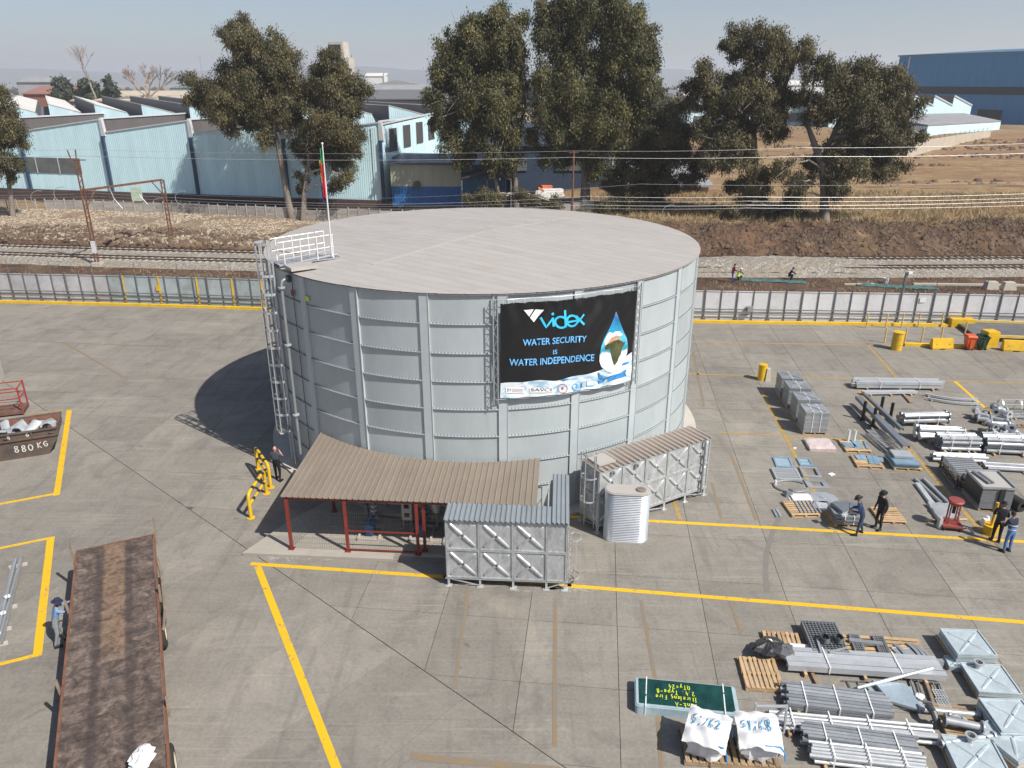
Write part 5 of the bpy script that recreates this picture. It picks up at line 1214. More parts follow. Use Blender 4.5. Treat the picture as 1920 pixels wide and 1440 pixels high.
def foliage(centres, rads, dens, size, droop, r_):
    """leaf quads gathered in twig clumps spread through each blob's volume"""
    C = []; S = []; B = []
    for c, r in zip(centres, rads):
        nc = max(6, int(11.5 * (r / 1.6) ** 1.7)); d = r_.normal(size=(nc, 3)); d /= np.linalg.norm(d, axis=1)[:, None]
        rad = r * (r_.random(nc) ** .45) * np.where(r_.random(nc) < .16, 1.28, .94); q = c + d * rad[:, None] * np.array([1, 1, .9]); C.append(q); B.append(d); S.append(np.full(nc, .30 * r ** .5))
    B = np.concatenate(B); C = np.concatenate(C); S = np.concatenate(S); per = np.maximum(8, (dens * S / .4)).astype(int); n = per.sum(); idx = np.repeat(np.arange(len(C)), per)
    off = r_.normal(size=(n, 3)) * S[idx][:, None] * np.array([.95, .95, .8]); P = C[idx] + off; P[:, 2] -= np.abs(r_.normal(size=n)) * S[idx] * droop
    ax = r_.normal(size=(n, 3)) * .55; ax[:, 2] -= 1.0; ax /= np.linalg.norm(ax, axis=1)[:, None]
    ov = off / np.maximum(1e-6, np.linalg.norm(off, axis=1))[:, None] + B[idx] * .9 + r_.normal(size=(n, 3)) * .45
    sd_ = np.cross(ax, ov); sd_ /= np.linalg.norm(sd_, axis=1)[:, None]
    L = size * (.6 + .8 * r_.random(n))[:, None]; Wd = L * .2
    V = np.empty((n, 4, 3)); V[:, 0] = P; V[:, 1] = P + ax * L * .5 + sd_ * Wd; V[:, 2] = P + ax * L; V[:, 3] = P + ax * L * .5 - sd_ * Wd
    tone = np.repeat(np.clip(r_.normal(.5, .16, len(C))[idx] + r_.normal(0, .1, n), 0, 1), 4)
    return V.reshape(-1, 3), np.arange(n * 4).reshape(n, 4), tone
def gum(label, Y, trunks, blobs, mat, fat=1.1, dens=260, size=.28, droop=.9, tr=.42, seed=0, depth=.75, name='gum_tree', group='gum trees by the railway', clampz=True):
    r_ = np.random.default_rng(seed + 100); b0 = at(*trunks[0][0], Y); zb = tz(b0.x, Y) - .15 if clampz else b0.z
    root = thing(name, label, 'tree', (b0.x, Y, zb), 0, group); O = np.array([b0.x, Y, zb])
    sc = (at(trunks[0][0][0] + 1, trunks[0][0][1], Y) - b0).length
    ctr = []; rad = []
    um = np.mean([b[0] for b in blobs])
    for u, v, r in blobs:
        p = at(u, v, Y); p = np.array([p.x, p.y, p.z]) - O; spread = 34 * sc * depth
        p[1] += r_.uniform(-1, 1) * spread; p[2] = max(p[2], .6 + r * sc * .4)
        k = (Y + p[1]) / Y; p[0] = (p[0] + O[0]) * k - O[0]; p[2] = CAMH + (p[2] + O[2] - CAMH) * k - O[2]
        ctr.append(p); rad.append(r * sc * fat)
    V, F, tone = foliage(np.array(ctr), np.array(rad), dens, size, droop, r_)
    me = npmesh('crown', V, F, mat); at_ = me.attributes.new('tone', 'FLOAT', 'POINT'); at_.data.foreach_set('value', tone.astype(np.float32)); link('crown', me, root)
    tk = MB(); paths = []
    for i, tp in enumerate(trunks):
        pts = [at(u, v, Y) for u, v in tp]; pts = [Vector((p.x - O[0], (0 if j == 0 else r_.uniform(-.5, .5)) + p.y - Y, p.z - O[2])) for j, p in enumerate(pts)]
        if i == 0 or tp[0][1] > 380: pts[0].z = -.1
        n = len(pts); rs = [tr * (1 - .78 * j / (n - 1)) * (1 if i == 0 else .7) for j in range(n)]; rs[0] *= 1.25
        tk.tube(pts, rs, 9); paths.append((pts, rs))
    tko = tk.build('trunk', BARK, root, True)
    br = MB(); allp = [p for pts, _ in paths for p in pts[1:]]
    fine = []
    for pts, _ in paths:
        for a, b in zip(pts[:-1], pts[1:]): fine += [a + (b - a) * k / 4 for k in range(1, 5)]
    for c, r in zip(ctr, rad):
        c = Vector(c); cand = [p for p in fine if p.z < c.z + .3] or fine; p = min(cand, key=lambda q: (q - c).length + .35 * abs(q.z - c.z)); L = (c - p).length
        if L < .3: continue
        mid = p + (c - p) * .5 + Vector((r_.uniform(-.1, .1), r_.uniform(-.1, .1), .16)) * L
        r0 = min(.16, .045 + L * .022); br.tube([p, mid, c, c + (c - mid).normalized() * r * .4], [r0, r0 * .7, r0 * .4, r0 * .15], 5)
        for _ in range(3):
            e = c + Vector(r_.normal(size=3) * r * .55); br.tube([c - (c - mid) * .3, e], [r0 * .35, .012], 4)
    br.build('branch', BARKL, root, True)
    return root
gum('tall leaning gum tree left of the flag, crown above the factory', 102, [[(548, 416), (536, 350), (520, 270), (508, 215), (485, 140), (450, 60)], [(519, 262), (470, 200), (400, 190)], [(514, 240), (545, 190), (525, 110)]],
    [(445, 50, 26), (425, 64, 18), (465, 82, 32), (520, 88, 28), (528, 118, 28), (455, 115, 34), (438, 150, 34), (480, 158, 36), (522, 160, 36), (432, 190, 28), (480, 200, 34), (532, 192, 34), (497, 238, 20), (492, 262, 16), (562, 172, 26), (370, 155, 22), (392, 172, 25), (405, 205, 20), (385, 192, 16), (430, 228, 16), (542, 218, 24), (355, 178, 13), (410, 180, 20), (500, 125, 25), (465, 225, 18)], GUM, seed=1)
gum('narrow gum tree directly behind the flag on the tank', 101, [[(568, 416), (570, 360), (580, 290), (600, 200), (620, 110)], [(585, 270), (640, 220), (665, 165)]],
    [(615, 105, 20), (600, 125, 20), (640, 130, 25), (610, 155, 28), (660, 155, 25), (678, 168, 18), (590, 180, 25), (640, 190, 28), (670, 200, 15), (600, 220, 30), (640, 235, 32), (580, 250, 26), (615, 270, 28), (655, 255, 24), (560, 275, 18), (590, 300, 17), (640, 300, 22), (645, 330, 19), (628, 348, 15), (565, 330, 12), (560, 352, 8), (660, 280, 16), (625, 250, 25)], GUM, seed=2, tr=.36)
gum('twin-stemmed weeping gum, left of the big central pair of trees', 101.5, [[(968, 400), (966, 330), (958, 240), (945, 130), (925, 40)], [(945, 400), (925, 320), (890, 220), (870, 110)], [(960, 280), (985, 200), (975, 90)]],
    [(935, 20, 22), (905, 36, 25), (960, 46, 25), (975, 30, 16), (860, 56, 21), (885, 70, 28), (930, 80, 32), (975, 86, 25), (840, 92, 23), (870, 115, 32), (915, 130, 34), (960, 135, 30), (825, 122, 19), (830, 155, 26), (870, 170, 34), (920, 190, 36), (965, 190, 28), (822, 190, 19), (850, 215, 26), (900, 235, 30), (950, 240, 28), (845, 255, 22), (885, 275, 20), (860, 288, 16), (930, 285, 22), (960, 292, 20), (910, 302, 14), (815, 225, 12)], GUMG, dens=235, size=.33, droop=1.7, seed=3)
gum('largest gum tree, its round top reaching the upper edge', 100.5, [[(1097, 402), (1098, 330), (1092, 220), (1082, 100), (1100, 10)], [(1098, 300), (1150, 200), (1180, 80)], [(1095, 260), (1050, 180), (1040, 60)], [(1098, 320), (1180, 250), (1230, 180)]],
    [(1020, 14, 25), (1060, 8, 32), (1110, 0, 36), (1160, 14, 32), (1195, 36, 28), (1030, 50, 28), (1080, 50, 38), (1140, 60, 38), (1190, 75, 32), (1210, 60, 21), (1216, 92, 17), (1040, 96, 32), (1090, 105, 36), (1150, 115, 38), (1200, 125, 30), (1232, 112, 13), (1020, 142, 26), (1070, 155, 38), (1130, 165, 40), (1190, 170, 38), (1230, 158, 20), (1030, 195, 32), (1085, 210, 38), (1140, 220, 38), (1195, 225, 34), (1235, 202, 20), (1248, 226, 16), (1050, 250, 28), (1105, 260, 34), (1160, 270, 32), (1200, 282, 26), (1060, 292, 20), (1120, 310, 24), (1170, 320, 20), (1010, 250, 20), (1020, 290, 16)], GUMG, dens=235, size=.31, droop=1.5, tr=.62, seed=4)
gum('low dark bushy gum filling the gap right of the largest tree', 99, [[(1240, 408), (1242, 360), (1250, 290), (1260, 210)], [(1215, 405), (1212, 350), (1225, 280)]],
    [(1262, 202, 20), (1280, 192, 13), (1250, 240, 26), (1280, 252, 20), (1225, 270, 25), (1265, 290, 24), (1230, 310, 25), (1190, 332, 23), (1215, 348, 21), (1252, 340, 20), (1280, 332, 16), (1160, 348, 18), (1200, 372, 15), (1240, 376, 14), (1300, 300, 14), (1308, 332, 11)], GUM, 1.35, seed=5, tr=.26)
gum('open-crowned gum tree with the high tuft, left of the rightmost tree', 93, [[(1412, 418), (1416, 350), (1414, 290), (1410, 200), (1440, 120), (1400, 60)], [(1414, 280), (1360, 210), (1320, 150)], [(1412, 240), (1470, 160), (1500, 90)]],
    [(1395, 66, 22), (1364, 80, 11), (1430, 66, 24), (1460, 86, 24), (1500, 86, 20), (1517, 98, 14), (1385, 96, 18), (1420, 106, 24), (1470, 116, 20), (1320, 140, 22), (1300, 160, 17), (1330, 165, 20), (1370, 142, 16), (1375, 170, 22), (1405, 150, 22), (1420, 185, 24), (1340, 195, 22), (1300, 186, 11), (1350, 230, 24), (1390, 220, 26), (1430, 216, 22), (1320, 240, 16), (1340, 270, 22), (1380, 265, 22), (1360, 300, 20), (1400, 300, 20), (1430, 330, 22), (1400, 352, 22), (1420, 372, 15), (1330, 302, 15), (1450, 152, 15), (1460, 190, 20), (1480, 180, 18), (1455, 240, 18), (1370, 345, 14)], GUM, 1.28, seed=6, tr=.5)
gum('rightmost gum tree with a wide rounded crown over the dry field', 90, [[(1545, 422), (1546, 370), (1542, 300), (1580, 220), (1620, 150)], [(1542, 310), (1510, 230), (1530, 140)], [(1560, 260), (1640, 240), (1690, 200)]],
    [(1545, 122, 18), (1562, 132, 18), (1520, 132, 16), (1605, 140, 26), (1630, 131, 22), (1580, 150, 24), (1660, 146, 24), (1690, 162, 22), (1710, 186, 18), (1650, 185, 30), (1605, 190, 32), (1560, 185, 26), (1690, 206, 20), (1640, 225, 24), (1590, 230, 22), (1510, 180, 20), (1530, 210, 18), (1695, 236, 16), (1670, 260, 24), (1620, 265, 26), (1575, 280, 22), (1700, 270, 14), (1650, 295, 24), (1600, 310, 24), (1560, 320, 22), (1530, 300, 18), (1690, 300, 14), (1660, 325, 16), (1560, 350, 18), (1510, 330, 16), (1490, 345, 18), (1480, 366, 14), (1470, 310, 16), (1580, 346, 14), (1730, 252, 9)], GUM, 1.28, seed=7, tr=.55)
gum('gum tree cut by the left edge in front of the factory windows', 103, [[(22, 397), (12, 330), (-5, 250), (0, 180)]],
    [(0, 172, 15), (10, 200, 20), (20, 235, 22), (0, 260, 22), (30, 266, 15), (10, 300, 22), (34, 302, 11), (0, 222, 17), (20, 326, 9), (-20, 250, 26), (-15, 310, 18)], GUM, seed=8, tr=.3)
FARL = leaf_mat('far_leaves', (.03, .04, .025), (.055, .07, .045), (.09, .10, .06))
gum('dark rounded far tree left of the bare pale tree', 235, [[(120, 186), (120, 170), (118, 155)]], [(112, 158, 11), (122, 160, 12), (118, 148, 8), (105, 168, 8), (128, 172, 9), (115, 178, 9)], FARL, dens=60, size=1.0, seed=9, tr=.3, name='far_tree', group='far trees', clampz=False)
gum('dark far tree wrapped round the bare pale trunk', 238, [[(165, 186), (165, 160)]], [(160, 155, 10), (172, 160, 11), (155, 168, 10), (180, 170, 9), (165, 176, 9), (190, 176, 7)], FARL, dens=60, size=1.0, seed=10, tr=.3, name='far_tree', group='far trees', clampz=False)
gum('small dark far tree with a tilted top beside the wide bare tree', 240, [[(208, 186), (205, 165), (200, 150)]], [(202, 152, 8), (208, 163, 10), (215, 172, 10), (202, 174, 9), (200, 145, 5)], FARL, dens=60, size=1.0, seed=11, tr=.25, name='far_tree', group='far trees', clampz=False)
gum('small green tree behind the dark warehouse roof', 262, [[(800, 182), (800, 174)]], [(795, 172, 7), (805, 173, 7), (800, 168, 6)], leaf_mat('fresh_leaves', (.05, .09, .04), (.09, .15, .07), (.13, .2, .09)), dens=50, size=.8, seed=12, tr=.2, name='far_tree', group='far trees', clampz=False)
def bare(label, u, v, Y, pts, spread, seed, rr=.35):
    r_ = random.Random(seed); b = at(u, v, Y); root = thing('bare_tree', label, 'tree', b, 0, 'bare winter trees'); sc = (at(u + 1, v, Y) - b).length
    m = MB(); tw = MB()
    def grow(p, d, L, r, n):
        e = p + d * L; (m if n > 2 else tw).tube([p, p + d * L * .5 + Vector((r_.uniform(-.06, .06), r_.uniform(-.06, .06), 0)) * L, e], [r, r * .85, r * .68], 5 if n > 2 else 3)
        if n == 0: return
        for _ in range(3 if n > 1 else 4):
            a = (d + Vector((r_.uniform(-1, 1), r_.uniform(-1, 1), r_.uniform(-.15, .6))) * spread).normalized(); grow(e - d * L * r_.uniform(0, .35), a, L * r_.uniform(.62, .8), r * .6, n - 1)
    for q in pts: grow(Vector((0, 0, 0)), Vector(q).normalized(), Vector(q).length, rr, 4)
    m.build('trunk', BARKL, root, True); tw.build('crown', M('bare_twigs', (.24, .19, .15), .9), root)
bare('tall thin leafless pale tree far left on the skyline', 180, 184, 232, [(-1.2, 0, 6.)], .75, 3, .22)
bare('wide leafless tree with a fan of bare branches on the skyline', 280, 184, 236, [(-1.5, .3, 3.6), (1., -.3, 3.8), (3.2, .5, 2.6), (-3.2, 0, 2.4)], .7, 5, .3)
gum('dark leafy undergrowth bush under the largest gum tree', 97, [[(1175, 412), (1176, 392)]], [(1150, 385, 14), (1175, 380, 16), (1200, 388, 14), (1225, 392, 12), (1130, 392, 10)], GUM, fat=1.5, seed=21, tr=.1, name='bush', group='bushes under the trees')
gum('dark leafy bush below the twin-stemmed weeping gum', 99, [[(905, 398), (905, 380)]], [(880, 372, 12), (905, 366, 14), (930, 372, 14), (985, 368, 14), (1010, 376, 12), (1040, 380, 10)], GUM, fat=1.5, seed=22, tr=.1, name='bush', group='bushes under the trees')
gum('low bush between the two right-hand gum trees', 92, [[(1480, 420), (1480, 400)]], [(1460, 396, 11), (1480, 390, 13), (1500, 398, 10), (1440, 402, 9), (1370, 400, 10), (1345, 396, 11)], GUM, fat=1.4, seed=23, tr=.1, name='bush', group='bushes under the trees')
# far tree belt, a mass nobody could count
ctr = []; rad = []
for i in range(520):
    Y = random.uniform(420, 1700); u = random.uniform(-60, 1980); p = at(u, 160, Y); ctr.append((p.x, Y, 2.2 + random.uniform(1, 4.5))); rad.append(random.uniform(2, 5.5))
V, F, tone = foliage(np.array(ctr), np.array(rad), 14, 2.6, .3, np.random.default_rng(5)); me = npmesh('tree_belt', V, F, FARL); a_ = me.attributes.new('tone', 'FLOAT', 'POINT'); a_.data.foreach_set('value', tone.astype(np.float32)); tag(link('tree_belt', me), 'far belt of trees and bushes between the distant sheds', 'trees', kind='stuff')

# ================================================================== DRY GRASS, RUBBLE
def scatter(n, fx, fy, keep):
    x = rng.uniform(*fx, n); y = rng.uniform(*fy, n); k = keep(x, y); return x[k], y[k]
dfun = lambda x, y: y - np.interp(x, XS_T, YT_T)
def grass(name, x, y, hmin, hmax, w, mat, label, lean=.5, blades=3):
    n = len(x); X = np.repeat(x, blades) + rng.normal(0, .08, n * blades); Y = np.repeat(y, blades) + rng.normal(0, .08, n * blades); Z = terrain(X, Y) - .03; m = n * blades
    h = rng.uniform(hmin, hmax, m); a = rng.uniform(0, 2 * np.pi, m); ln = rng.normal(0, lean, (m, 2)) * h[:, None]
    V = np.empty((m, 3, 3)); V[:, 0] = np.stack([X - np.cos(a) * w, Y - np.sin(a) * w, Z], 1); V[:, 1] = np.stack([X + np.cos(a) * w, Y + np.sin(a) * w, Z], 1); V[:, 2] = np.stack([X + ln[:, 0], Y + ln[:, 1], Z + h], 1)
    tag(link(name, npmesh(name, V.reshape(-1, 3), np.arange(m * 3).reshape(m, 3), mat)), label, 'grass', kind='stuff')
STRAW = M('straw', (.35, .265, .145), .9, 0, .25, .6); SCRUB = M('brown_scrub', (.17, .125, .08), .9, 0, .35, .5)
x, y = scatter(20000, (4, 78), (82, 112), lambda x, y: (dfun(x, y) > 13 + 2 * vnoise(x, y, 5)) & (vnoise(x, y, 4., 1) + rng.random(len(x)) * .5 > .55)); grass('dry_grass', x, y, .25, .75, .035, STRAW, 'tall dry straw-coloured grass on the right railway bank')
x, y = scatter(20000, (-70, 75), (79, 96), lambda x, y: (dfun(x, y) > 6.6) & (dfun(x, y) < 15) & (vnoise(x, y, 2.5, 2) > .45)); grass('bank_scrub', x, y, .15, .5, .04, SCRUB, 'brown matted scrub on the railway cutting', .8)
x, y = scatter(9000, (-70, 75), (60, 76), lambda x, y: (y > np.interp(x, XS_F, YF_T) + .6) & (dfun(x, y) < -2.6) & (vnoise(x, y, 3., 1) > .4)); grass('verge_grass', x, y, .08, .3, .025, STRAW, 'thin dry grass on the verge behind the yard fence', .8)
def rocks(name, x, y, smin, smax, mat, label):
    n = len(x); Z = terrain(x, y); s = rng.uniform(smin, smax, n) * rng.uniform(.5, 1, n); base = np.array([[-1, -1, -.4], [1, -1, -.4], [1, 1, -.4], [-1, 1, -.4], [-.6, -.6, .6], [.7, -.5, .5], [.5, .7, .7], [-.6, .5, .45]])
    a = rng.uniform(0, 6.3, n); V = base[None] * s[:, None, None] * rng.uniform(.6, 1.3, (n, 8, 3)); ca, sa_ = np.cos(a)[:, None], np.sin(a)[:, None]; X_, Y_ = V[..., 0] * ca - V[..., 1] * sa_, V[..., 0] * sa_ + V[..., 1] * ca
    V = np.stack([X_ + x[:, None], Y_ + y[:, None], V[..., 2] + Z[:, None]], -1); f = np.array([[0, 1, 5, 4], [1, 2, 6, 5], [2, 3, 7, 6], [3, 0, 4, 7], [4, 5, 6, 7]]); F = (f[None] + (np.arange(n) * 8)[:, None, None]).reshape(-1, 4)
    tag(link(name, npmesh(name, V.reshape(-1, 3), F, mat)), label, 'rubble', kind='stuff')
STONE = M('bank_stone', (.34, .28, .21), .95, 0, .3, .8); CLOD = M('earth_clod', (.10, .066, .046), .95, 0, .3, .8)
x, y = scatter(16000, (-75, 0), (84, 110), lambda x, y: (dfun(x, y) > 7.2) & (dfun(x, y) < 27) & (vnoise(x, y, 3, 1) > .3)); rocks('bank_rubble', x, y, .05, .2, STONE, 'loose stone rubble covering the left railway bank')
x, y = scatter(11000, (-70, 78), (79, 95), lambda x, y: (dfun(x, y) > 6.2) & (dfun(x, y) < 13)); rocks('earth_clods', x, y, .07, .36, CLOD, 'dark earth clods along the railway cutting')
x, y = scatter(5000, (10, 130), (95, 195), lambda x, y: (vnoise(x * .5, y * 3, 22, 2) > .70)); rocks('spoil_ridges', x, y, .2, .7, CLOD, 'low ridges of dug earth across the dry field')

# ================================================================== HAZE
hz = MB(); hz.box((0, 4900, 84), (19000, 10600, 172)); ho = hz.build('haze', None); ho.data.materials.clear()
mh = bpy.data.materials.new('air'); mh.use_nodes = True; n_ = mh.node_tree.nodes; n_.remove(n_['Principled BSDF']); pv = n_.new('ShaderNodeVolumePrincipled')
pv.inputs['Color'].default_value = (.86, .90, 1.0, 1); pv.inputs['Density'].default_value = .00026; pv.inputs['Anisotropy'].default_value = .25
mh.node_tree.links.new(pv.outputs[0], n_['Material Output'].inputs['Volume']); ho.data.materials.append(mh); tag(ho, kind='stuff')
# ================================================================== GOODS IN THE YARD
def fr(u0, v0, u1, v1, z=0.):
    a, b = g(u0, v0, z), g(u1, v1, z); return Vector((a.x, a.y, z)), ang(a, b), (b - a).length
GLYPH = {'0': [[(.5, 1), (.15, .8), (.1, .4), (.3, .05), (.65, .05), (.9, .4), (.85, .8), (.5, 1)]], '1': [[(.5, 1), (.45, 0)]], '2': [[(.1, .8), (.4, 1), (.8, .9), (.8, .65), (.2, .05), (.9, .1)]], '4': [[(.4, 1), (.15, .4), (.9, .45)], [(.7, .75), (.65, 0)]],
         '5': [[(.9, 1), (.25, .95), (.2, .6), (.6, .65), (.85, .4), (.6, .08), (.1, .1)]], '6': [[(.75, 1), (.3, .7), (.15, .3), (.4, .02), (.8, .15), (.8, .4), (.5, .5), (.2, .3)]], '7': [[(.1, .95), (.9, 1), (.4, 0)]], '8': [[(.5, .55), (.15, .75), (.4, 1), (.75, .95), (.8, .7), (.5, .55), (.15, .3), (.35, 0), (.75, .05), (.85, .3), (.5, .55)]],
         'K': [[(.2, 1), (.2, 0)], [(.9, 1), (.22, .45), (.9, 0)]], 'G': [[(.85, .85), (.5, 1), (.15, .7), (.15, .3), (.5, .05), (.85, .25), (.85, .5), (.5, .5)]], 'T': [[(.05, 1), (.95, 1)], [(.5, 1), (.5, 0)]], 'a': [[(.8, .55), (.4, .6), (.15, .3), (.4, 0), (.75, .2), (.8, .6), (.85, 0)]], 'n': [[(.15, .6), (.15, 0)], [(.15, .4), (.5, .6), (.8, .4), (.8, 0)]],
         'k': [[(.2, 1), (.2, 0)], [(.75, .6), (.22, .3), (.8, 0)]], '-': [[(.15, .45), (.85, .45)]], 'A': [[(.05, 0), (.5, 1), (.95, 0)], [(.22, .4), (.78, .4)]], 'I': [[(.2, 1), (.8, 1)], [(.5, 1), (.5, 0)], [(.2, 0), (.8, 0)]], 't': [[(.45, .9), (.45, .1), (.75, 0)], [(.15, .6), (.8, .6)]], 'i': [[(.5, .6), (.5, 0)], [(.5, .85), (.52, .78)]], 'r': [[(.25, .6), (.25, 0)], [(.25, .35), (.5, .58), (.8, .55)]],
         'e': [[(.15, .32), (.85, .36), (.7, .6), (.3, .58), (.12, .3), (.35, .02), (.85, .12)]], 'l': [[(.5, 1), (.5, 0)]], 'g': [[(.8, .55), (.4, .6), (.15, .35), (.4, .1), (.78, .25), (.8, .6), (.75, -.25), (.3, -.35)]], 'F': [[(.2, 0), (.2, 1), (.9, 1)], [(.2, .55), (.75, .55)]], '.': [[(.4, .02), (.55, .08)]], 'y': [[(.15, .6), (.45, .1)], [(.85, .6), (.3, -.35)]], 'p': [[(.2, .6), (.2, -.35)], [(.2, .5), (.6, .62), (.85, .35), (.6, .02), (.2, .1)]],
         'B': [[(.2, 0), (.2, 1), (.65, .95), (.7, .65), (.2, .52), (.8, .4), (.8, .1), (.2, 0)]], 'Q': [[(.5, 1), (.12, .7), (.12, .3), (.5, .05), (.88, .3), (.88, .7), (.5, 1)], [(.55, .3), (.95, -.05)]], '=': [[(.15, .6), (.85, .6)], [(.15, .3), (.85, .3)]], ' ': []}
def hand(txt, h, mtx, mat, parent, name='handwriting', w=.03, adv=.62, surf=None):
    """handwritten strokes: thin ribbons in the local x-y plane of mtx"""
    m = MB(); x = 0; rr_ = random.Random(len(txt) * 7 + 3)
    for ch in txt:
        dy = rr_.uniform(-.05, .05) * h; sl = rr_.uniform(-.06, .06)
        for st_ in GLYPH.get(ch, []):
            P = [Vector((x + (p[0] * .85 + sl * p[1]) * h * adv, p[1] * h + dy)) for p in st_]
            if len(P) > 3:                                 # round the corners
                Q = [P[0]]
                for a, b in zip(P[:-1], P[1:]): Q += [a * .75 + b * .25, a * .25 + b * .75]
                P = Q + [P[-1]]
            V = []; n = len(P)
            for i in range(n):
                d = P[min(i + 1, n - 1)] - P[max(i - 1, 0)]
                if d.length < 1e-6: d = Vector((1, 0))
                d.normalize(); q = Vector((-d.y, d.x)) * w / 2
                for s in (1, -1): c = P[i] + q * s; V.append(Vector((c.x, c.y, 0)))
            V = [mtx @ v for v in V]
            if surf: V = [surf(v) for v in V]
            m.add(V, [(2 * i, 2 * i + 1, 2 * i + 3, 2 * i + 2) for i in range(n - 1)])
        x += h * adv * (1.12 if ch not in '.il1I' else .8)
    return m.build(name, mat, parent)
def pallet(lab, o, a, w, d, mat=WOOD, boards=7, along='x', h=.13, group='timber pallets'):
    t = thing('pallet', lab, 'pallet', o, a, group); n = boards
    b = MB()
    if along == 'x':
        p = d / n; b.box((w / 2, 0, 0), (w, p * .72, .022)); me = b.mesh('deck_board', mat)
        for i in range(n): link('deck_board', me, t, (0, p * (i + .5), h - .011 + random.uniform(-.003, .003)), (0, 0, random.uniform(-.012, .012)))
        c = MB(); c.box((0, d / 2, 0), (.09, d, h - .045)); me = c.mesh('bearer', mat)
        for k in (.05, w / 2, w - .05): link('bearer', me, t, (k, 0, h / 2 - .003))
        c = MB(); c.box((w / 2, 0, 0), (w, .09, .02)); me = c.mesh('bottom_board', mat)
        for k in (.05, d / 2, d - .05): link('bottom_board', me, t, (0, k, .012))
    else:
        p = w / n; b.box((0, d / 2, 0), (p * .66, d, .022)); me = b.mesh('deck_board', mat)
        for i in range(n): link('deck_board', me, t, (p * (i + .5), 0, h - .011 + random.uniform(-.003, .003)), (0, 0, random.uniform(-.012, .012)))
        c = MB(); c.box((w / 2, 0, 0), (w, .09, h - .045)); me = c.mesh('bearer', mat)
        for k in (.05, d / 2, d - .05): link('bearer', me, t, (0, k, h / 2 - .003))
        c = MB(); c.box((0, d / 2, 0), (.09, d, .02)); me = c.mesh('bottom_board', mat)
        for k in (.05, w / 2, w - .05): link('bottom_board', me, t, (k, 0, .012))
    return t
STRAP = M('white_strap', (.72, .72, .72), .5)
def plates(name, lab, cat, o, a, w, d, n, th, z0, mat, gap_=.006, jit=.01, group=None, part='plate', lip=0., strap=0):
    t = thing(name, lab, cat, (o[0], o[1], z0), a, group); b = MB(); b.box((w / 2, d / 2, th / 2), (w, d, th - gap_))
    if lip: b.box((w / 2, .015, th / 2 - lip / 2), (w, .02, lip)); b.box((w / 2, d - .015, th / 2 - lip / 2), (w, .02, lip))
    me = b.mesh(part, mat)
    for i in range(n): link(part, me, t, (random.uniform(-jit, jit), random.uniform(-jit, jit), i * th), (0, 0, random.uniform(-jit, jit) * .6))
    H = n * th
    for k in range(strap):
        x = w * (k + 1) / (strap + 1); s = MB(); s.bar((x, -.02, 0), (x, -.02, H + .01), .03, .006, (0, 1, 0)); s.bar((x, -.02, H + .008), (x, d + .02, H + .008), .03, .006); s.build('strap', STRAP, t)
    return t
def bundle(lab, o, a, L, rows, per, r, mat, z0=.1, shape='pipe', straps=2, name='pipe_bundle', cat='pipes', flange=0., jitL=.08, group='bundles of steel in the yard', bearers=True, part=None, taper=1.):
    """per tubes side by side (going back), rows high, lying along local x"""
    t = thing(name, lab, cat, (o[0], o[1], 0), a, group); part = part or ('pipe' if shape == 'pipe' else 'section')
    b = MB()
    if shape == 'pipe': b.hollow((0, 0, 0), (L, 0, 0), r, r * .82, 10)
    elif shape == 'angle': b.box((L / 2, 0, -r * .9), (L, 2 * r, r * .22)); b.box((L / 2, -r * .9, 0), (L, r * .22, 2 * r))
    elif shape == 'square': b.box((L / 2, 0, 0), (L, 1.85 * r, 1.85 * r))
    elif shape == 'channel': b.box((L / 2, 0, r * .85), (L, 2 * r, r * .25)); b.box((L / 2, -r * .88, 0), (L, r * .25, 2 * r)); b.box((L / 2, r * .88, 0), (L, r * .25, 2 * r))
    if flange:
        for x in (.02, L - .02): b.tube([(x - .015, 0, 0), (x + .015, 0, 0)], flange, 10)
    me = b.mesh(part, mat); 
    if shape == 'pipe': smoothed(me)
    pitch = 2 * max(r, flange * .85) + (.03 if shape == 'channel' else .018)
    for k in range(rows):
        for i in range(per - (k % 2 if shape == 'pipe' and per > 2 else 0)):
            link(part, me, t, (random.uniform(-jitL, jitL), pitch * (i + .5 + (.5 if k % 2 and shape == 'pipe' and per > 2 else 0)), z0 + r + k * pitch * (.88 if shape == 'pipe' else 1)), (random.uniform(0, 3) if shape == 'pipe' else random.uniform(-.12, .12), random.uniform(-.004, .004), random.uniform(-.007, .007)))
    H = z0 + rows * pitch; Wd = per * pitch
    for k in range(straps):
        x = L * (k + .6) / (straps + .2); s = MB(); s.bar((x, -.02, z0 - .01), (x, -.02, H), .035, .008, (0, 1, 0)); s.bar((x, -.02, H), (x, Wd + .02, H), .035, .008); s.build('strap', STRAP, t)
    if bearers and z0 > .05:
        for k in (.12, .5, .88): s = MB(); s.box((L * k, Wd / 2, z0 / 2), (.09, Wd + .25, z0)); s.build('timber_bearer', WOOD, t)
    return t

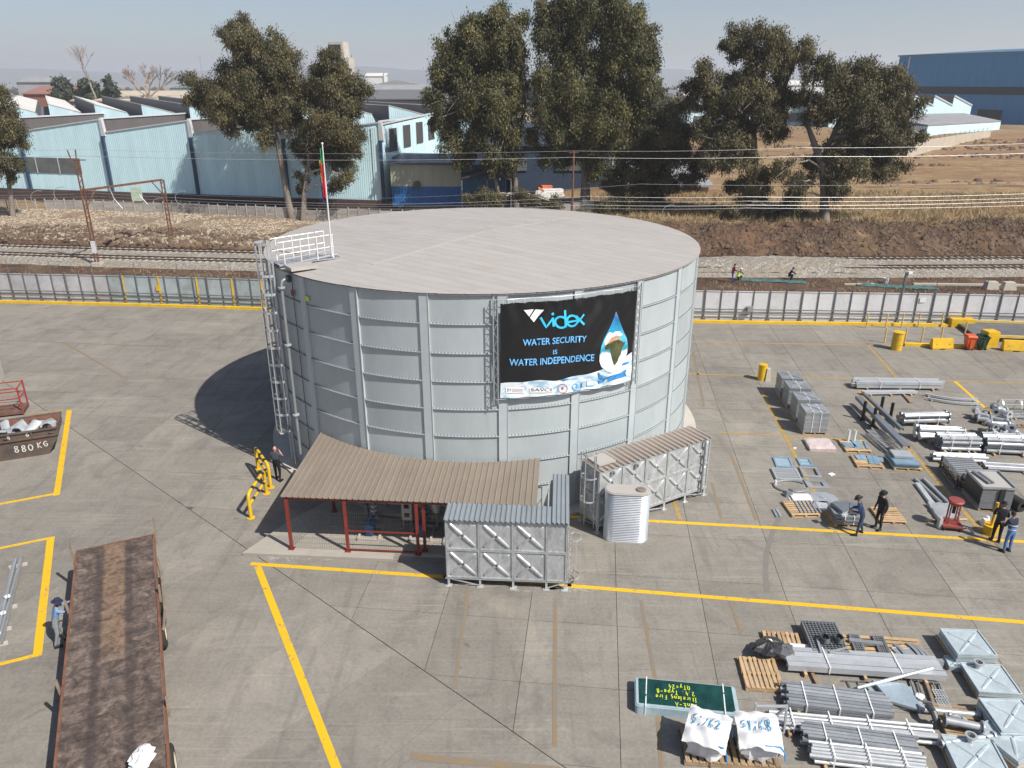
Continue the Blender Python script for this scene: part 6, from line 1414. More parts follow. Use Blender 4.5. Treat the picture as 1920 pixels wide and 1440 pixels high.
# ---- stacks of panels on pallets, in a row
for i, (u0, v0, lab, pl_) in enumerate(((1505, 815, 'nearest of four grey panel stacks in a row, taped in front', 'timber pallet under the nearest grey panel stack'), (1490.5, 790, 'second of the four grey panel stacks in a row', 'timber pallet under the second grey panel stack'), (1475, 767, 'third of the four grey panel stacks in a row', 'timber pallet under the third grey panel stack'), (1461.5, 748, 'farthest of the four grey panel stacks beside the yellow bollard', 'timber pallet under the farthest grey panel stack'))):
    o = g(u0, v0); w = 1.22; a = R(-4.5); pallet(pl_, o, a, w, 1.2, boards=6)
    n = 17; t = plates('panel_stack', lab, 'panel stack', o, a, w, 1.2, n, .068, .135, GALV, .014, .008, 'grey panel stacks', 'stacked_panel', 0, 2 if i == 0 else 1)
    zt = n * .068 + .0; c = MB()
    for q in ((1, 1), (-1, 1)): c.bar((w / 2 - q[0] * .45, .15, zt + .01), (w / 2 + q[0] * .45, 1.05, zt + .01), .05, .02)
    c.build('pressed_cross', GALV, t)
# ---- long beams at the back
def G2(u, v): return g(u, v)
o, a, L = fr(1606, 731, 1768, 733); bundle('long galvanised beams lying beside the back yellow line', o, a, L, 2, 4, .09, GALVB, .12, 'channel', 2, 'beam_bundle', 'beams', jitL=.25)
o, a, L = fr(1620, 743, 1705, 742); bundle('short pale beams just in front of the long galvanised beams', o, a, 3.2, 1, 2, .08, GALVB, .1, 'square', 0, 'beam_bundle', 'beams')
b = MB(); p = g(1690, 740); b.box((0, 0, .05), (.12, 1.5, .1)); tag(b.build('timber_beam', WOODD, None, loc=(p.x, p.y - .6, 0), rot=(0, 0, R(-8))), 'dark timber beam sticking out under the pale beams', 'timber')
b = MB(); p = g(1652, 738); b.box((0, 0, .03), (1.6, .08, .05)); tag(b.build('timber_strip', WOODD, None, loc=(p.x, p.y, 0), rot=(0, 0, R(-14))), 'thin brown timber strip beside the pale beams', 'timber')
for k, (u0, v0, u1, v1, lab) in enumerate(((1733, 742, 1832, 752, 'curved white steel angle, the farther of the pair'), (1738, 750, 1838, 760, 'curved white steel angle, the closer of the pair'))):
    p, a, L = fr(u0, v0, u1, v1); m = MB(); n = 14; pts = []
    for i in range(n + 1): x = L * i / n; pts.append((x, -.55 * 4 * (x / L) * (1 - x / L) * .55, .16))
    for q, r_ in zip(pts[:-1], pts[1:]): m.bar(q, r_, .12, .03); m.bar((q[0], q[1] - .05, q[2] - .05), (r_[0], r_[1] - .05, r_[2] - .05), .02, .11)
    for x in (1, -2): m.box((pts[x][0], pts[x][1], .05), (.08, .3, .1))
    o = m.build('curved_angle', GALVB, None, loc=p, rot=(0, 0, a)); tag(o, lab, 'steel angle', 'curved steel angles')
# ---- long channel on black trestles
p0, p1 = g(1630, 752, .9), g(1725, 858, .9)
BLKST = M('black_stand_steel', (.012, .011, .012), .5)
for k, (u, v) in enumerate(((1617, 783), (1636, 796), (1650, 778), (1668, 790))):
    p = g(u, v + (4 if k < 2 else 0)); t = thing('trestle_post', 'black steel stand post, %s of the four holding the long grey channels' % ('farthest left', 'front left', 'back right', 'front right')[k], 'stand', p, R(-50), 'black stand posts'); m = MB(); m.box((0, 0, .55), (.13, .13, 1.1)); m.build('upright', BLKST, t); m = MB(); m.bar((-.3, 0, .03), (.3, 0, .03), .05, .05); m.bar((0, -.3, .03), (0, .3, .03), .05, .05); m.build('foot', BLKST, t)
def long_beam(lab, u0, v0, u1, v1, z, w, h, mat, name='steel_channel'):
    a, b = g(u0, v0, z), g(u1, v1, z); m = MB(); m.bar(a, b, w, .03); d = (b - a).normalized(); s = Vector((-d.y, d.x, 0)) * w / 2
    for q in (-1, 1): m.bar(a + s * q - Vector((0, 0, h / 2)), b + s * q - Vector((0, 0, h / 2)), .03, h)
    tag(m.build(name, mat), lab, 'steel channel', 'long steel channels'); return a, b
CHAN = M('blue_grey_channel', (.20, .22, .25), .45, .4, .08, 1.5)
long_beam('wide blue-grey channel, its near end resting by the yellow line', 1610, 743, 1700, 836, .72, .34, .16, CHAN); long_beam('narrow blue-grey channel lying across the black stands', 1622, 738, 1692, 803, .78, .16, .14, CHAN)
long_beam('narrow grey channel ending beside the ladder pile', 1646, 762, 1680, 800, .45, .12, .12, CHAN)
# ---- flanged mast sections
def masts(lab, u0, v0, u1, v1, n, mat, r0=.10, r1=.2, z0=.12):
    o, a, L = fr(u0, v0, u1, v1); t = thing('mast_bundle', lab, 'masts', o, a, 'bundles of steel in the yard')
    b = MB(); b.tube([(0, 0, 0), (L, 0, 0)], [r0, r1 * .7], 10); b.tube([(L - .02, 0, 0), (L + .02, 0, 0)], r1, 12); b.tube([(-.02, 0, 0), (.02, 0, 0)], r0 * 1.5, 12); me = smoothed(b.mesh('mast', mat))
    for i in range(n): link('mast', me, t, (random.uniform(-.1, .1), .27 * (i % 3), z0 + r1 + .3 * (i // 3)), (random.uniform(0, 3), 0, 0))
    for x in (.3, .75): m = MB(); m.box((L * x, .27, z0 / 2), (.1, .9, z0)); m.build('timber_bearer', WOOD, t); m = MB(); m.bar((L * x, -.15, z0), (L * x, -.15, z0 + .62), .03, .01, (0, 1, 0)); m.build('strap', STRAP, t)
masts('bundle of blue-grey flanged mast sections behind the white mast bundle', 1692, 800, 1775, 798, 5, GALV); masts('bundle of white flanged mast sections tapering to the right', 1796, 823, 1712, 820, 5, GALVB, .07, .2)
# ---- flanged fittings
def fittings(lab, u, v, n, seed, wood=True):
    r_ = random.Random(seed); p = g(u, v); t = thing('pipe_fittings', lab, 'pipe fittings', (p.x, p.y, 0), R(-6), 'piles of pipe fittings')
    for i in range(n):
        x, y, z = r_.uniform(-.6, .6), r_.uniform(-.35, .45), .32 + (.32 if i > n * .6 else 0); d = r_.uniform(0, 3.1); c, s = math.cos(d), math.sin(d); L = r_.uniform(.25, .5); m = MB()
        A, B = (x - c * L, y - s * L, z), (x + c * L, y + s * L, z + r_.uniform(-.1, .1)); m.hollow(A, B, .13, .1, 12); V = (Vector(B) - Vector(A)).normalized() * .025
        for e in (A, B): m.hollow(Vector(e) - V, Vector(e) + V, .22, .1, 14)
        m.build('flanged_pipe', GALVB if i % 3 else GALV, t, True)
    m = MB(); m.box((0, .05, .11), (1.3, 1.0, .04))
    for k in (-.4, .05, .5): m.box((0, k, .045), (1.3, .1, .09))
    return t, m
t, m = fittings('pile of flanged pipe fittings, the far one by the yellow line', 1858, 792, 9, 3); tag(m.build('pallet_deck', WOOD, t), None)
t, m = fittings('pile of flanged pipe fittings, the near one with open pipe mouths', 1872, 817, 12, 5); m.build('pallet_deck', WOOD, t)
# ---- ladder cages lying at the right edge
p = g(1880, 777); t = thing('ladder_cage', 'white ladder cage lying on its side at the right edge', 'ladder cage', p, R(-3))
hm = MB()
for i in range(9): a0, a1 = math.pi * i / 8, math.pi * (i + 1) / 8; hm.bar((0, .38 * math.cos(a0), .05 + .7 * math.sin(a0)), (0, .38 * math.cos(a1), .05 + .7 * math.sin(a1)), .06, .02) if i < 8 else None
hmm = hm.mesh('hoop', GALVB)
for x in (0, 1., 2., 3.): link('hoop', hmm, t, (x, .4, 0))
for k in range(5): a0 = math.pi * k / 4; m = MB(); m.bar((-.1, .4 + .38 * math.cos(a0), .05 + .7 * math.sin(a0)), (3.1, .4 + .38 * math.cos(a0), .05 + .7 * math.sin(a0)), .05, .02); m.build('strap', GALVB, t)
o, a, L = fr(1892, 785, 1990, 792); bundle('flat bars lying beside the white ladder cage', o, a, L, 1, 3, .05, GALV, .06, 'square', 0, 'bar_bundle', 'bars')
def ladder_flat(lab, u0, v0, u1, v1, w, n, z, mat, name='ladder', thick=.05, gr='loose steel ladders'):
    a, b = g(u0, v0, z), g(u1, v1, z); t = thing(name, lab, 'ladder', (a.x, a.y, z), ang(a, b), gr); L = (b - a).length
    for s in (0, w): m = MB(); m.bar((0, s, 0), (L, s, 0), thick * .6, thick); m.build('stile', mat, t)
    r = MB(); r.bar((0, 0, 0), (0, w, 0), .03, .03); me = r.mesh('rung', mat)
    for i in range(n): link('rung', me, t, (L * (i + .5) / n, 0, 0))
    return t
ladder_flat('thin dark ladder lying flat near the right edge', 1870, 797, 1935, 803, .4, 7, .04, WOODD)
ladder_flat('steel ladder, top of the ladder pile by the grey channel', 1690, 838, 1650, 805, .75, 13, .30, GALVB); ladder_flat('steel ladder, bottom of the ladder pile by the grey channel', 1692, 846, 1650, 812, .78, 13, .14, GALV)
# ---- pink wrapped parcel
def wrapped(name, lab, cat, o, a, w, d, h, mat, bump=.03, z0=0., seed=1, nx=14, ny=10, sag_=.02):
    r_ = random.Random(seed); P = []; F = []; t = thing(name, lab, cat, (o[0], o[1], z0), a)
    for i in range(nx + 1):
        for j in range(ny + 1):
            x, y = w * i / nx, d * j / ny; e = min(i, nx - i, j, ny - j); P.append((x + (r_.uniform(-.02, .02) if e else 0), y, h - (.04 if e == 0 else 0) + r_.uniform(-bump, bump)))
    base = len(P)
    for i in range(nx):
        for j in range(ny): k = i * (ny + 1) + j; F.append((k, k + ny + 1, k + ny + 2, k + 1))
    rim = [(i, 0) for i in range(nx)] + [(nx, j) for j in range(ny)] + [(i, ny) for i in range(nx, 0, -1)] + [(0, j) for j in range(ny, 0, -1)]
    for q, (i, j) in enumerate(rim): P.append((w * i / nx + r_.uniform(-.015, .015), d * j / ny + r_.uniform(-.015, .015), 0))
    n = len(rim)
    for q in range(n): i, j = rim[q]; i2, j2 = rim[(q + 1) % n]; F.append((i * (ny + 1) + j, base + q, base + (q + 1) % n, i2 * (ny + 1) + j2))
    m = MB(); m.add(P, F); m.build('wrapping', mat, t, True); return t
PINKW = M('pinkish_plastic_wrap', (.52, .44, .43), .3, 0, .1, 2.5, .2, 8, 0, (.45, .22, .22), .35)
o, a, w = fr(1518, 846, 1568, 848); wrapped('wrapped_parcel', 'flat parcel in pinkish plastic wrap beside the panel stacks', 'parcel', o, a, w, 1.25, .2, PINKW)
o, a, w = fr(1586, 849, 1635, 851); pallet('pallet with blue strips and two upright white tubes', o, a, w, 1.35)
for k, (x, y, wd, L, q, lab) in enumerate(((.05, .35, .6, .5, .1, 'blue film-covered plate left on the pallet with white tubes'), (.5, .3, .42, .9, -.1, 'wide blue film-covered strip crossing the pallet with white tubes'), (1.05, .25, .14, .95, -.15, 'narrow blue strip on the right of the pallet with white tubes'))):
    m = MB(); m.box((wd / 2, L / 2, .02), (wd, L, .04)); ob = m.build('steel_strip', BLUEST); ob.location = o + Matrix.Rotation(a, 3, 'Z') @ Vector((x, y, .135)); ob.rotation_euler = (0, 0, a + q); tag(ob, lab, 'steel strip', 'blue film-covered strips')
for k, x in enumerate((.42, .72)):
    m = MB(); m.hollow((0, 0, 0), (0, 0, .62), .07, .058, 14); ob = m.build('white_tube', WHITEP); ob.location = o + Matrix.Rotation(a, 3, 'Z') @ Vector((x, 1.15, .135)); tag(ob, 'upright white tube on the pallet, the %s one' % ('left' if k == 0 else 'right'), 'tube', 'white tubes')
o, a, w = fr(1607, 878, 1658, 881); pallet('pale pallet with blue plates, in front of the white tubes', o, a, w, 1.25)
for k, (x, y, wd, L, q, lab) in enumerate(((.05, .65, .5, .5, .05, 'square blue plate on the back corner of the pale pallet'), (.5, .3, .5, .9, -.12, 'pair of blue strips laid across the pale pallet'), (1.0, .6, .3, .45, -.2, 'small blue plate on the right of the pale pallet'))):
    m = MB(); m.box((wd / 2, L / 2, .02), (wd * .48, L, .04)); m.box((wd * .98, L / 2, .025), (wd * .46, L, .05)); ob = m.build('steel_strip', BLUEST); ob.location = o + Matrix.Rotation(a, 3, 'Z') @ Vector((x, y, .135)); ob.rotation_euler = (0, 0, a + q); tag(ob, lab, 'steel strip', 'blue film-covered strips')
o, a, w = fr(1676, 882, 1729, 885); pallet('pallet under the pile of pale blue pressed plates', o, a, w, 1.35); plates('plate_pile', 'pile of pale blue pressed plates on a pallet by the yellow line', 'plates', o, a, w * .9, 1.25, 3, .09, .135, BLUEST, .03, .05, None, 'plate', .05)
plates('plate_pile', 'two small pale plates on top of the pressed plate pile', 'plates', o + Vector((.15, .45, 0)), a, w * .7, .7, 2, .07, .41, GALVB, .02, .04)
# ---- loose frames laid out on the concrete
def frame(lab, u0, v0, u1, v1, d, bw, mat, fill=None, bars=0, th=.07):
    o, a, w = fr(u0, v0, u1, v1); t = thing('steel_surround', lab, 'steel frame', o, a, 'steel frames laid out on the concrete')
    for (x, y, sx, sy) in ((w / 2, bw / 2, w, bw), (w / 2, d - bw / 2, w, bw), (bw / 2, d / 2, bw, d - 2 * bw), (w - bw / 2, d / 2, bw, d - 2 * bw)): m = MB(); m.box((x, y, th / 2), (sx, sy, th)); m.build('side_bar', mat, t)
    if fill: m = MB(); m.box((w / 2, d / 2, th * .3), (w - 2 * bw, d - 2 * bw, .02)); m.build('infill_plate', fill, t)
    for i in range(bars): m = MB(); m.box((w / 2, bw + (d - 2 * bw) * (i + .5) / bars, th * .6), (w - 2 * bw, .025, th * .6)); m.build('cross_bar', mat, t)
    return t
PALEB = M('pale_blue_sheet', (.36, .48, .55), .35, .3, .1, 2.)
frame('shallow pale blue tray, the larger of the two by the yellow line', 1455, 876, 1488, 878, 1.0, .07, BLUEST, PALEB); frame('shallow pale blue tray with one divider, the smaller of the two', 1500, 874, 1525, 875, .75, .07, BLUEST, PALEB, 1)
frame('grating with many fine bars and fittings on it, left of the yellow line', 1455, 901, 1503, 903, 1.1, .06, GALVB, None, 16, .12); frame('open rectangular steel frame right of the grating', 1506, 896, 1541, 898, 1.0, .13, GALV, None, 0, .1); frame('open steel frame with wide perforated ends', 1516, 917, 1556, 918, .8, .2, GALV, None, 0, .07)
p = g(1483, 913); m = MB(); m.tube([(p.x + .75 * math.cos(t_), p.y + .55 * math.sin(t_), .05) for t_ in np.linspace(.5, 5.9, 22)], .05, 6); tag(m.build('bent_hoop', GALV), 'bent open steel hoop lying on the concrete', 'hoop')
for u, v, rx, ry, mat, lab in ((1543, 934, .62, .5, GALV, 'round grey steel disc lying behind the rounded white plate'), (1547, 950, .5, .42, GALVB, 'rounded white plate in front of the grey steel disc')):
    p = g(u, v); m = MB(); m.lathe([(0, 0), (.97, 0), (1, .03), (.97, .05), (0, .05)], 28, (0, 0, 0), sx=rx, sy=ry); m.lathe([(0, .05), (.15, .05), (.15, .065), (0, .065)], 12, (0, 0, 0)); o = m.build('round_plate', mat, None, True, loc=p); tag(o, lab, 'plate')
plates('plate_pile', 'small pile of white plates behind the slatted pallet', 'plates', *fr(1487, 944, 1518, 945)[:2], .85, .75, 3, .04, .0, WHITEP, .012, .08)
m = MB(); p = g(1478, 930); m.box((0, 0, .12), (.35, .3, .24), taper=.7); m.box((.2, .15, .2), (.25, .22, .18), rz=.6); tag(m.build('fitting_box', GALVD, None, loc=p), 'small dark bag of fittings behind the white plates', 'fittings')
o, a, w = fr(1485, 971, 1538, 970); pallet('slatted pallet carrying narrow steel strips, by the front yellow line', o, a, w, 1.25, boards=7)
for i in range(6): m = MB(); m.box((0, .55, .02), (.07, 1.0, .035)); ob = m.build('narrow_strip', GALV); ob.location = o + Matrix.Rotation(a, 3, 'Z') @ Vector((.45 + i * .17, .1, .135)); ob.rotation_euler = (0, 0, a - .08); tag(ob, '%s narrow grey strip from the left on the slatted pallet' % ('first', 'second', 'third', 'fourth', 'fifth', 'sixth')[i], 'steel strip', 'narrow strips on the slatted pallet')
for k, x in enumerate((0, .16)): m = MB(); m.box((0, .3, .03), (.11, .62, .06)); p = g(1457, 970); tag(m.build('short_plate', GALV, None, loc=(p.x + x, p.y, 0), rot=(0, 0, R(-2))), 'short grey plate on the concrete, the %s of two' % ('left' if k == 0 else 'right'), 'plate', 'two short plates')
o, a, w = fr(1565, 988, 1616, 990); pallet('pallet under the strapped mixed load beside the two men', o, a, w, 1.25)
t = plates('mixed_load', 'strapped mixed load of dark grey steel parts the man leans over', 'load', o, a, w, 1.2, 5, .075, .135, GALVD, .02, .03, None, 'plate', 0, 2)
m = MB(); m.box((.5, .6, .46), (.7, .7, .16), rz=.3); m.box((.85, .5, .5), (.35, .8, .12), rz=-.3); m.box((.35, .8, .45), (.2, .5, .14), rz=.6); m.build('loose_brackets', CHAN, t); m = MB(); m.box((.45, .35, .42), (.5, .35, .2), rz=.2, taper=.7); m.build('foil_bag', GALVB, t)
o, a, w = fr(1650, 983, 1701, 985); pallet('empty pale pallet behind the man in black', o, a, w, 1.25); 
for k, (u, v) in enumerate(((1500 + 0, 888), (1559, 890), (1454, 908))): p = g(u if k else 1559, v); 
p = g(1559, 890); m = MB(); m.box((0, 0, .02), (.3, .2, .04), rz=.5); tag(m.build('paper_packet', WHITEP, None, loc=p), 'small white and blue packet lying alone on the concrete', 'packet')
p = g(1454, 909); m = MB(); m.box((0, 0, .12), (.1, .12, .24), taper=.8); tag(m.build('white_bottle', WHITEP, None, loc=p), 'small white bottle standing on the concrete', 'bottle')
p = g(1490, 841); m = MB(); m.box((0, 0, .02), (.2, .12, .03), rz=.7); tag(m.build('paper_scrap', WHITEP, None, loc=p), 'small white paper scrap beside the pink parcel', 'paper')
# ---- pipe bundles on the right
o, a, L = fr(1762, 849, 1836, 851); bundle('bundle of dull pipes with angle ends, left of the flange ring', o, a, L, 4, 5, .09, GALV, .1); 
o, a, L = fr(1846, 853, 1990, 860); bundle('large bundle of long grey pipes running off the right edge', o, a, L, 4, 5, .1, GALV, .1, flange=.0, straps=3)
p = g(1842, 851); m = MB()
for i in range(9): m.hollow((0, .1 + .16 * (i % 5), .2 + .17 * (i // 5)), (.12, .1 + .16 * (i % 5), .2 + .17 * (i // 5)), .16, .09, 10)
tag(m.build('flange_ring_stack', DARKSTEEL, None, loc=p), 'dark stack of flange rings between the two pipe bundles', 'flanges')
o, a, L = fr(1752, 868, 1850, 872); bundle('low bundle of bright pipes in front of the dull pipe bundle', o, a, L, 2, 4, .07, GALVB, .1)
o, a, L = fr(1850, 884, 1990, 892); bundle('loose long pipes on the ground running off the right edge', o, a, L, 1, 4, .08, GALV, .06, straps=0)
TB = M('brown_stillage_steel', (.12, .10, .07), .7, .2, .2)
def stillage(lab, u0, v0, u1, v1, d, h, n):
    o, a, w = fr(u0, v0, u1, v1); t = thing('stillage', lab, 'stillage', o, a, 'stacked stillages')
    for k in range(2):
        z = k * h / 2
        for x in (.04, w / 2, w - .04):
            for y in (.04, d - .04): m = MB(); m.box((x, y, z + h / 4), (.08, .08, h / 2 - .02)); m.build('corner_post', DARKSTEEL, t)
        m = MB(); m.box((w / 2, d / 2, z + .06), (w, d, .06)); m.build('timber_floor', WOODD, t)
        b = MB(); b.box((w / 2, 0, 0), (w - .1, .07, .07)); me = b.mesh('steel_bar', GALVD if k == 0 else GALV)
        for j in range(3 if k == 0 else 4):
            for i in range(n): link('steel_bar', me, t, (random.uniform(-.04, .04), .1 + (d - .2) * (i + .5) / n, z + .13 + .08 * j))
    return t
stillage('rear dark stillage stacked with grey bars, beside the low bright pipes', 1790, 917, 1850, 921, 2.0, .72, 9); stillage('front dark stillage of bars between the rear stillage and black panel crate', 1812, 932, 1868, 936, 1.0, .72, 5)
o, a, w = fr(1833, 958, 1892, 961); pallet('pallet under the black-sided stack of panels', o, a, w, 1.6, mat=WOODD)
BLKP = M('black_film_panel', (.035, .037, .04), .4, .2, .2, 2.); t = plates('panel_crate', 'tall black-sided stack of tank panels with cream top', 'panel stack', o, a, w, 1.55, 13, .075, .135, GALVD, .012, .008, None, 'stacked_panel', 0, 0)
m = MB(); m.box((-.012, .78, .55), (.02, 1.5, .8)); m.build('side_film', BLKP, t); m = MB(); m.box((w / 2, .78, .985), (w + .08, 1.62, .02)); m.build('top_plate', ROOFM, t)
for (x, y, sx, sy) in ((w / 2, -.03, w + .1, .04), (w / 2, 1.58, w + .1, .04), (-.03, .78, .04, 1.6), (w + .03, .78, .04, 1.6)): m = MB(); m.box((x, y, 1.03), (sx, sy, .1)); m.build('rim', GALV, t)
m = MB(); m.box((.3, .9, 1.04), (.14, 1.1, .1), rz=.2); m.box((.48, .9, 1.04), (.1, 1.0, .09), rz=.2); m.build('loose_channel', GALVD, t)
m = MB(); m.box((w * .62, -.06, .5), (.2, .05, 1.0)); m.build('black_strap_board', BLACKM, t)
# black roll at right edge
p = g(1915, 960); m = MB(); m.hollow((0, 0, .28), (-.4, 1.5, .28), .28, .12, 18); tag(m.build('black_pipe_roll', BLACKM, None, True, loc=p), 'black rubber roll at the right edge beside the panel crate', 'roll')
# long diagonal channels by the trolley
long_beam('bright channel of the diagonal group, longest, nearest the trolley', 1720, 905, 1765, 965, .12, .2, .1, GALVB); long_beam('thin dull channel of the diagonal group, in the middle', 1716, 896, 1766, 942, .12, .1, .08, GALV); long_beam('thin dull channel of the diagonal group, next to the yellow line', 1732, 896, 1800, 962, .12, .1, .08, GALV)
t = wrapped('galvanised_plates', 'crumpled pile of bright galvanised plates behind the red trolley', 'plates', g(1757, 975), R(-8), .9, 1.2, .22, GALVB, .05, .0, 9, 6, 6)
b = MB(); b.tube([(-.9, 0, .05), (.9, .1, .05)], .05, 7); p = g(1775, 978); tag(b.build('timber_pole', WOOD, None, loc=p), 'pale timber pole under the galvanised plates', 'timber')
# ---- red trolley
p = g(1785, 996); t = thing('drum_trolley', 'red four-wheeled trolley with tall frame and round head', 'trolley', p, R(-12)); RT = M('dull_red_trolley_paint', (.25, .055, .045), .55, .1, .15, 3.)
m = MB(); m.box((0, .3, .2), (.78, .72, .07)); m.build('platform', RT, t)
for x in (-.17, .17):
    for y in (.18, .42): m = MB(); m.box((x, y, .72), (.05, .05, 1.0)); m.build('upright', RT, t)
m = MB(); m.lathe([(0, 1.22), (.3, 1.22), (.32, 1.28), (.28, 1.33), (0, 1.36)], 20, (0, .3, 0)); m.lathe([(0, 1.1), (.2, 1.1), (.24, 1.22), (0, 1.22)], 16, (0, .3, 0)); m.build('head', RT, t, True)
m = MB(); m.tube([(0, .3, .7), (0, .3, 1.1)], .07, 8); m.build('screw_column', BLACKM, t)
for x in (-.32, .32):
    for y in (.02, .58):
        m = MB(); m.tube([(x - .03, y, .08), (x + .03, y, .08)], .08, 12); m.tube([(x, y, .1), (x, y, .17)], .025, 6); m.build('wheel', BLACKM, t)
p = g(1760, 990); m = MB(); m.box((0, 0, .25), (.14, .2, .5), taper=.85); tag(m.build('steel_canister', GALVB, None, loc=p), 'small bright canister beside the red trolley', 'canister')
# ---- yellow post in a drum foot
p = g(1855, 1000); t = thing('marker_post', 'yellow post standing in a yellow drum foot beside the men', 'post', p); m = MB(); m.lathe([(0, 0), (.26, 0), (.29, .42), (.25, .42), (.25, .38), (0, .38)], 20); m.build('drum_foot', YEL, t, True); m = MB(); m.tube([(0, 0, .3), (.02, 0, 1.45)], .06, 10); m.build('pole', YEL, t, True)
p = g(1846, 984); m = MB(); m.box((0, 0, .14), (.3, .3, .28), taper=.6); m.box((.12, .1, .2), (.2, .2, .3), rz=.5, taper=.5); tag(m.build('white_bag', WHITEP, None, True, loc=p), 'crumpled white bag behind the yellow marker post', 'bag')

# ---- weighbridge corner: bollard, drum, barriers, bins, rails
p = g(1428, 712); t = thing('bollard', 'thick yellow steel bollard beside the farthest panel stack', 'bollard', p); m = MB(); m.tube([(0, 0, 0), (0, 0, 1.0)], .26, 22); m.build('tube', YEL, t, True); m = MB(); m.lathe([(.27, 1.0), (.27, 1.02), (0, 1.04)], 22); m.build('cap', YEL, t)
p = g(1434, 713); m = MB(); m.box((.12, -.1, .42), (.34, .3, .84), taper=.62); tag(m.build('concrete_post', CREAM, None, loc=p), 'pale tapered concrete marker leaning on the yellow bollard', 'marker')
p = g(1680, 655); t = thing('yellow_drum', 'tall yellow drum standing alone by the faded yellow line', 'drum', p); m = MB(); m.lathe([(0, 0), (.36, 0), (.36, 1.22), (.4, 1.24), (.4, 1.28), (0, 1.30)], 24); m.build('shell', YEL, t, True); m = MB(); m.lathe([(.37, .4), (.38, .42), (.37, .44)], 24); m.lathe([(.37, .8), (.38, .82), (.37, .84)], 24); m.build('rolling_hoop', YEL, t)
def barrier(lab, u0, v0, u1, v1, h=.75, d=.55):
    o, a, w = fr(u0, v0, u1, v1); t = thing('barrier_block', lab, 'barrier', o, a, 'yellow concrete barriers'); m = MB()
    m.extr([(0, 0, .09), (0, d, .09), (0, d * .72, h), (0, d * .28, h)], (w, 0, 0)); m.build('block', YEL, t)
    for x in (w * .2, w * .8): m = MB(); m.box((x, d / 2, .045), (w * .34, d * .9, .09)); m.build('foot', YEL, t); m = MB(); m.tube([(x, d * .1, h * .5), (x, d * .3, h * .5)], .03, 8); m.build('lifting_hole', BLACKM, t)
barrier('yellow concrete barrier between the yellow drum and orange bin', 1748, 656, 1787, 656); barrier('yellow concrete barrier at the right edge in front of the weighbridge', 1881, 659, 1930, 661)
def block(lab, u0, v0, u1, v1, d, h): o, a, w = fr(u0, v0, u1, v1); t = thing('yellow_block', lab, 'block', o, a, 'yellow blocks by the weighbridge'); m = MB(); m.box((w / 2, d / 2, h / 2), (w, d, h)); m.build('body', YEL, t); m = MB(); m.box((w / 2, d / 2, h + .012), (w - .06, d - .06, .02)); m.build('top_face', YEL, t)
block('yellow block standing against the kerb at the start of the weighbridge', 1783, 614, 1826, 615, 1.0, .62); block('tall yellow block behind the green bin', 1848, 652, 1870, 651, .8, 1.1)
ORB = M('orange_plastic', (.62, .09, .015), .4, 0, .06); GRB = M('dark_green_plastic', (.012, .05, .025), .4, 0, .1)
def bin_(lab, u, v, mat, lid):
    p = g(u, v); t = thing('wheelie_bin', lab, 'bin', p, R(-6), 'wheelie bins'); m = MB(); P = []
    for z, hx, hy in ((.1, .2, .22), (.95, .3, .34)): P += [(-hx, -hy, z), (hx, -hy, z), (hx, hy, z), (-hx, hy, z)]
    m.add(P, [(3, 2, 1, 0), (0, 1, 5, 4), (1, 2, 6, 5), (2, 3, 7, 6), (3, 0, 4, 7)] + ([(4, 5, 6, 7)] if lid else [])); m.build('body', mat, t)
    m = MB(); 
    for (x, y, sx, sy) in ((0, -.35, .66, .05), (0, .35, .66, .05), (-.31, 0, .05, .7), (.31, 0, .05, .7)): m.box((x, y, .95), (sx, sy, .06))
    m.build('rim', mat, t); m = MB(); m.box((0, -.3, .5), (.16, .06, .55)); m.build('front_rib', mat, t)
    if lid: m = MB(); m.box((0, .02, 1.02), (.64, .74, .06), taper=.9); m.build('lid', mat, t)
    else: m = MB(); m.box((0, .42, .72), (.6, .05, .62), rx=.12); m.build('lid', mat, t)
    for x in (-.22, .22): m = MB(); m.tube([(x - .04, -.14, .1), (x + .04, -.14, .1)], .1, 12); m.build('wheel', BLACKM, t)
    m = MB(); m.tube([(-.2, .42, .98), (.2, .42, .98)], .02, 6); m.build('handle', mat, t)
bin_('orange wheelie bin standing beside the dark green bin', 1815, 655, ORB, True); bin_('dark green wheelie bin with its lid hanging open', 1839, 655, GRB, False)
YP = M('pale_yellow_post_paint', (.58, .42, .13), .6, 0, .12, 3.)
for k, (u, v, w_) in enumerate(((1624, 615, 'first'), (1660, 615, 'second'), (1690, 614, 'third'), (1721, 613, 'fourth'), (1764, 613, 'fifth'))):
    p = g(u, v); m = MB(); m.tube([(0, 0, 0), (0, 0, 1.12)], .055, 8); m.lathe([(.055, 1.12), (0, 1.15)], 8); tag(m.build('guard_post', YP, None, True, loc=p), '%s slim yellow post from the left along the fence kerb' % w_, 'post', 'slim yellow guard posts')
for k, (u, v, w_) in enumerate(((1658, 643, 'first'), (1696, 643, 'second'), (1727, 642, 'third'), (1763, 640, 'fourth'), (1808, 630, 'last'))):
    p = g(u, v); m = MB(); m.tube([(0, 0, 0), (0, 0, 1.12)], .055, 8); m.lathe([(.055, 1.12), (0, 1.15)], 8); tag(m.build('guard_post', YP, None, True, loc=p), '%s slim yellow post from the left on the weighbridge lane side' % w_, 'post', 'slim yellow guard posts')
o, a, w = fr(1695, 648, 1850, 653); m = MB(); m.bar((0, 0, .09), (w, 0, .09), .3, .22); ob = m.build('lane_kerb', KERBY, None, loc=o, rot=(0, 0, a)); tag(ob, 'low yellow kerb along the near side of the weighbridge lane', 'kerb')
o, a, w = fr(1832, 640, 1990, 646); wb = thing('weighbridge', 'dark weighbridge deck with yellow edge beams behind the bins', 'weighbridge', o, a)
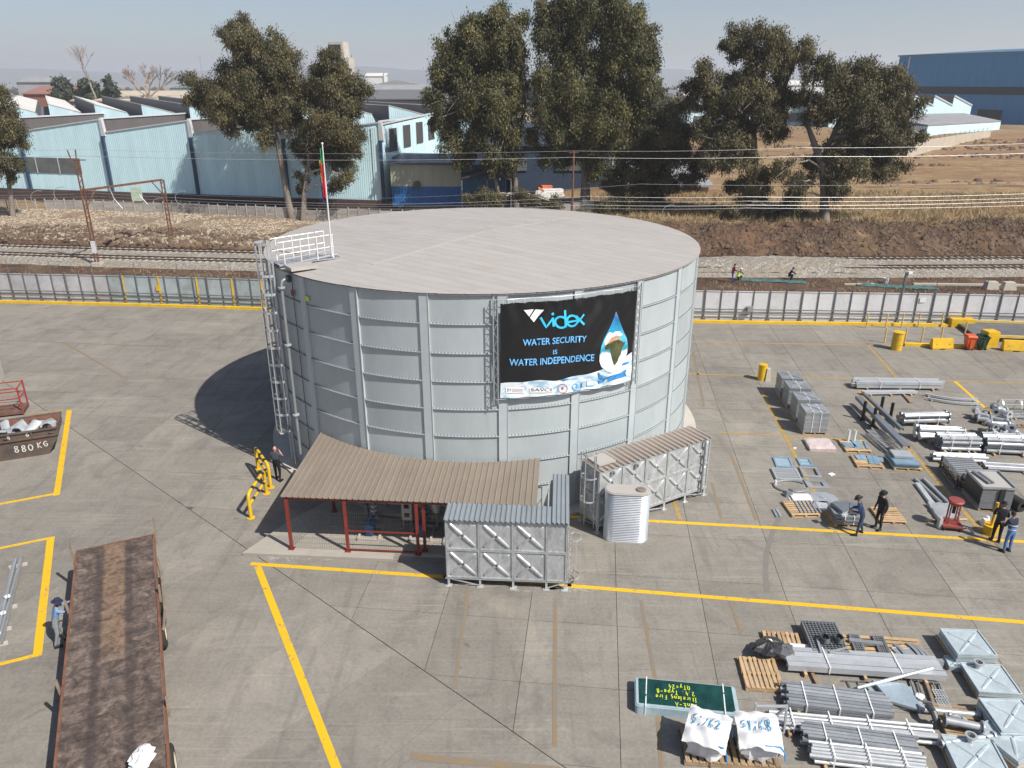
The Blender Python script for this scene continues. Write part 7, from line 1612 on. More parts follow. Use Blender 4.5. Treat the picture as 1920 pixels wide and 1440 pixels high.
m = MB(); m.box((w / 2, 1.9, .25), (w, 3.6, .16)); m.build('deck', M('weighbridge_deck', (.12, .12, .125), .7, .1, .2, 1.), wb)
for y in (.05, 3.85): m = MB(); m.box((w / 2, y, .42), (w, .16, .18)); m.build('edge_beam', YP, wb); m = MB(); m.box((w / 2, y + (.05 if y < 1 else -.05), .17), (w, .1, .32)); m.build('pit_face', BLACKM, wb)
# ---- netting, blocks and bucket behind the fence
NET = M('green_safety_net', (.05, .13, .13), .8, 0, .25, 2.)
for k, (u0, v0, u1, v1, lab) in enumerate(((1385, 527, 1510, 536, 'crumpled green netting strip beside the kneeling railway worker'), (1605, 536, 1755, 548, 'crumpled green netting strip behind the camera pole'))):
    a_, b_ = g(u0, v0 - 2), g(u1, v1 - 6); m = MB(); P = []; n = 22
    for i in range(n + 1):
        p = a_ + (b_ - a_) * i / n
        for j in range(4): P.append((p.x + random.uniform(-.1, .1), p.y - .5 + j * .33 + random.uniform(-.1, .1), .03 + random.uniform(0, .22) * (1 if 0 < j < 3 else .3)))
    m.add(P, [(4 * i + j, 4 * i + 4 + j, 4 * i + 5 + j, 4 * i + 1 + j) for i in range(n) for j in range(3)]); tag(m.build('safety_net', NET, None, True), lab, 'netting')
for u, v, lab in ((1864, 545, 'rough concrete block behind the fence, the left of two'), (1897, 546, 'rough concrete block behind the fence, the right of two')): p = g(u, v); m = MB(); m.box((0, 0, .35), (1.2, .7, .7), taper=.75); tag(m.build('concrete_block', CREAM, None, loc=(p.x, p.y + .6, 0)), lab, 'block', 'concrete blocks')
p = g(1660, 531); m = MB(); m.lathe([(0, 0), (.2, 0), (.26, .5), (.23, .5), (.18, .05), (0, .05)], 14); tag(m.build('white_bucket', WHITEP, None, True, loc=p), 'white bucket on the railway verge behind the fence', 'bucket')
p = g(1612, 534); m = MB(); m.box((0, 0, .06), (2.9, .22, .12), rz=.03); tag(m.build('pale_plank', CREAM, None, loc=p), 'long pale plank lying on the railway verge', 'plank')
o, a, w = fr(1712, 534, 1960, 537); m = MB(); m.box((w / 2, 0, .08), (w, .3, .16)); tag(m.build('edging_strip', CREAM, None, loc=o, rot=(0, 0, a)), 'long pale concrete edging strip beside the near track', 'edging')
# ================================================================== FOREGROUND GOODS (right)
o, a, w = fr(1398, 1296, 1472, 1300); d = (g(1385, 1237) - g(1398, 1296)).length; pallet('brown empty pallet with bright slats left of the white beams', o, a, w, d, WOOD, 8, 'y', .15)
o, a, w = fr(1440, 1236, 1512, 1242); pallet('brown pallet mostly hidden under the black plastic bag', o, a, w, 1.25, WOOD, 8, 'y', .14)
BAGM = M('black_plastic_film', (.03, .03, .032), .28, 0, .3, 3., .2, 8)
def crumple(name, lab, cat, p, sx, sy, sz, mat, seed, z0=0., n=9, rot=0.):
    r_ = random.Random(seed); m = MB(); P = []; k = 14
    for i in range(n):
        t_ = i / (n - 1); rr2 = math.sin(math.pi * (t_ * .92 + .06)) ** .55
        for j in range(k): a_ = 2 * math.pi * j / k; q = rr2 * r_.uniform(.72, 1.12); P.append((sx * q * math.cos(a_), sy * q * math.sin(a_), sz * t_ * r_.uniform(.85, 1.1)))
    m.add(P, [(i * k + j, i * k + (j + 1) % k, (i + 1) * k + (j + 1) % k, (i + 1) * k + j) for i in range(n - 1) for j in range(k)] + [tuple(range(k - 1, -1, -1)), tuple((n - 1) * k + j for j in range(k))])
    return tag(m.build(name, mat, None, False, loc=(p.x, p.y, z0), rot=(0, 0, rot)), lab, cat)
crumple('plastic_bag', 'crumpled black plastic sheeting heaped on the hidden brown pallet', 'plastic', g(1438, 1228), .62, .42, .42, BAGM, 4, .14, 6, .4); crumple('plastic_bag', 'shiny grey plastic sheeting bunched beside the white rolls', 'plastic', g(1466, 1234), .42, .4, .34, M('grey_plastic_film', (.09, .09, .095), .25, 0, .4, 3.), 17, .14, 5, 1.)
for k, (u, v, lab) in enumerate(((1497, 1217, 'white roll, the farthest of three beside the grating stack'), (1500, 1229, 'white roll, the middle of three beside the grating stack'), (1502, 1239, 'white roll, the nearest of three beside the grating stack'))):
    p = g(u, v); m = MB(); m.hollow((-.3, 0, .1), (.3, 0, .1), .095, .05, 14); tag(m.build('white_roll', WHITEP, None, True, loc=p, rot=(0, 0, R(-8))), lab, 'roll', 'white rolls')
def grating(lab, u0, v0, u1, v1, d, nx, ny, mat, z0=.14, th=.06, gr='steel gratings'):
    o, a, w = fr(u0, v0, u1, v1); t = thing('grating', lab, 'grating', (o.x, o.y, z0), a, gr)
    for (x, y, sx, sy) in ((w / 2, .02, w, .04), (w / 2, d - .02, w, .04), (.02, d / 2, .04, d - .08), (w - .02, d / 2, .04, d - .08)): m = MB(); m.box((x, y, th / 2), (sx, sy, th)); m.build('edge_bar', mat, t)
    b = MB(); b.box((0, d / 2, th / 2), (.022, d - .08, th * .9)); me = b.mesh('bearing_bar', mat)
    for i in range(nx): link('bearing_bar', me, t, (w * (i + 1) / (nx + 1), 0, 0))
    b = MB(); b.box((w / 2, 0, th * .8), (w - .08, .018, .015)); me = b.mesh('cross_rod', mat)
    for i in range(ny): link('cross_rod', me, t, (0, d * (i + 1) / (ny + 1), 0))
    return t
o, a, w = fr(1525, 1238, 1592, 1242); pallet('pallet under the dark grating stack with wire coils', o, a, w, 1.5, WOODD)
for k in range(3): grating('dark steel grating, %s of the stack with wire coils' % ('bottom', 'middle', 'top')[k], 1522, 1236, 1590, 1240, 1.5, 9, 14, GALVD, .14 + .075 * k)
p = g(1560, 1200, .4); 
for k, (dx, lab) in enumerate(((-.25, 'dark wire coil on the grating stack, with a yellow label'), (.2, 'dark wire coil on the grating stack, the right one'))):
    m = MB()
    for q in range(4): m.tube([(dx + (.17 - q * .01) * math.cos(t_), .17 * math.sin(t_), q * .045) for t_ in np.linspace(0, 2 * math.pi, 14)[:-1]], .022, 5, closed=True)
    ob = m.build('wire_coil', DARKSTEEL, None, True, loc=(p.x, p.y, .40)); tag(ob, lab, 'wire coil', 'wire coils')
for k, (u0, v0, u1, v1, lab) in enumerate(((1555, 1222, 1588, 1214, 'pale flat bar crossing the top of the grating stack'), (1532, 1196, 1540, 1222, 'grey flat bar along the left of the grating stack'))):
    a_, b_ = g(u0, v0, .4), g(u1, v1, .4); m = MB(); m.bar((a_.x, a_.y, .395), (b_.x, b_.y, .395), .07, .02); tag(m.build('flat_bar', GALV), lab, 'flat bar')
o, a, w = fr(1592, 1245, 1672, 1250); pallet('orange pallet with two step gratings on it', o, a, w, 1.3, WOOD, 7); o, a, w = fr(1674, 1249, 1748, 1255); pallet('orange pallet with curved guards and small plates on it', o, a, w, 1.3, WOOD, 7)
grating('step grating on the orange pallet, the left one', 1604, 1236, 1625, 1238, 1.0, 4, 9, GALVD, .15); grating('step grating on the orange pallet, the right one', 1650, 1239, 1672, 1241, 1.0, 4, 9, GALVD, .15)
m = MB(); a_, b_ = g(1592, 1201, .2), g(1655, 1208, .2); m.bar(a_, b_, .16, .1); tag(m.build('flat_channel', GALV), 'pale channel along the back of the orange pallets', 'channel')
for k, (u, v, lab) in enumerate(((1690, 1224, 'curved grey guard, the leftmost on the orange pallet'), (1714, 1222, 'curved grey guard in the middle of the orange pallet'), (1724, 1224, 'curved grey guard, the third on the orange pallet'), (1735, 1228, 'curved grey guard, the rightmost on the orange pallet'))):
    p = g(u, v, .14); m = MB(); P = [(.0 + .05 * math.sin(t_ * 1.6), -.42 + .84 * t_, .14 + .07 * math.sin(t_ * math.pi)) for t_ in np.linspace(0, 1, 9)]
    for q, r_ in zip(P[:-1], P[1:]): m.bar(q, r_, .11, .025)
    tag(m.build('curved_guard', GALV, None, loc=(p.x, p.y, 0), rot=(0, 0, R(12))), lab, 'guard', 'curved guards')
for k, (u, v, lab) in enumerate(((1686, 1222, 'small grey plate at the left of the orange pallet'), (1704, 1224, 'square grey plate between the curved guards'))): p = g(u, v, .15); m = MB(); m.box((0, 0, .16), (.3, .36, .02)); m.box((0, .19, .17), (.3, .02, .04)); tag(m.build('small_plate', GALV, None, loc=(p.x, p.y, 0), rot=(0, 0, .2)), lab, 'plate')
# ---- long white channels, timber underneath
o, a, L = fr(1474, 1264, 1770, 1284); t = bundle('bundle of long bright white channels in front of the pallets', o, a, L, 1, 4, .1, GALVB, .14, 'channel', 2, 'channel_bundle', 'channels', jitL=.12)
o2, a2, L2 = fr(1480, 1246, 1770, 1262); bundle('grey channels lying behind the bright white channels', o2, a2, L2, 1, 2, .07, GALV, .14, 'channel', 1, 'channel_bundle', 'channels', bearers=False)
for k, (u0, v0, u1, v1, lab) in enumerate(((1522, 1262, 1546, 1310, 'dark timber beam on the ground left, under the white channels'), (1738, 1285, 1752, 1325, 'dark timber beam on the ground right, under the white channels'))): m = MB(); m.bar(g(u0, v0, .05), g(u1, v1, .05), .1, .1); tag(m.build('timber_beam', WOODD), lab, 'timber', 'timber beams')
m = MB(); a_, b_ = g(1608, 1286, .3), g(1748, 1253, .42); m.tube([(a_.x, a_.y, .22), (b_.x, b_.y, .42)], .055, 10); tag(m.build('steel_strut', GALVB, None, True), 'pale strut lying diagonally over the white channels', 'strut')
ladder_flat('small open ladder frame on the ground left of the pale sheets', 1592, 1304, 1652, 1307, .62, 3, .05, GALVD); 
# ---- pale folded sheets
p = g(1668, 1330); SHT = M('pale_blue_galvanised_sheet', (.42, .50, .55), .35, .4, .12, 1.6, .08, 6)
for k, (dz, poly, lab) in enumerate(((.05, ((-.42, .95), (-.25, .1), (1.05, -.1), (1.0, .9)), 'lower pale galvanised sheet with folded edges'), (.2, ((-.2, .95), (.02, .1), (.85, -.22), (.78, .85)), 'upper pale blue galvanised sheet cut to a slant'))):
    t = thing('folded_sheet', lab, 'sheet', (p.x, p.y, 0), R(-4)); m = MB(); m.prism(poly, dz, dz + .03); m.build('face', SHT, t)
    for q in range(4): a_, b_ = poly[q], poly[(q + 1) % 4]; m = MB(); m.bar((a_[0], a_[1], dz - .02), (b_[0], b_[1], dz - .02), .02, .07); m.build('folded_edge', GALV, t)
grating('open frame with two perforated squares right of the pale sheets', 1718, 1318, 1778, 1328, .95, 3, 0, GALVD, .05); 
for k, (u, v, lab) in enumerate(((1762, 1302, 'perforated square tread, the back one'), (1768, 1319, 'perforated square tread, the front one'))): 
    p = g(u, v, .1); t = thing('perforated_tread', lab, 'tread', (p.x, p.y, .115), R(-6), 'perforated treads')
    for i in range(5): m = MB(); m.box((-.16 + .08 * i, 0, .0), (.02, .36, .03)); m.build('tread_bar', GALVB, t); m = MB(); m.box((0, -.16 + .08 * i, .004), (.36, .02, .03)); m.build('tread_bar', GALVB, t)
crumple('tie_bundle', 'small knot of white ties on the open frame', 'ties', g(1722, 1313), .14, .12, .14, STRAP, 8, .1)
# ---- bundles of struts and pipes
o, a, L = fr(1474, 1337, 1672, 1362); bundle('tied bundle of grey struts nearest the brown pallet', o, a, L, 2, 7, .06, GALV, .12, 'square', 3, 'strut_bundle', 'struts', jitL=.1)
o, a, L = fr(1443, 1374, 1755, 1405); bundle('longest bundle of grey pipes, crossing below the tied struts', o, a, L, 2, 5, .055, GALVB, .12, 'pipe', 4, 'pipe_bundle', 'pipes', jitL=.12)
o, a, L = fr(1506, 1402, 1722, 1432); bundle('tied bundle of struts below the longest pipes', o, a, L, 3, 5, .05, GALV, .1, 'square', 3, 'strut_bundle', 'struts', jitL=.1)
o, a, L = fr(1522, 1438, 1738, 1464); bundle('bundle of struts cut by the bottom edge of the picture', o, a, L, 3, 5, .05, GALVB, .1, 'pipe', 3, 'strut_bundle', 'struts', jitL=.1)
# trestle frame by the bags
p = g(1412, 1372); t = thing('steel_bracket', 'triangular galvanised bracket frame between the bags and the pipes', 'bracket', p, R(-5))
for a_, b_ in (((0, 0, .05), (0, .1, .95)), ((.85, 0, .05), (.85, .1, .95)), ((0, .09, .85), (.85, .09, .92)), ((.25, .02, .2), (.85, .09, .9)), ((0, 0, .06), (.85, 0, .06))): m = MB(); m.bar(a_, b_, .08, .05); m.build('bar', GALVB, t)
# ---- flanged pipes and elbow group
def fpipe(lab, u0, v0, u1, v1, r, z, mat=GALVB):
    a_, b_ = g(u0, v0, z), g(u1, v1, z); t = thing('flanged_pipe', lab, 'pipe', (a_.x, a_.y, z), ang(a_, b_), 'loose flanged pipes'); L = (b_ - a_).length; m = MB(); m.hollow((0, 0, 0), (L, 0, 0), r, r * .85, 16); m.build('tube', mat, t, True)
    for x in (0, L): m = MB(); m.hollow((x - .02, 0, 0), (x + .02, 0, 0), r * 1.75, r * .85, 18); m.build('flange', GALV, t)
fpipe('flanged pipe, the farthest, touching the pale sheet', 1722, 1329, 1834, 1340, .08, .16); fpipe('thick flanged pipe across the middle of the pipe pallet', 1772, 1350, 1842, 1364, .11, .42); fpipe('flanged pipe, the nearest, slanting up to the right', 1764, 1394, 1862, 1380, .075, .3)
p = g(1800, 1392); pallet('dark wire-mesh pallet under the flanged pipes', g(1775, 1385), R(-8), 1.5, 1.25, WOODD, 9)
t = thing('pipe_elbow', 'bent pipe elbows and a ring in the middle of the pipe pallet', 'elbow', (p.x, p.y + .45, .15), 0)
m = MB(); m.tube([(.35 * math.cos(t_), .35 * math.sin(t_) - .1, .15) for t_ in np.linspace(0, 1.6, 7)], .09, 10); m.build('bend', GALVB, t, True); m = MB(); m.tube([(.05 + .2 * math.cos(t_), .05 * math.sin(t_), .2 + .2 * math.sin(t_)) for t_ in np.linspace(0, 6.28, 17)[:-1]], .025, 6, closed=True); m.build('ring', GALV, t)
m = MB(); m.tube([(-.5, .5, .25), (-.5, .2, .3), (-.45, .0, .1)], .1, 10); m.build('stub', DARKSTEEL, t)
# ---- pressed panel stacks
_pm = PANM; PANM = M('pale_pressed_panel', (.46, .53, .555), .36, .2, .12, 1.6, .08, 7, .08); XF = x_panel(1.5, 1.5, False, .5)
def xstack(lab, plab, u0, v0, u1, v1, n, z0, rot=0., s=1., nozzle=None, pal=True, d=None):
    o, a, w = fr(u0, v0, u1, v1, 0); a += rot
    if pal: pallet(plab, o, a, 1.4, 1.4, WOOD, 6)
    t = thing('tank_panel_stack', lab, 'panel stack', (o.x, o.y, z0), a, 'stacks of pressed tank panels')
    for k in range(n): link('pressed_panel', XF, t, (random.uniform(-.02, .02), random.uniform(-.02, .02), .03 + k * .065), (R(90) * -1, 0, random.uniform(-.01, .01)), (w / 1.5, 1, w / 1.5 if d is None else d / 1.5))
    zt = .03 + (n - 1) * .065
    if nozzle: m = MB(); m.hollow((nozzle[0], nozzle[1], zt), (nozzle[0], nozzle[1], zt + .2), .1, .08, 16); m.hollow((nozzle[0], nozzle[1], zt + .17), (nozzle[0], nozzle[1], zt + .2), .16, .08, 18); m.build('nozzle', GALVB, t, True)
    return t
xstack('stack of pressed tank panels on a pallet, farthest from the camera', 'orange pallet under the farthest pressed panel stack', 1790, 1250, 1866, 1254, 6, .14, .02)
xstack('pressed tank panels under the edge of the farthest panel stack', 'pallet edge behind the white channels', 1778, 1258, 1812, 1262, 3, .0, 0, pal=False)
xstack('pressed tank panel stack with a short round nozzle, second from the back', 'pallet under the panel stack with the short nozzle', 1832, 1312, 1914, 1316, 3, .14, -.03, nozzle=(.45, 1.1))
xstack('pressed tank panel stack third from the back, at the right edge', 'pallet under the third pressed panel stack', 1870, 1398, 1958, 1404, 6, .14, .05, nozzle=(1.25, .3))
xstack('pressed tank panel stack with nozzle at the bottom right', 'pallet under the bottom right panel stack', 1793, 1472, 1894, 1480, 4, .14, -.06, nozzle=(.72, 1.25))
xstack('tilted pressed tank panels in the bottom right corner', 'pallet in the bottom right corner', 1905, 1450, 1995, 1446, 4, .14, .35)
# ---- long green package
c0, c1, c2, c3 = g(1190, 1338, .0), g(1386, 1358, .0), g(1388, 1297, .0), g(1192, 1280, .0); o = c0; a = ang(c0, c1); w = (c1 - c0).length; d = 1.18; HG = .31
GRN_ = M('dark_green_sheet', (.008, .045, .04), .22, 0, .35, 2.2, .5, 5); CLR = M('clear_plastic_film', (.33, .43, .47), .25, 0, .12, 4., .25, 10)
pk = thing('wrapped_package', 'long dark green plastic-wrapped package with yellow handwriting', 'package', (o.x, o.y, 0), a)
def rpoly(w, d, r, ox=0, oy=0): return [(ox + x + r * math.cos(t_), oy + y + r * math.sin(t_)) for (x, y, s) in ((w - r, d - r, 0), (r, d - r, 1), (r, r, 2), (w - r, r, 3)) for t_ in np.linspace(s * math.pi / 2, (s + 1) * math.pi / 2, 5)]
m = MB(); m.prism(rpoly(w, d, .1), .0, HG - .02); m.prism(rpoly(w - .06, d - .06, .1, .03, .03), HG - .02, HG + .008); m.build('film_sides', CLR, pk)
P = []; F = []; nx, ny = 44, 18; r_ = random.Random(2)
for i in range(nx + 1):
    for j in range(ny + 1): x, y = .12 + (w - .24) * i / nx, .1 + (d - .17) * j / ny; P.append((x, y, HG + .034 + (.011 * (math.sin(x * 9 + y * 13) + math.sin(x * 17 - y * 7)) * .5 + r_.uniform(-.006, .006) if 0 < i < nx and 0 < j < ny else -.004)))
for i in range(nx):
    for j in range(ny): k = i * (ny + 1) + j; F.append((k, k + ny + 1, k + ny + 2, k + 1))
m = MB(); m.add(P, F); m.build('green_top', GRN_, pk, True)
for x in (.3, w - .42): m = MB(); m.bar((x, -.01, HG + .04), (x + .06, d + .01, HG + .04), .03, .008); m.bar((x, -.012, .0), (x, -.012, HG + .04), .03, .008, (0, 1, 0)); m.build('strap', STRAP, pk)
YW = M('yellow_marker_ink', (.60, .70, .04), .5)
rotm = lambda x, y, h: Matrix.Translation((x, y, HG + .06)) @ Matrix.Rotation(math.pi, 4, 'Z')
for txt, x, y, h in (('Tank-A', w * .60, .22, .17), ('Itireleng Fire', w * .60, .47, .17), ('2.4. Type-B', w * .585, .70, .17), ('QTy=24', w * .545, .93, .17)): hand(txt, h, rotm(x, y, h), YW, pk, 'handwriting', .022, .58 if len(txt) < 12 else .50)
# ---- bulk bags
BAGW = M('white_woven_bag', (.64, .64, .645), .7, 0, .05, 3., .12, 12); BLUEI = M('blue_marker_ink', (.0, .28, .50), .5); BSTR = M('blue_strap', (.05, .28, .62), .5)
def bulk(lab, u, v, txt, rot, seed):
    r_ = random.Random(seed); p = g(u, v); t = thing('bulk_bag', lab, 'bag', (p.x, p.y, .15), rot, 'numbered bulk bags'); m = MB(); n = 20; rings = []
    for i, (z, s) in enumerate(((0, .44), (.12, .50), (.3, .54), (.5, .54), (.66, .5), (.76, .44))):
        R_ = []
        for j in range(n):
            a_ = 2 * math.pi * j / n + math.pi / n; c, s_ = math.cos(a_), math.sin(a_); k = 1 / max(abs(c), abs(s_)) * .92 if 1 else 1; k = min(k, 1.2); q = s * k * r_.uniform(.84, 1.12); R_.append((q * c, q * s_, z + r_.uniform(-.06, .06) * (1 if i else 0)))
        rings += R_
    F = [(i * n + j, i * n + (j + 1) % n, (i + 1) * n + (j + 1) % n, (i + 1) * n + j) for i in range(5) for j in range(n)] + [tuple(range(n - 1, -1, -1))]
    m.add(rings, F); m.build('sack', BAGW, t, False)
    P = []; F = []; k = 16
    zt = lambda x, y: .84 + .05 * math.sin(x * 5 + seed) * math.cos(y * 4 + seed) + .03 * math.sin(x * 13 + y * 9 + seed) + .022 * math.sin(y * 17 - x * 6) - .42 * max(0, -y - .3) - .30 * max(0, abs(x) - .38) - .2 * max(0, y - .35)
    for i in range(k + 1):
        for j in range(k + 1): x, y = -.58 + 1.16 * i / k, -.66 + 1.2 * j / k; P.append((x + r_.uniform(-.008, .008), y + r_.uniform(-.008, .008), zt(x, y) + r_.uniform(-.01, .01)))
    for i in range(k):
        for j in range(k): q = i * (k + 1) + j; F.append((q, q + k + 1, q + k + 2, q + 1))
    m = MB(); m.add(P, F); m.add([(x, y, z - .012) for x, y, z in P], F); m.build('flap', BAGW, t, True)
    hand(txt, .34, Matrix.Translation((-.47, -.16, 0)) @ Matrix.Rotation(R(-3), 4, 'Z'), BLUEI, t, 'number', .028, .46, surf=lambda v_: Vector((v_.x, v_.y, zt(v_.x, v_.y) + .045)))
    for pts in (((.5, -.52, .70), (.62, -.6, .55), (.66, -.62, .3)), ((.1, -.56, .72), (.5, -.56, .72)), ((.5, .35, .76), (.62, .3, .6), (.66, .25, .4))): m = MB(); m.tube(pts, .022, 5); m.build('lifting_strap', BSTR, t)
bulk('white bulk bag numbered in blue, the left of the pair', 1322, 1408, '51762', R(-24), 4); bulk('white bulk bag numbered in blue, the right of the pair with open side', 1414, 1412, '51768', R(-7), 9)
pallet('dark pallet under the two numbered bulk bags', g(1283, 1436), R(-4), 2.6, 1.25, WOODD, 14, 'y', .15)
crumple('plastic_bag', 'black plastic contents spilling from the right bulk bag', 'plastic', g(1448, 1415), .2, .35, .55, BAGM, 6, .15)

# ================================================================== LEFT: TRAILER, SKIP, STEEL
TZ = 1.42; tA, tB = g(143, 1027, TZ), g(287, 1003, TZ); tC = g(315, 1440, TZ)
tdir = (tC - tB).normalized(); ta = math.atan2(tdir.y, tdir.x); TW = 2.55; TL = 13.6
trl = thing('flatbed_trailer', 'long flatbed trailer with worn brown timber deck at the lower left', 'trailer', (tB.x, tB.y, 0), ta)
# local: x along towards the rear (camera), y to the right-hand side of travel; deck spans y from 0 to -TW
m_, t_, b_ = newmat('worn_trailer_deck'); tc = t_.new('TexCoord'); sp = t_.new('SeparateXYZ'); oi = t_.new('ObjectInfo'); geo = t_.new('NewGeometry')
pos = geo.outputs['Position']; n1 = t_.noise(pos, 2.3, 6, .68, .8); n2 = t_.noise(pos, 9, 5, .7)
f = t_.math('ADD', t_.math('ADD', t_.math('MULTIPLY', n1, .6), t_.math('MULTIPLY', n2, .3)), t_.math('MULTIPLY', oi.outputs['Random'], .05))
c = t_.ramp(f, [(.36, (.04, .029, .025)), (.46, (.088, .064, .053)), (.55, (.16, .12, .098)), (.68, (.31, .255, .21))])
t_.link(tc.outputs['Object'], sp.inputs[0]); wob = t_.math('MULTIPLY_ADD', t_.noise(pos, 3., 4), .16, -.08); yy = t_.math('ADD', sp.outputs[1], wob)
def band(c0, w_, k): return t_.ramp(t_.math('ABSOLUTE', t_.math('SUBTRACT', yy, c0)), [(w_, k), (w_ + .1, 0.)])
spw = t_.new('SeparateXYZ'); t_.link(pos, spw.inputs[0]); msk = t_.math('MULTIPLY', t_.ramp(t_.math('MULTIPLY_ADD', spw.outputs[1], .1, -1.55), [(.22, 0.), (.34, 1.)]), t_.ramp(n1, [(.38, .35), (.6, 1.)]))
snd = t_.math('MULTIPLY', t_.math('MULTIPLY', band(-1.3, .30, 1.), msk), t_.ramp(n2, [(.35, .35), (.6, .95)]))
c = t_.mix(t_.math('MULTIPLY', snd, .8), c, (.25, .155, .085)); c = t_.mix(t_.math('MAXIMUM', band(-.85, .07, .55), band(-1.76, .07, .55)), c, (.033, .024, .023))
t_.link(c, b_.inputs['Base Color']); b_.inputs['Roughness'].default_value = .85; t_.link(t_.bump(t_.math('ADD', n1, n2), .5, .02), b_.inputs['Normal']); DECKM = m_
bm_ = MB(); bm_.box((0, -TW / 2, 0), (.345, TW - .06, .05)); me = bm_.mesh('deck_plank', DECKM)
npk = int(TL / .36)
for i in range(npk): link('deck_plank', me, trl, (.2 + i * .36, 0, TZ - .025 + random.uniform(-.007, .004)), (random.uniform(-.004, .004), random.uniform(-.012, .012), 0))
for y in (.02, -TW - .0): m = MB(); m.box((TL / 2, y, TZ - .07), (TL, .07, .17)); m.build('side_rail', RUST, trl)
m = MB(); m.box((-.02, -TW / 2, TZ - .07), (.07, TW, .17)); m.build('headboard_rail', RUST, trl)
for y in (-.8, -1.75): m = MB(); m.box((TL / 2, y, TZ - .33), (TL - .3, .14, .36)); m.build('chassis_beam', DARKSTEEL, trl)
STK = M('weathered_stake_steel', (.22, .175, .13), .8, .1, .25)
for x, y in ((.05, .08), (.55, -TW - .06), (4.0, .08), (9.5, .08), (3.6, -TW - .06), (7.5, -TW - .06)): m = MB(); hgt = .75 if x < 2 else .32; m.bar((x, y, TZ - .3), (x - .04, y + (.03 if y > 0 else -.06), TZ + hgt), .07, .1); m.build('stake', STK, trl)
TYR = M('tyre_rubber', (.025, .024, .022), .85, 0, .3, 4., .3); RIM = M('cream_wheel_rim', (.42, .36, .25), .6)
for x in (2.5, 3.7, 4.9, 10.6, 11.8):
    for y, s in ((.0, 1), (-TW, -1)):
        m = MB(); m.lathe([(.27, -.14), (.44, -.15), (.51, -.11), (.52, 0), (.51, .11), (.44, .15), (.27, .14)], 28); m.xf(Matrix.Translation((x, y - s * .05, .52)) @ Matrix.Rotation(R(90), 4, 'X')); wheel = m.build('wheel', TYR, trl, True)
        m = MB(); m.lathe([(0, .06), (.2, .05), (.27, .12), (.27, -.12), (0, -.1)], 20); m.xf(Matrix.Translation((x, y - s * .02, .52)) @ Matrix.Rotation(R(-90 * s), 4, 'X')); m.build('rim', RIM, wheel, True)
for x in (3.7, 11.2): m = MB(); m.box((x, -TW / 2, .52), (.16, TW - .3, .16)); m.build('axle', DARKSTEEL, trl); m = MB(); m.box((x, -.3, .8), (3.0 if x < 5 else 2.2, .12, .3)); m.box((x, -TW + .3, .8), (3.0 if x < 5 else 2.2, .12, .3)); m.build('spring_hanger', DARKSTEEL, trl)
m = MB(); m.tube([(1.4, .06, TZ - .2), (2.2, .14, TZ - .34), (4.4, .16, TZ - .4), (5.6, .1, TZ - .25)], .05, 6); m.build('tie_strap', STK, trl)
p = g(268, 1432, TZ); crumple('white_sack', 'white sack lying on the rear of the trailer deck', 'sack', p, .32, .4, .35, BAGW, 11, TZ + .02)
# ---- skip
sA, sB = g(-40, 872), g(92, 851); 
sk = thing('waste_skip', 'rusty open skip with white painted weight marks, full of bent metal', 'skip', (sB.x, sB.y, 0), ang(sA, sB))
SKM = M('rusty_skip_paint', (.10, .082, .068), .75, .15, .3, 1.6, .15, 8, 0, (.20, .085, .05), .6); SKI = M('rust_inside', (.20, .09, .06), .85, 0, .3, 2.)
# local: x = 0 at the right-hand bottom corner, skip extends to -x
H1, H2, H3 = .85, 1.05, 1.42; Wd = 1.65; LL = 3.6
prof = [(0, 0), (.55, H1), (.62, H2), (.62, H3)]
m = MB(); P = []
for x, z in prof: P += [(x, -.0 - z * .10, z), (x, Wd + z * .1, z)]
for x, z in reversed(prof): P += [(-LL - x, -z * .1, z), (-LL - x, Wd + z * .1, z)]
n = 8
F = [(2 * i, 2 * i + 1, 2 * i + 3, 2 * i + 2) for i in range(3)] + [(8 + 2 * i, 8 + 2 * i + 1, 8 + 2 * i + 3, 8 + 2 * i + 2) for i in range(3)] + [(0, 1, 15, 14)]
for s in (0, 1): F += [(0 + s, 2 + s, 12 + s, 14 + s), (2 + s, 4 + s, 10 + s, 12 + s), (4 + s, 6 + s, 8 + s, 10 + s)]
m.add(P, F); m.build('hull', SKM, sk)
m = MB(); m.box((-LL / 2, Wd / 2, .75), (LL + .6, Wd - .05, .02)); m.build('load_floor', SKI, sk)
m = MB(); m.box((-LL / 2, Wd + .1, 1.08), (LL + 1.1, .04, .62)); m.build('inner_back', SKI, sk)
for z, y in ((H3, -.145), (H2, -.11)): m = MB(); m.box((-LL / 2, y - .03, z), (LL + 1.24, .09, .08)); m.build('rib', SKM, sk)
m = MB(); m.box((-LL / 2, Wd + .17, H3), (LL + 1.24, .09, .08)); m.build('rib', SKM, sk); m = MB(); m.box((.62, Wd / 2, H3), (.08, Wd + .3, .08)); m.build('rib', SKM, sk)
for x in (-.5, -2.2): m = MB(); m.box((x, -.165, 1.23), (.07, .05, .36)); m.build('stiffener', SKM, sk)
for x in (.3, -1.6): m = MB(); m.tube([(x - .1, -.12, 1.15), (x, -.2, 1.2), (x + .1, -.12, 1.15)], .03, 6); m.build('lifting_lug', SKM, sk)
CHK = M('white_chalk_paint', (.66, .64, .60), .8); tilt = Matrix.Rotation(R(96), 4, 'X')
hand('880', .34, Matrix.Translation((-1.42, -.035, .36)) @ tilt, CHK, sk, 'painted_weight', .045, .8, surf=lambda v: Vector((v.x, -.1 * v.z - .006, v.z))); hand('KG', .32, Matrix.Translation((-.42, -.035, .42)) @ tilt, CHK, sk, 'painted_weight', .04, .8, surf=lambda v: Vector((v.x, -.1 * v.z - .006, v.z)))
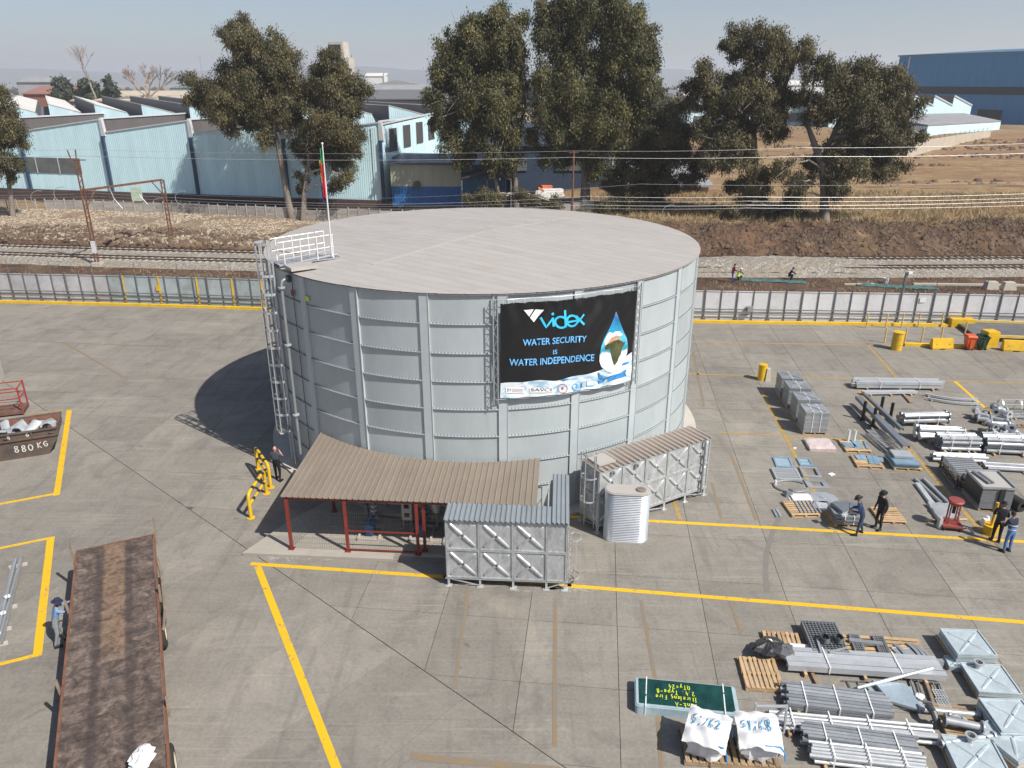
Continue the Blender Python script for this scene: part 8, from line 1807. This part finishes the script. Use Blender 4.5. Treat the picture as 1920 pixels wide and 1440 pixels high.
hand('8', .2, Matrix.Translation((-1.55, 0, 1.13)) @ tilt, CHK, sk, 'painted_weight', .04, .8, surf=lambda v: Vector((v.x, -.1 * v.z - .006, v.z))); hand('G', .2, Matrix.Translation((-.75, 0, 1.13)) @ tilt, CHK, sk, 'painted_weight', .04, .8, surf=lambda v: Vector((v.x, -.1 * v.z - .006, v.z)))
r_ = random.Random(21); A = ang(sA, sB)
for i in range(11):
    x, y = -2.3 + i * .25 + r_.uniform(-.1, .1), r_.uniform(.3, 1.3); m = MB(); L = r_.uniform(.3, .5); P = []; nn = 7
    for q in range(nn): t2 = math.pi * q / (nn - 1) * r_.uniform(.75, 1); P += [(-L, .26 * math.cos(t2), .26 * math.sin(t2)), (L, .3 * math.cos(t2) + r_.uniform(-.05, .05), .28 * math.sin(t2))]
    F = [(2 * q, 2 * q + 1, 2 * q + 3, 2 * q + 2) for q in range(nn - 1)]; m.add(P, F); m.add([(p[0], p[1] * .93, p[2] * .93 - .01) for p in P], F)
    lx = sB.x + x * math.cos(A) - y * math.sin(A); ly = sB.y + x * math.sin(A) + y * math.cos(A)
    tag(m.build('bent_sheet', GALVB if i % 3 else GALV, None, True, loc=(lx, ly, 1.12 + r_.uniform(-.05, .15)), rot=(r_.uniform(-.6, .6), r_.uniform(-.4, .4), r_.uniform(0, 3))), 'curled sheet metal offcut in the skip, %s from its left end' % ('1st', '2nd', '3rd', '4th', '5th', '6th', '7th', '8th', '9th', '10th', '11th')[i], 'scrap metal', 'scrap sheet offcuts in the skip')
# ---- red cage at left edge
p = g(44, 778); rc = thing('red_cage_trolley', 'red steel cage trolley cut by the left edge behind the skip', 'trolley', p, ang(g(0, 783), g(44, 778))); RC = M('bright_red_steel', (.30, .03, .025), .5, 0, .15)
for x in (0, -1.6): m = MB(); m.box((x, 0, .85), (.07, .07, 1.6)); m.build('post', RC, rc); m = MB(); m.box((x, 1.2, .85), (.07, .07, 1.6)); m.build('post', RC, rc)
m = MB(); m.box((-1.3, .6, .18), (2.7, 1.3, .16)); m.build('tray', M('rusty_tray', (.13, .065, .05), .8, 0, .3), rc)
for z in (1.0, 1.6): m = MB(); m.bar((0, 0, z), (-2.6, 0, z), .04, .05); m.build('rail', RC, rc); m = MB(); m.bar((0, 1.2, z), (-2.6, 1.2, z), .04, .05); m.build('rail', RC, rc); m = MB(); m.bar((0, 0, z), (0, 1.2, z), .04, .05); m.build('rail', RC, rc)
# ---- wall corner at the left edge
p = g(8, 705); q = g(0, 722); wl_ = thing('gatehouse', 'pale plastered building corner at the left edge', 'building', (p.x, p.y, 0), 0)
m = MB(); e0 = Vector((p.x, p.y)); dv = Vector((q.x - p.x, q.y - p.y)); dv.normalize(); c1 = dv * 8; m.prism([(0, 0), (-8, 1.2), (-8 + c1.x, 1.2 + c1.y), (c1.x, c1.y)], 0, 3.1); m.build('wall', CREAM, wl_)
m = MB(); m.prism([(.1, .1), (-8.1, 1.4), (-8.2 + c1.x, 1.2 + c1.y), (.1 + c1.x, c1.y - .1)], 3.1, 3.25); m.build('roof_slab', ROOFG, wl_)
# ---- galvanised bundle at lower left
a_, b_ = g(8, 1212), g(48, 1052); t = thing('steel_bundle', 'bundle of bright galvanised angles at the lower left edge', 'steel', (a_.x, a_.y, 0), ang(a_, b_), 'bundles of steel in the yard'); L = (b_ - a_).length
b = MB(); b.box((L / 2, 0, .02), (L, .1, .012)); b.box((L / 2, -.05, .06), (L, .012, .09)); me = b.mesh('angle', GALV)
for i in range(6): link('angle', me, t, (random.uniform(-.15, .15), .06 + .11 * (i % 4) + .05 * (i // 4), .1 + .1 * (i // 4)), (random.uniform(-.2, .2), 0, random.uniform(-.01, .01)))
for x in (.1, .9, 2.2, L - .3): m = MB(); m.box((x, .2, .05), (.08, .62, .1)); m.build('timber_bearer', CREAM, t)
for x in (.45, 1.6, 2.6): m = MB(); m.box((x, .2, .26), (.22, .18, .012), rz=.4); m.build('paper_tag', WHITEP, t)

# ---- yellow hoop barriers by the shelter
def hoop(lab, u0, v0, u1, v1, h=1.15):
    a_, b_ = g(u0, v0), g(u1, v1); t = thing('hoop_barrier', lab, 'barrier', a_, ang(a_, b_), 'yellow and black hoop barriers'); L = (b_ - a_).length; r = .075
    m = MB(); m.tube([(0, 0, 0), (0, 0, h - .18), (.05, 0, h - .05), (.18, 0, h), (L - .18, 0, h), (L - .05, 0, h - .05), (L, 0, h - .18), (L, 0, 0)], r, 12); m.build('hoop', YEL, t, True)
    m = MB(); m.tube([(0, 0, h * .55), (L, 0, h * .55)], r * .85, 10); m.build('mid_bar', YEL, t, True)
    for z, rr3 in ((h, r * 1.03), (h * .55, r * .89)):
        for k in range(3): x = L * (k + .65) / 3.3; m = MB(); m.tube([(x, 0, z), (x + .22, 0, z)], rr3, 12); m.build('black_band', BLACKM, t, True)
    for x in (0, L): m = MB(); m.lathe([(0, 0), (.17, 0), (.17, .02), (0, .02)], 14, (x, 0, 0)); m.build('base_plate', YEL, t)
hoop('yellow and black hoop barrier, the nearer one by the pump slab', 471, 971, 500, 925); hoop('yellow and black hoop barrier, the farther one beside the man', 508, 914, 484, 879)

# ================================================================== PEOPLE
def person(label, pos, facing, J, mats, hat=None, hair=None, vest=None, lab=None, scale=1., extra=None, group=None):
    """J: joints in metres (x right, y forward, z up); one continuous skinned body, coloured by region"""
    root = thing('person', label, 'person', (pos[0], pos[1], pos[2]), facing, group); root.scale = (scale,) * 3
    RAD = dict(pelvis=(.155, .115), belly=(.15, .115), chest=(.175, .125), neck=(.06, .06), head0=(.062, .068), lsh=(.075, .07), rsh=(.075, .07), lel=(.05, .048), rel=(.05, .048), lwr=(.034, .034), rwr=(.034, .034), lha=(.042, .026), rha=(.042, .026), lhip=(.098, .1), rhip=(.098, .1), lkn=(.066, .068), rkn=(.066, .068), lan=(.046, .05), ran=(.046, .05), lto=(.04, .035), rto=(.04, .035), lhe=(.038, .035), rhe=(.038, .035))
    N = [k for k in J if k in RAD]; idx = {k: i for i, k in enumerate(N)}
    E = [('pelvis', 'belly'), ('belly', 'chest'), ('chest', 'neck'), ('neck', 'head0'), ('chest', 'lsh'), ('lsh', 'lel'), ('lel', 'lwr'), ('lwr', 'lha'), ('chest', 'rsh'), ('rsh', 'rel'), ('rel', 'rwr'), ('rwr', 'rha'), ('pelvis', 'lhip'), ('lhip', 'lkn'), ('lkn', 'lan'), ('lan', 'lto'), ('pelvis', 'rhip'), ('rhip', 'rkn'), ('rkn', 'ran'), ('ran', 'rto')]
    me = bpy.data.meshes.new('body'); me.from_pydata([J[k] for k in N], [(idx[a], idx[b]) for a, b in E if a in idx and b in idx], []); o = bpy.data.objects.new('body', me); COL.objects.link(o)
    sk_ = o.modifiers.new('s', 'SKIN'); sk_.use_smooth_shade = True; o.modifiers.new('d', 'SUBSURF').levels = 1
    for k, i in idx.items(): sv = me.skin_vertices[0].data[i]; sv.radius = RAD[k]; sv.use_root = (k == 'pelvis')
    dg = bpy.context.evaluated_depsgraph_get(); bme = bpy.data.meshes.new_from_object(o.evaluated_get(dg)); bpy.data.objects.remove(o)
    # head, hands' fingers and shoes joined into the same mesh
    m = MB(); V = [tuple(v.co) for v in bme.vertices]; Fs = [tuple(p.vertices) for p in bme.polygons]
    seg = {'pelvis-belly': 1, 'belly-chest': 0, 'chest-neck': 0, 'neck-head0': 2, 'chest-lsh': 0, 'lsh-lel': 0, 'lel-lwr': mats.get('fore', 0), 'lwr-lha': mats.get('hand', 2), 'chest-rsh': 0, 'rsh-rel': 0, 'rel-rwr': mats.get('fore', 0), 'rwr-rha': mats.get('hand', 2), 'pelvis-lhip': 1, 'lhip-lkn': 1, 'lkn-lan': 1, 'lan-lto': 3, 'pelvis-rhip': 1, 'rhip-rkn': 1, 'rkn-ran': 1, 'ran-rto': 3}
    segs = [(Vector(J[a]), Vector(J[b]), seg[a + '-' + b]) for a, b in E if a in idx and b in idx]
    def region_of(c):
        best = 9e9; r_ = 0
        for a, b, k in segs:
            d = b - a; t = max(0, min(1, (c - a).dot(d) / max(1e-9, d.length_squared))); q = (c - a - d * t).length
            if q < best: best = q; r_ = k
        return r_
    m.v = V; m.f = Fs; m.mi = [region_of(p.center) for p in bme.polygons]
    # head: skull, jaw, nose, ears
    hd = Vector(J['headc']) if 'headc' in J else Vector(J['head0']) + Vector((0, 0, .09)); hy = J.get('_yaw', 0.) if isinstance(J.get('_yaw', 0.), float) else 0.; hp = J.get('_pitch', 0.)
    hm_2 = Matrix.Translation(hd) @ Matrix.Rotation(hy, 4, 'Z') @ Matrix.Rotation(hp, 4, 'X'); s0 = len(m.v); m.cur = 2; P = []; k1, k2 = 14, 10
    for i in range(1, k2):
        th = math.pi * i / k2
        for j in range(k1): ph = 2 * math.pi * j / k1; x, y, z = math.sin(th) * math.cos(ph), math.sin(th) * math.sin(ph), math.cos(th); jaw = 1 - .22 * max(0, -z); fx = .076 * x * jaw; fy = .096 * y * (1 - .12 * max(0, -z) * (1 if y < 0 else 0)); nose = .022 * math.exp(-((x / .25) ** 2 + ((z + .12) / .22) ** 2)) if y > 0 else 0; brow = -.008 * math.exp(-(((abs(x) - .4) / .2) ** 2 + ((z - .1) / .15) ** 2)) if y > 0 else 0; P.append((fx, fy + nose + brow, .118 * z))
    P += [(0, 0, .118), (0, 0, -.118)]; n = len(P); F = [(i * k1 + j, (i + 1) * k1 + j, (i + 1) * k1 + (j + 1) % k1, i * k1 + (j + 1) % k1) for i in range(k2 - 2) for j in range(k1)] + [(n - 2, j, (j + 1) % k1) for j in range(k1)] + [(n - 1, (k2 - 2) * k1 + (j + 1) % k1, (k2 - 2) * k1 + j) for j in range(k1)]
    m.add(P, F)
    for sx in (-1, 1): m.box((sx * .078, -.005, -.005), (.018, .035, .055))
    m.xf(hm_2, s0)
    # fingers
    for h, w_, sgn in (('lha', 'lwr', 1), ('rha', 'rwr', -1)):
        if h not in idx: continue
        a, b = Vector(J[w_]), Vector(J[h]); d = (b - a).normalized(); side = d.cross(Vector((0, 0, 1)));
        if side.length < .2: side = d.cross(Vector((0, 1, 0)))
        side.normalize(); nn = side.cross(d); m.cur = mats.get('hand', 2); tip = b + d * .03
        for q, L in zip((-.03, -.01, .01, .03), (.06, .075, .08, .068)): m.tube([b + side * q, tip + side * q * 1.1 + d * L * .35 + nn * .012, tip + side * q * 1.1 + d * L * .62 + nn * .042], [.0115, .0105, .008], 6)
        m.tube([a + (b - a) * .45 + side * .03 * sgn, b + side * .052 * sgn + nn * .012, b + d * .04 + side * .045 * sgn + nn * .035], [.013, .012, .009], 6)
    # shoes
    m.cur = 3
    for a, t in (('lan', 'lto'), ('ran', 'rto')):
        if t not in idx: continue
        A, T = Vector(J[a]), Vector(J[t]); dv = T - A; yw = math.atan2(dv.y, dv.x); c = A * .45 + T * .55; m.box((c.x, c.y, min(A.z, T.z) - .012), (.27, .1, .07), rz=yw, taper=.82)
    body = m.build('body', [mats['top'], mats['legs'], mats['skin'], mats['shoe']], root, True)
    # eyes
    e = MB(); s0 = len(e.v)
    for sx in (-1, 1): e.lathe([(0, -.009), (.008, -.005), (.008, .005), (0, .009)], 6, (sx * .032, .089, .012))
    e.xf(hm_2); e.build('eyes', BLACKM, root)
    if hair: h_ = MB(); h_.lathe([(.082, -.02), (.088, .04), (.075, .095), (.04, .122), (0, .13)], 14, (0, -.012, 0), sx=.95, sy=1.1); h_.xf(hm_2); h_.build('hair', hair, root, True)
    if hat:
        h_ = MB(); kind, hmat = hat
        if kind == 'bush': h_.lathe([(.155, .035), (.16, .03), (.1, .055), (.096, .1), (.085, .135), (.04, .155), (0, .157)], 20, (0, -.005, 0), sy=1.12)
        elif kind == 'cap': h_.lathe([(.088, .03), (.092, .06), (.08, .105), (.045, .13), (0, .137)], 16, (0, -.01, 0), sy=1.12); h_.add([(-.07, .08, .045), (.07, .08, .045), (.05, .17, .03), (-.05, .17, .03), (-.07, .08, .055), (.07, .08, .055), (.05, .17, .04), (-.05, .17, .04)], [(0, 1, 2, 3), (4, 5, 6, 7), (2, 3, 7, 6), (0, 3, 7, 4), (1, 2, 6, 5)])
        elif kind == 'helmet': h_.lathe([(.125, .03), (.125, .04), (.108, .045), (.1, .1), (.06, .145), (0, .155)], 16, (0, 0, 0), sy=1.15)
        h_.xf(hm_2); h_.build('hat', hmat, root, True)
    if vest:
        v_ = MB(); vm_, zs, extra_r = vest; c = Vector(J['chest']); b_ = Vector(J['belly']); p_ = Vector(J['pelvis']); pts = [(p_ + (b_ - p_) * .3, .185, .14), (b_, .185, .145), (c + (b_ - c) * .2, .21, .155), (c + (c - b_) * .35, .19, .135)]; P = []; k = 16
        for q, rx, ry in pts:
            for j in range(k): a = 2 * math.pi * j / k; P.append((q.x + rx * math.cos(a), q.y + ry * math.sin(a), q.z))
        v_.add(P, [(i * k + j, i * k + (j + 1) % k, (i + 1) * k + (j + 1) % k, (i + 1) * k + j) for i in range(len(pts) - 1) for j in range(k)]); v_.build('vest', vm_, root, True)
    return root
def stand(h=1.75, lean=0., lsp=.1, arms='down', stride=0.):
    k = h / 1.75; y = lambda z: lean * max(0, z - .9) / .6
    J = dict(pelvis=(0, 0, .95), belly=(0, y(1.1), 1.12), chest=(0, y(1.35), 1.34), neck=(0, y(1.5), 1.49), head0=(0, y(1.55) + .01, 1.545), lsh=(-.19, y(1.42), 1.42), rsh=(.19, y(1.42), 1.42), lhip=(-.1, 0, .9), rhip=(.1, 0, .9),
             lkn=(-lsp - .01, .03 + stride * .5, .49), rkn=(lsp + .01, .03 - stride * .3, .49), lan=(-lsp - .02, stride, .085), ran=(lsp + .02, -stride, .085), lto=(-lsp - .05, stride + .16, .045), rto=(lsp + .05, -stride + .16, .045), headc=(0, y(1.6) + .015, 1.635))
    if arms == 'down': J.update(lel=(-.27, y(1.15) - .03, 1.14), lwr=(-.28, y(1.0) + .07, .90), lha=(-.275, y(1.) + .09, .82), rel=(.27, y(1.15) - .03, 1.14), rwr=(.28, y(1.) + .07, .90), rha=(.275, y(1.) + .09, .82))
    if arms == 'front': J.update(lel=(-.26, y(1.2) + .08, 1.15), lwr=(-.12, y(1.2) + .30, 1.1), lha=(-.08, y(1.2) + .37, 1.09), rel=(.26, y(1.2) + .08, 1.15), rwr=(.12, y(1.2) + .30, 1.1), rha=(.08, y(1.2) + .37, 1.09))
    if arms == 'phone': J.update(lel=(-.28, -.02, 1.15), lwr=(-.2, .16, .98), lha=(-.18, .2, .93), rel=(.30, .12, 1.2), rwr=(.17, .13, 1.47), rha=(.125, .1, 1.555))
    if arms == 'reach': J.update(lel=(-.22, .3, 1.36), lwr=(-.16, .54, 1.42), lha=(-.14, .62, 1.43), rel=(.22, .28, 1.32), rwr=(.17, .5, 1.36), rha=(.15, .58, 1.38))
    return {a: (tuple(c * k for c in b) if isinstance(b, tuple) else b) for a, b in J.items()}
SHOE = M('dark_shoe', (.012, .011, .01), .6)
def fz(uv0, uv1): a, b = g(*uv0), g(*uv1); return ang(a, b) - math.pi / 2       # facing: local +y towards uv1
P0 = g(1611, 1002); person('man in navy jacket, jeans and bush hat leaning over the strapped load', P0, R(70), dict(stand(1.74, .22, .14, 'front', .12), _pitch=-.5), dict(top=M('blue_overall_cloth', (.02, .045, .11), .85, 0, .2, 9.), legs=JEAN if 0 else M('dark_jeans', (.03, .05, .09), .85, 0, .2, 9.), skin=SKIN, shoe=SHOE), ('bush', M('charcoal_hat', (.03, .028, .03), .9)))
P0 = g(1646, 991); person('man all in black with bush hat watching beside the strapped load', P0, R(105), dict(stand(1.78, .05, .11, 'down'), _pitch=-.35), dict(top=BLKC, legs=BLKC, skin=SKIN, shoe=SHOE), ('bush', BLKC))
P0 = g(1865, 1016); person('man in black overalls and hat facing the man in reflective jacket', P0, R(-30), dict(stand(1.76, .12, .1, 'front'), _pitch=-.3), dict(top=BLKC, legs=BLKC, skin=SKIN, shoe=SHOE), ('bush', BLKC))
P0 = g(1887, 1035); pr = person('man in navy reflective jacket and blue jeans at the right edge', P0, R(15), dict(stand(1.76, .1, .12, 'front'), _pitch=-.35), dict(top=NAVY, legs=M('blue_jeans', (.07, .15, .32), .85, 0, .25, 9.), skin=SKIN, shoe=SHOE), None, M('cropped_hair', (.02, .016, .014), .9))
RFL = M('reflective_tape', (.62, .64, .66), .4)
for z, rx, ry in ((1.06, .175, .142), (1.26, .195, .152)): m = MB(); m.lathe([(1, z - .022), (1.005, z + .022)], 20, (0, .03, 0), sx=rx, sy=ry); m.build('reflective_band', RFL, pr, True)
P0 = g(522, 901); pr = person('bald man in dark polo shirt phoning beside the tank ladder', P0, R(-12), dict(stand(1.76, .0, .12, 'phone', .1), _yaw=.3), dict(top=M('slate_polo_cloth', (.055, .06, .085), .85, 0, .15, 8.), legs=BLKC, skin=SKINL, shoe=SHOE, fore=2), None, None)
m = MB(); m.box((.118, .11, 1.6), (.012, .065, .13), rx=.2); tag(m.build('phone', BLACKM, pr), None)
P0 = g(114, 1207); pr = person('worker in blue shirt and cap pushing a stake on the trailer side', P0, ta + R(8), dict(stand(1.7, .16, .13, 'reach', .16), _pitch=-.2), dict(top=M('light_blue_work_shirt', (.16, .27, .42), .85, 0, .12, 8., .1), legs=M('pale_work_trousers', (.22, .23, .24), .85, 0, .2, 8.), skin=SKIN, shoe=SHOE), ('bush', NAVY))
# railway workers
HV = M('orange_vest', (.62, .10, .03), .7); LV = M('lime_vest', (.45, .65, .06), .7)
P0 = g(1372, 530); person('railway worker standing in orange vest and blue trousers behind the fence', P0, R(-95), dict(stand(1.78, .1, .12, 'front', .1)), dict(top=NAVY, legs=M('royal_blue_trousers', (.03, .07, .25), .8), skin=SKIN, shoe=SHOE), None, BLKC, (HV, 0, 0))
def crouch(h=1.72):
    return dict(pelvis=(0, -.18, .38), belly=(0, -.06, .56), chest=(0, .06, .76), neck=(0, .13, .9), head0=(0, .15, .95), lsh=(-.18, .08, .84), rsh=(.18, .08, .84), lhip=(-.1, -.16, .36), rhip=(.1, -.16, .36), lkn=(-.16, .25, .47), rkn=(.16, .25, .47), lan=(-.15, .02, .085), ran=(.15, .02, .085), lto=(-.17, .18, .045), rto=(.17, .18, .045), lel=(-.26, .26, .68), lwr=(-.14, .46, .58), lha=(-.12, .53, .55), rel=(.26, .26, .68), rwr=(.14, .46, .58), rha=(.12, .53, .55), headc=(0, .17, 1.04))
P0 = g(1385, 526); person('railway worker crouching in lime vest and white helmet beside the ballast heap', P0, R(-60), dict(crouch(), _pitch=-.3), dict(top=M('grey_work_cloth', (.10, .10, .11), .8), legs=NAVY, skin=SKIN, shoe=SHOE), ('helmet', WHITEP), None, (LV, 0, 0))
P0 = g(1481, 524); person('railway worker crouching in dark clothes alone on the ballast', P0, R(-100), dict(crouch(), _pitch=-.4), dict(top=NAVY, legs=BLKC, skin=SKIN, shoe=SHOE), ('cap', BLKC))
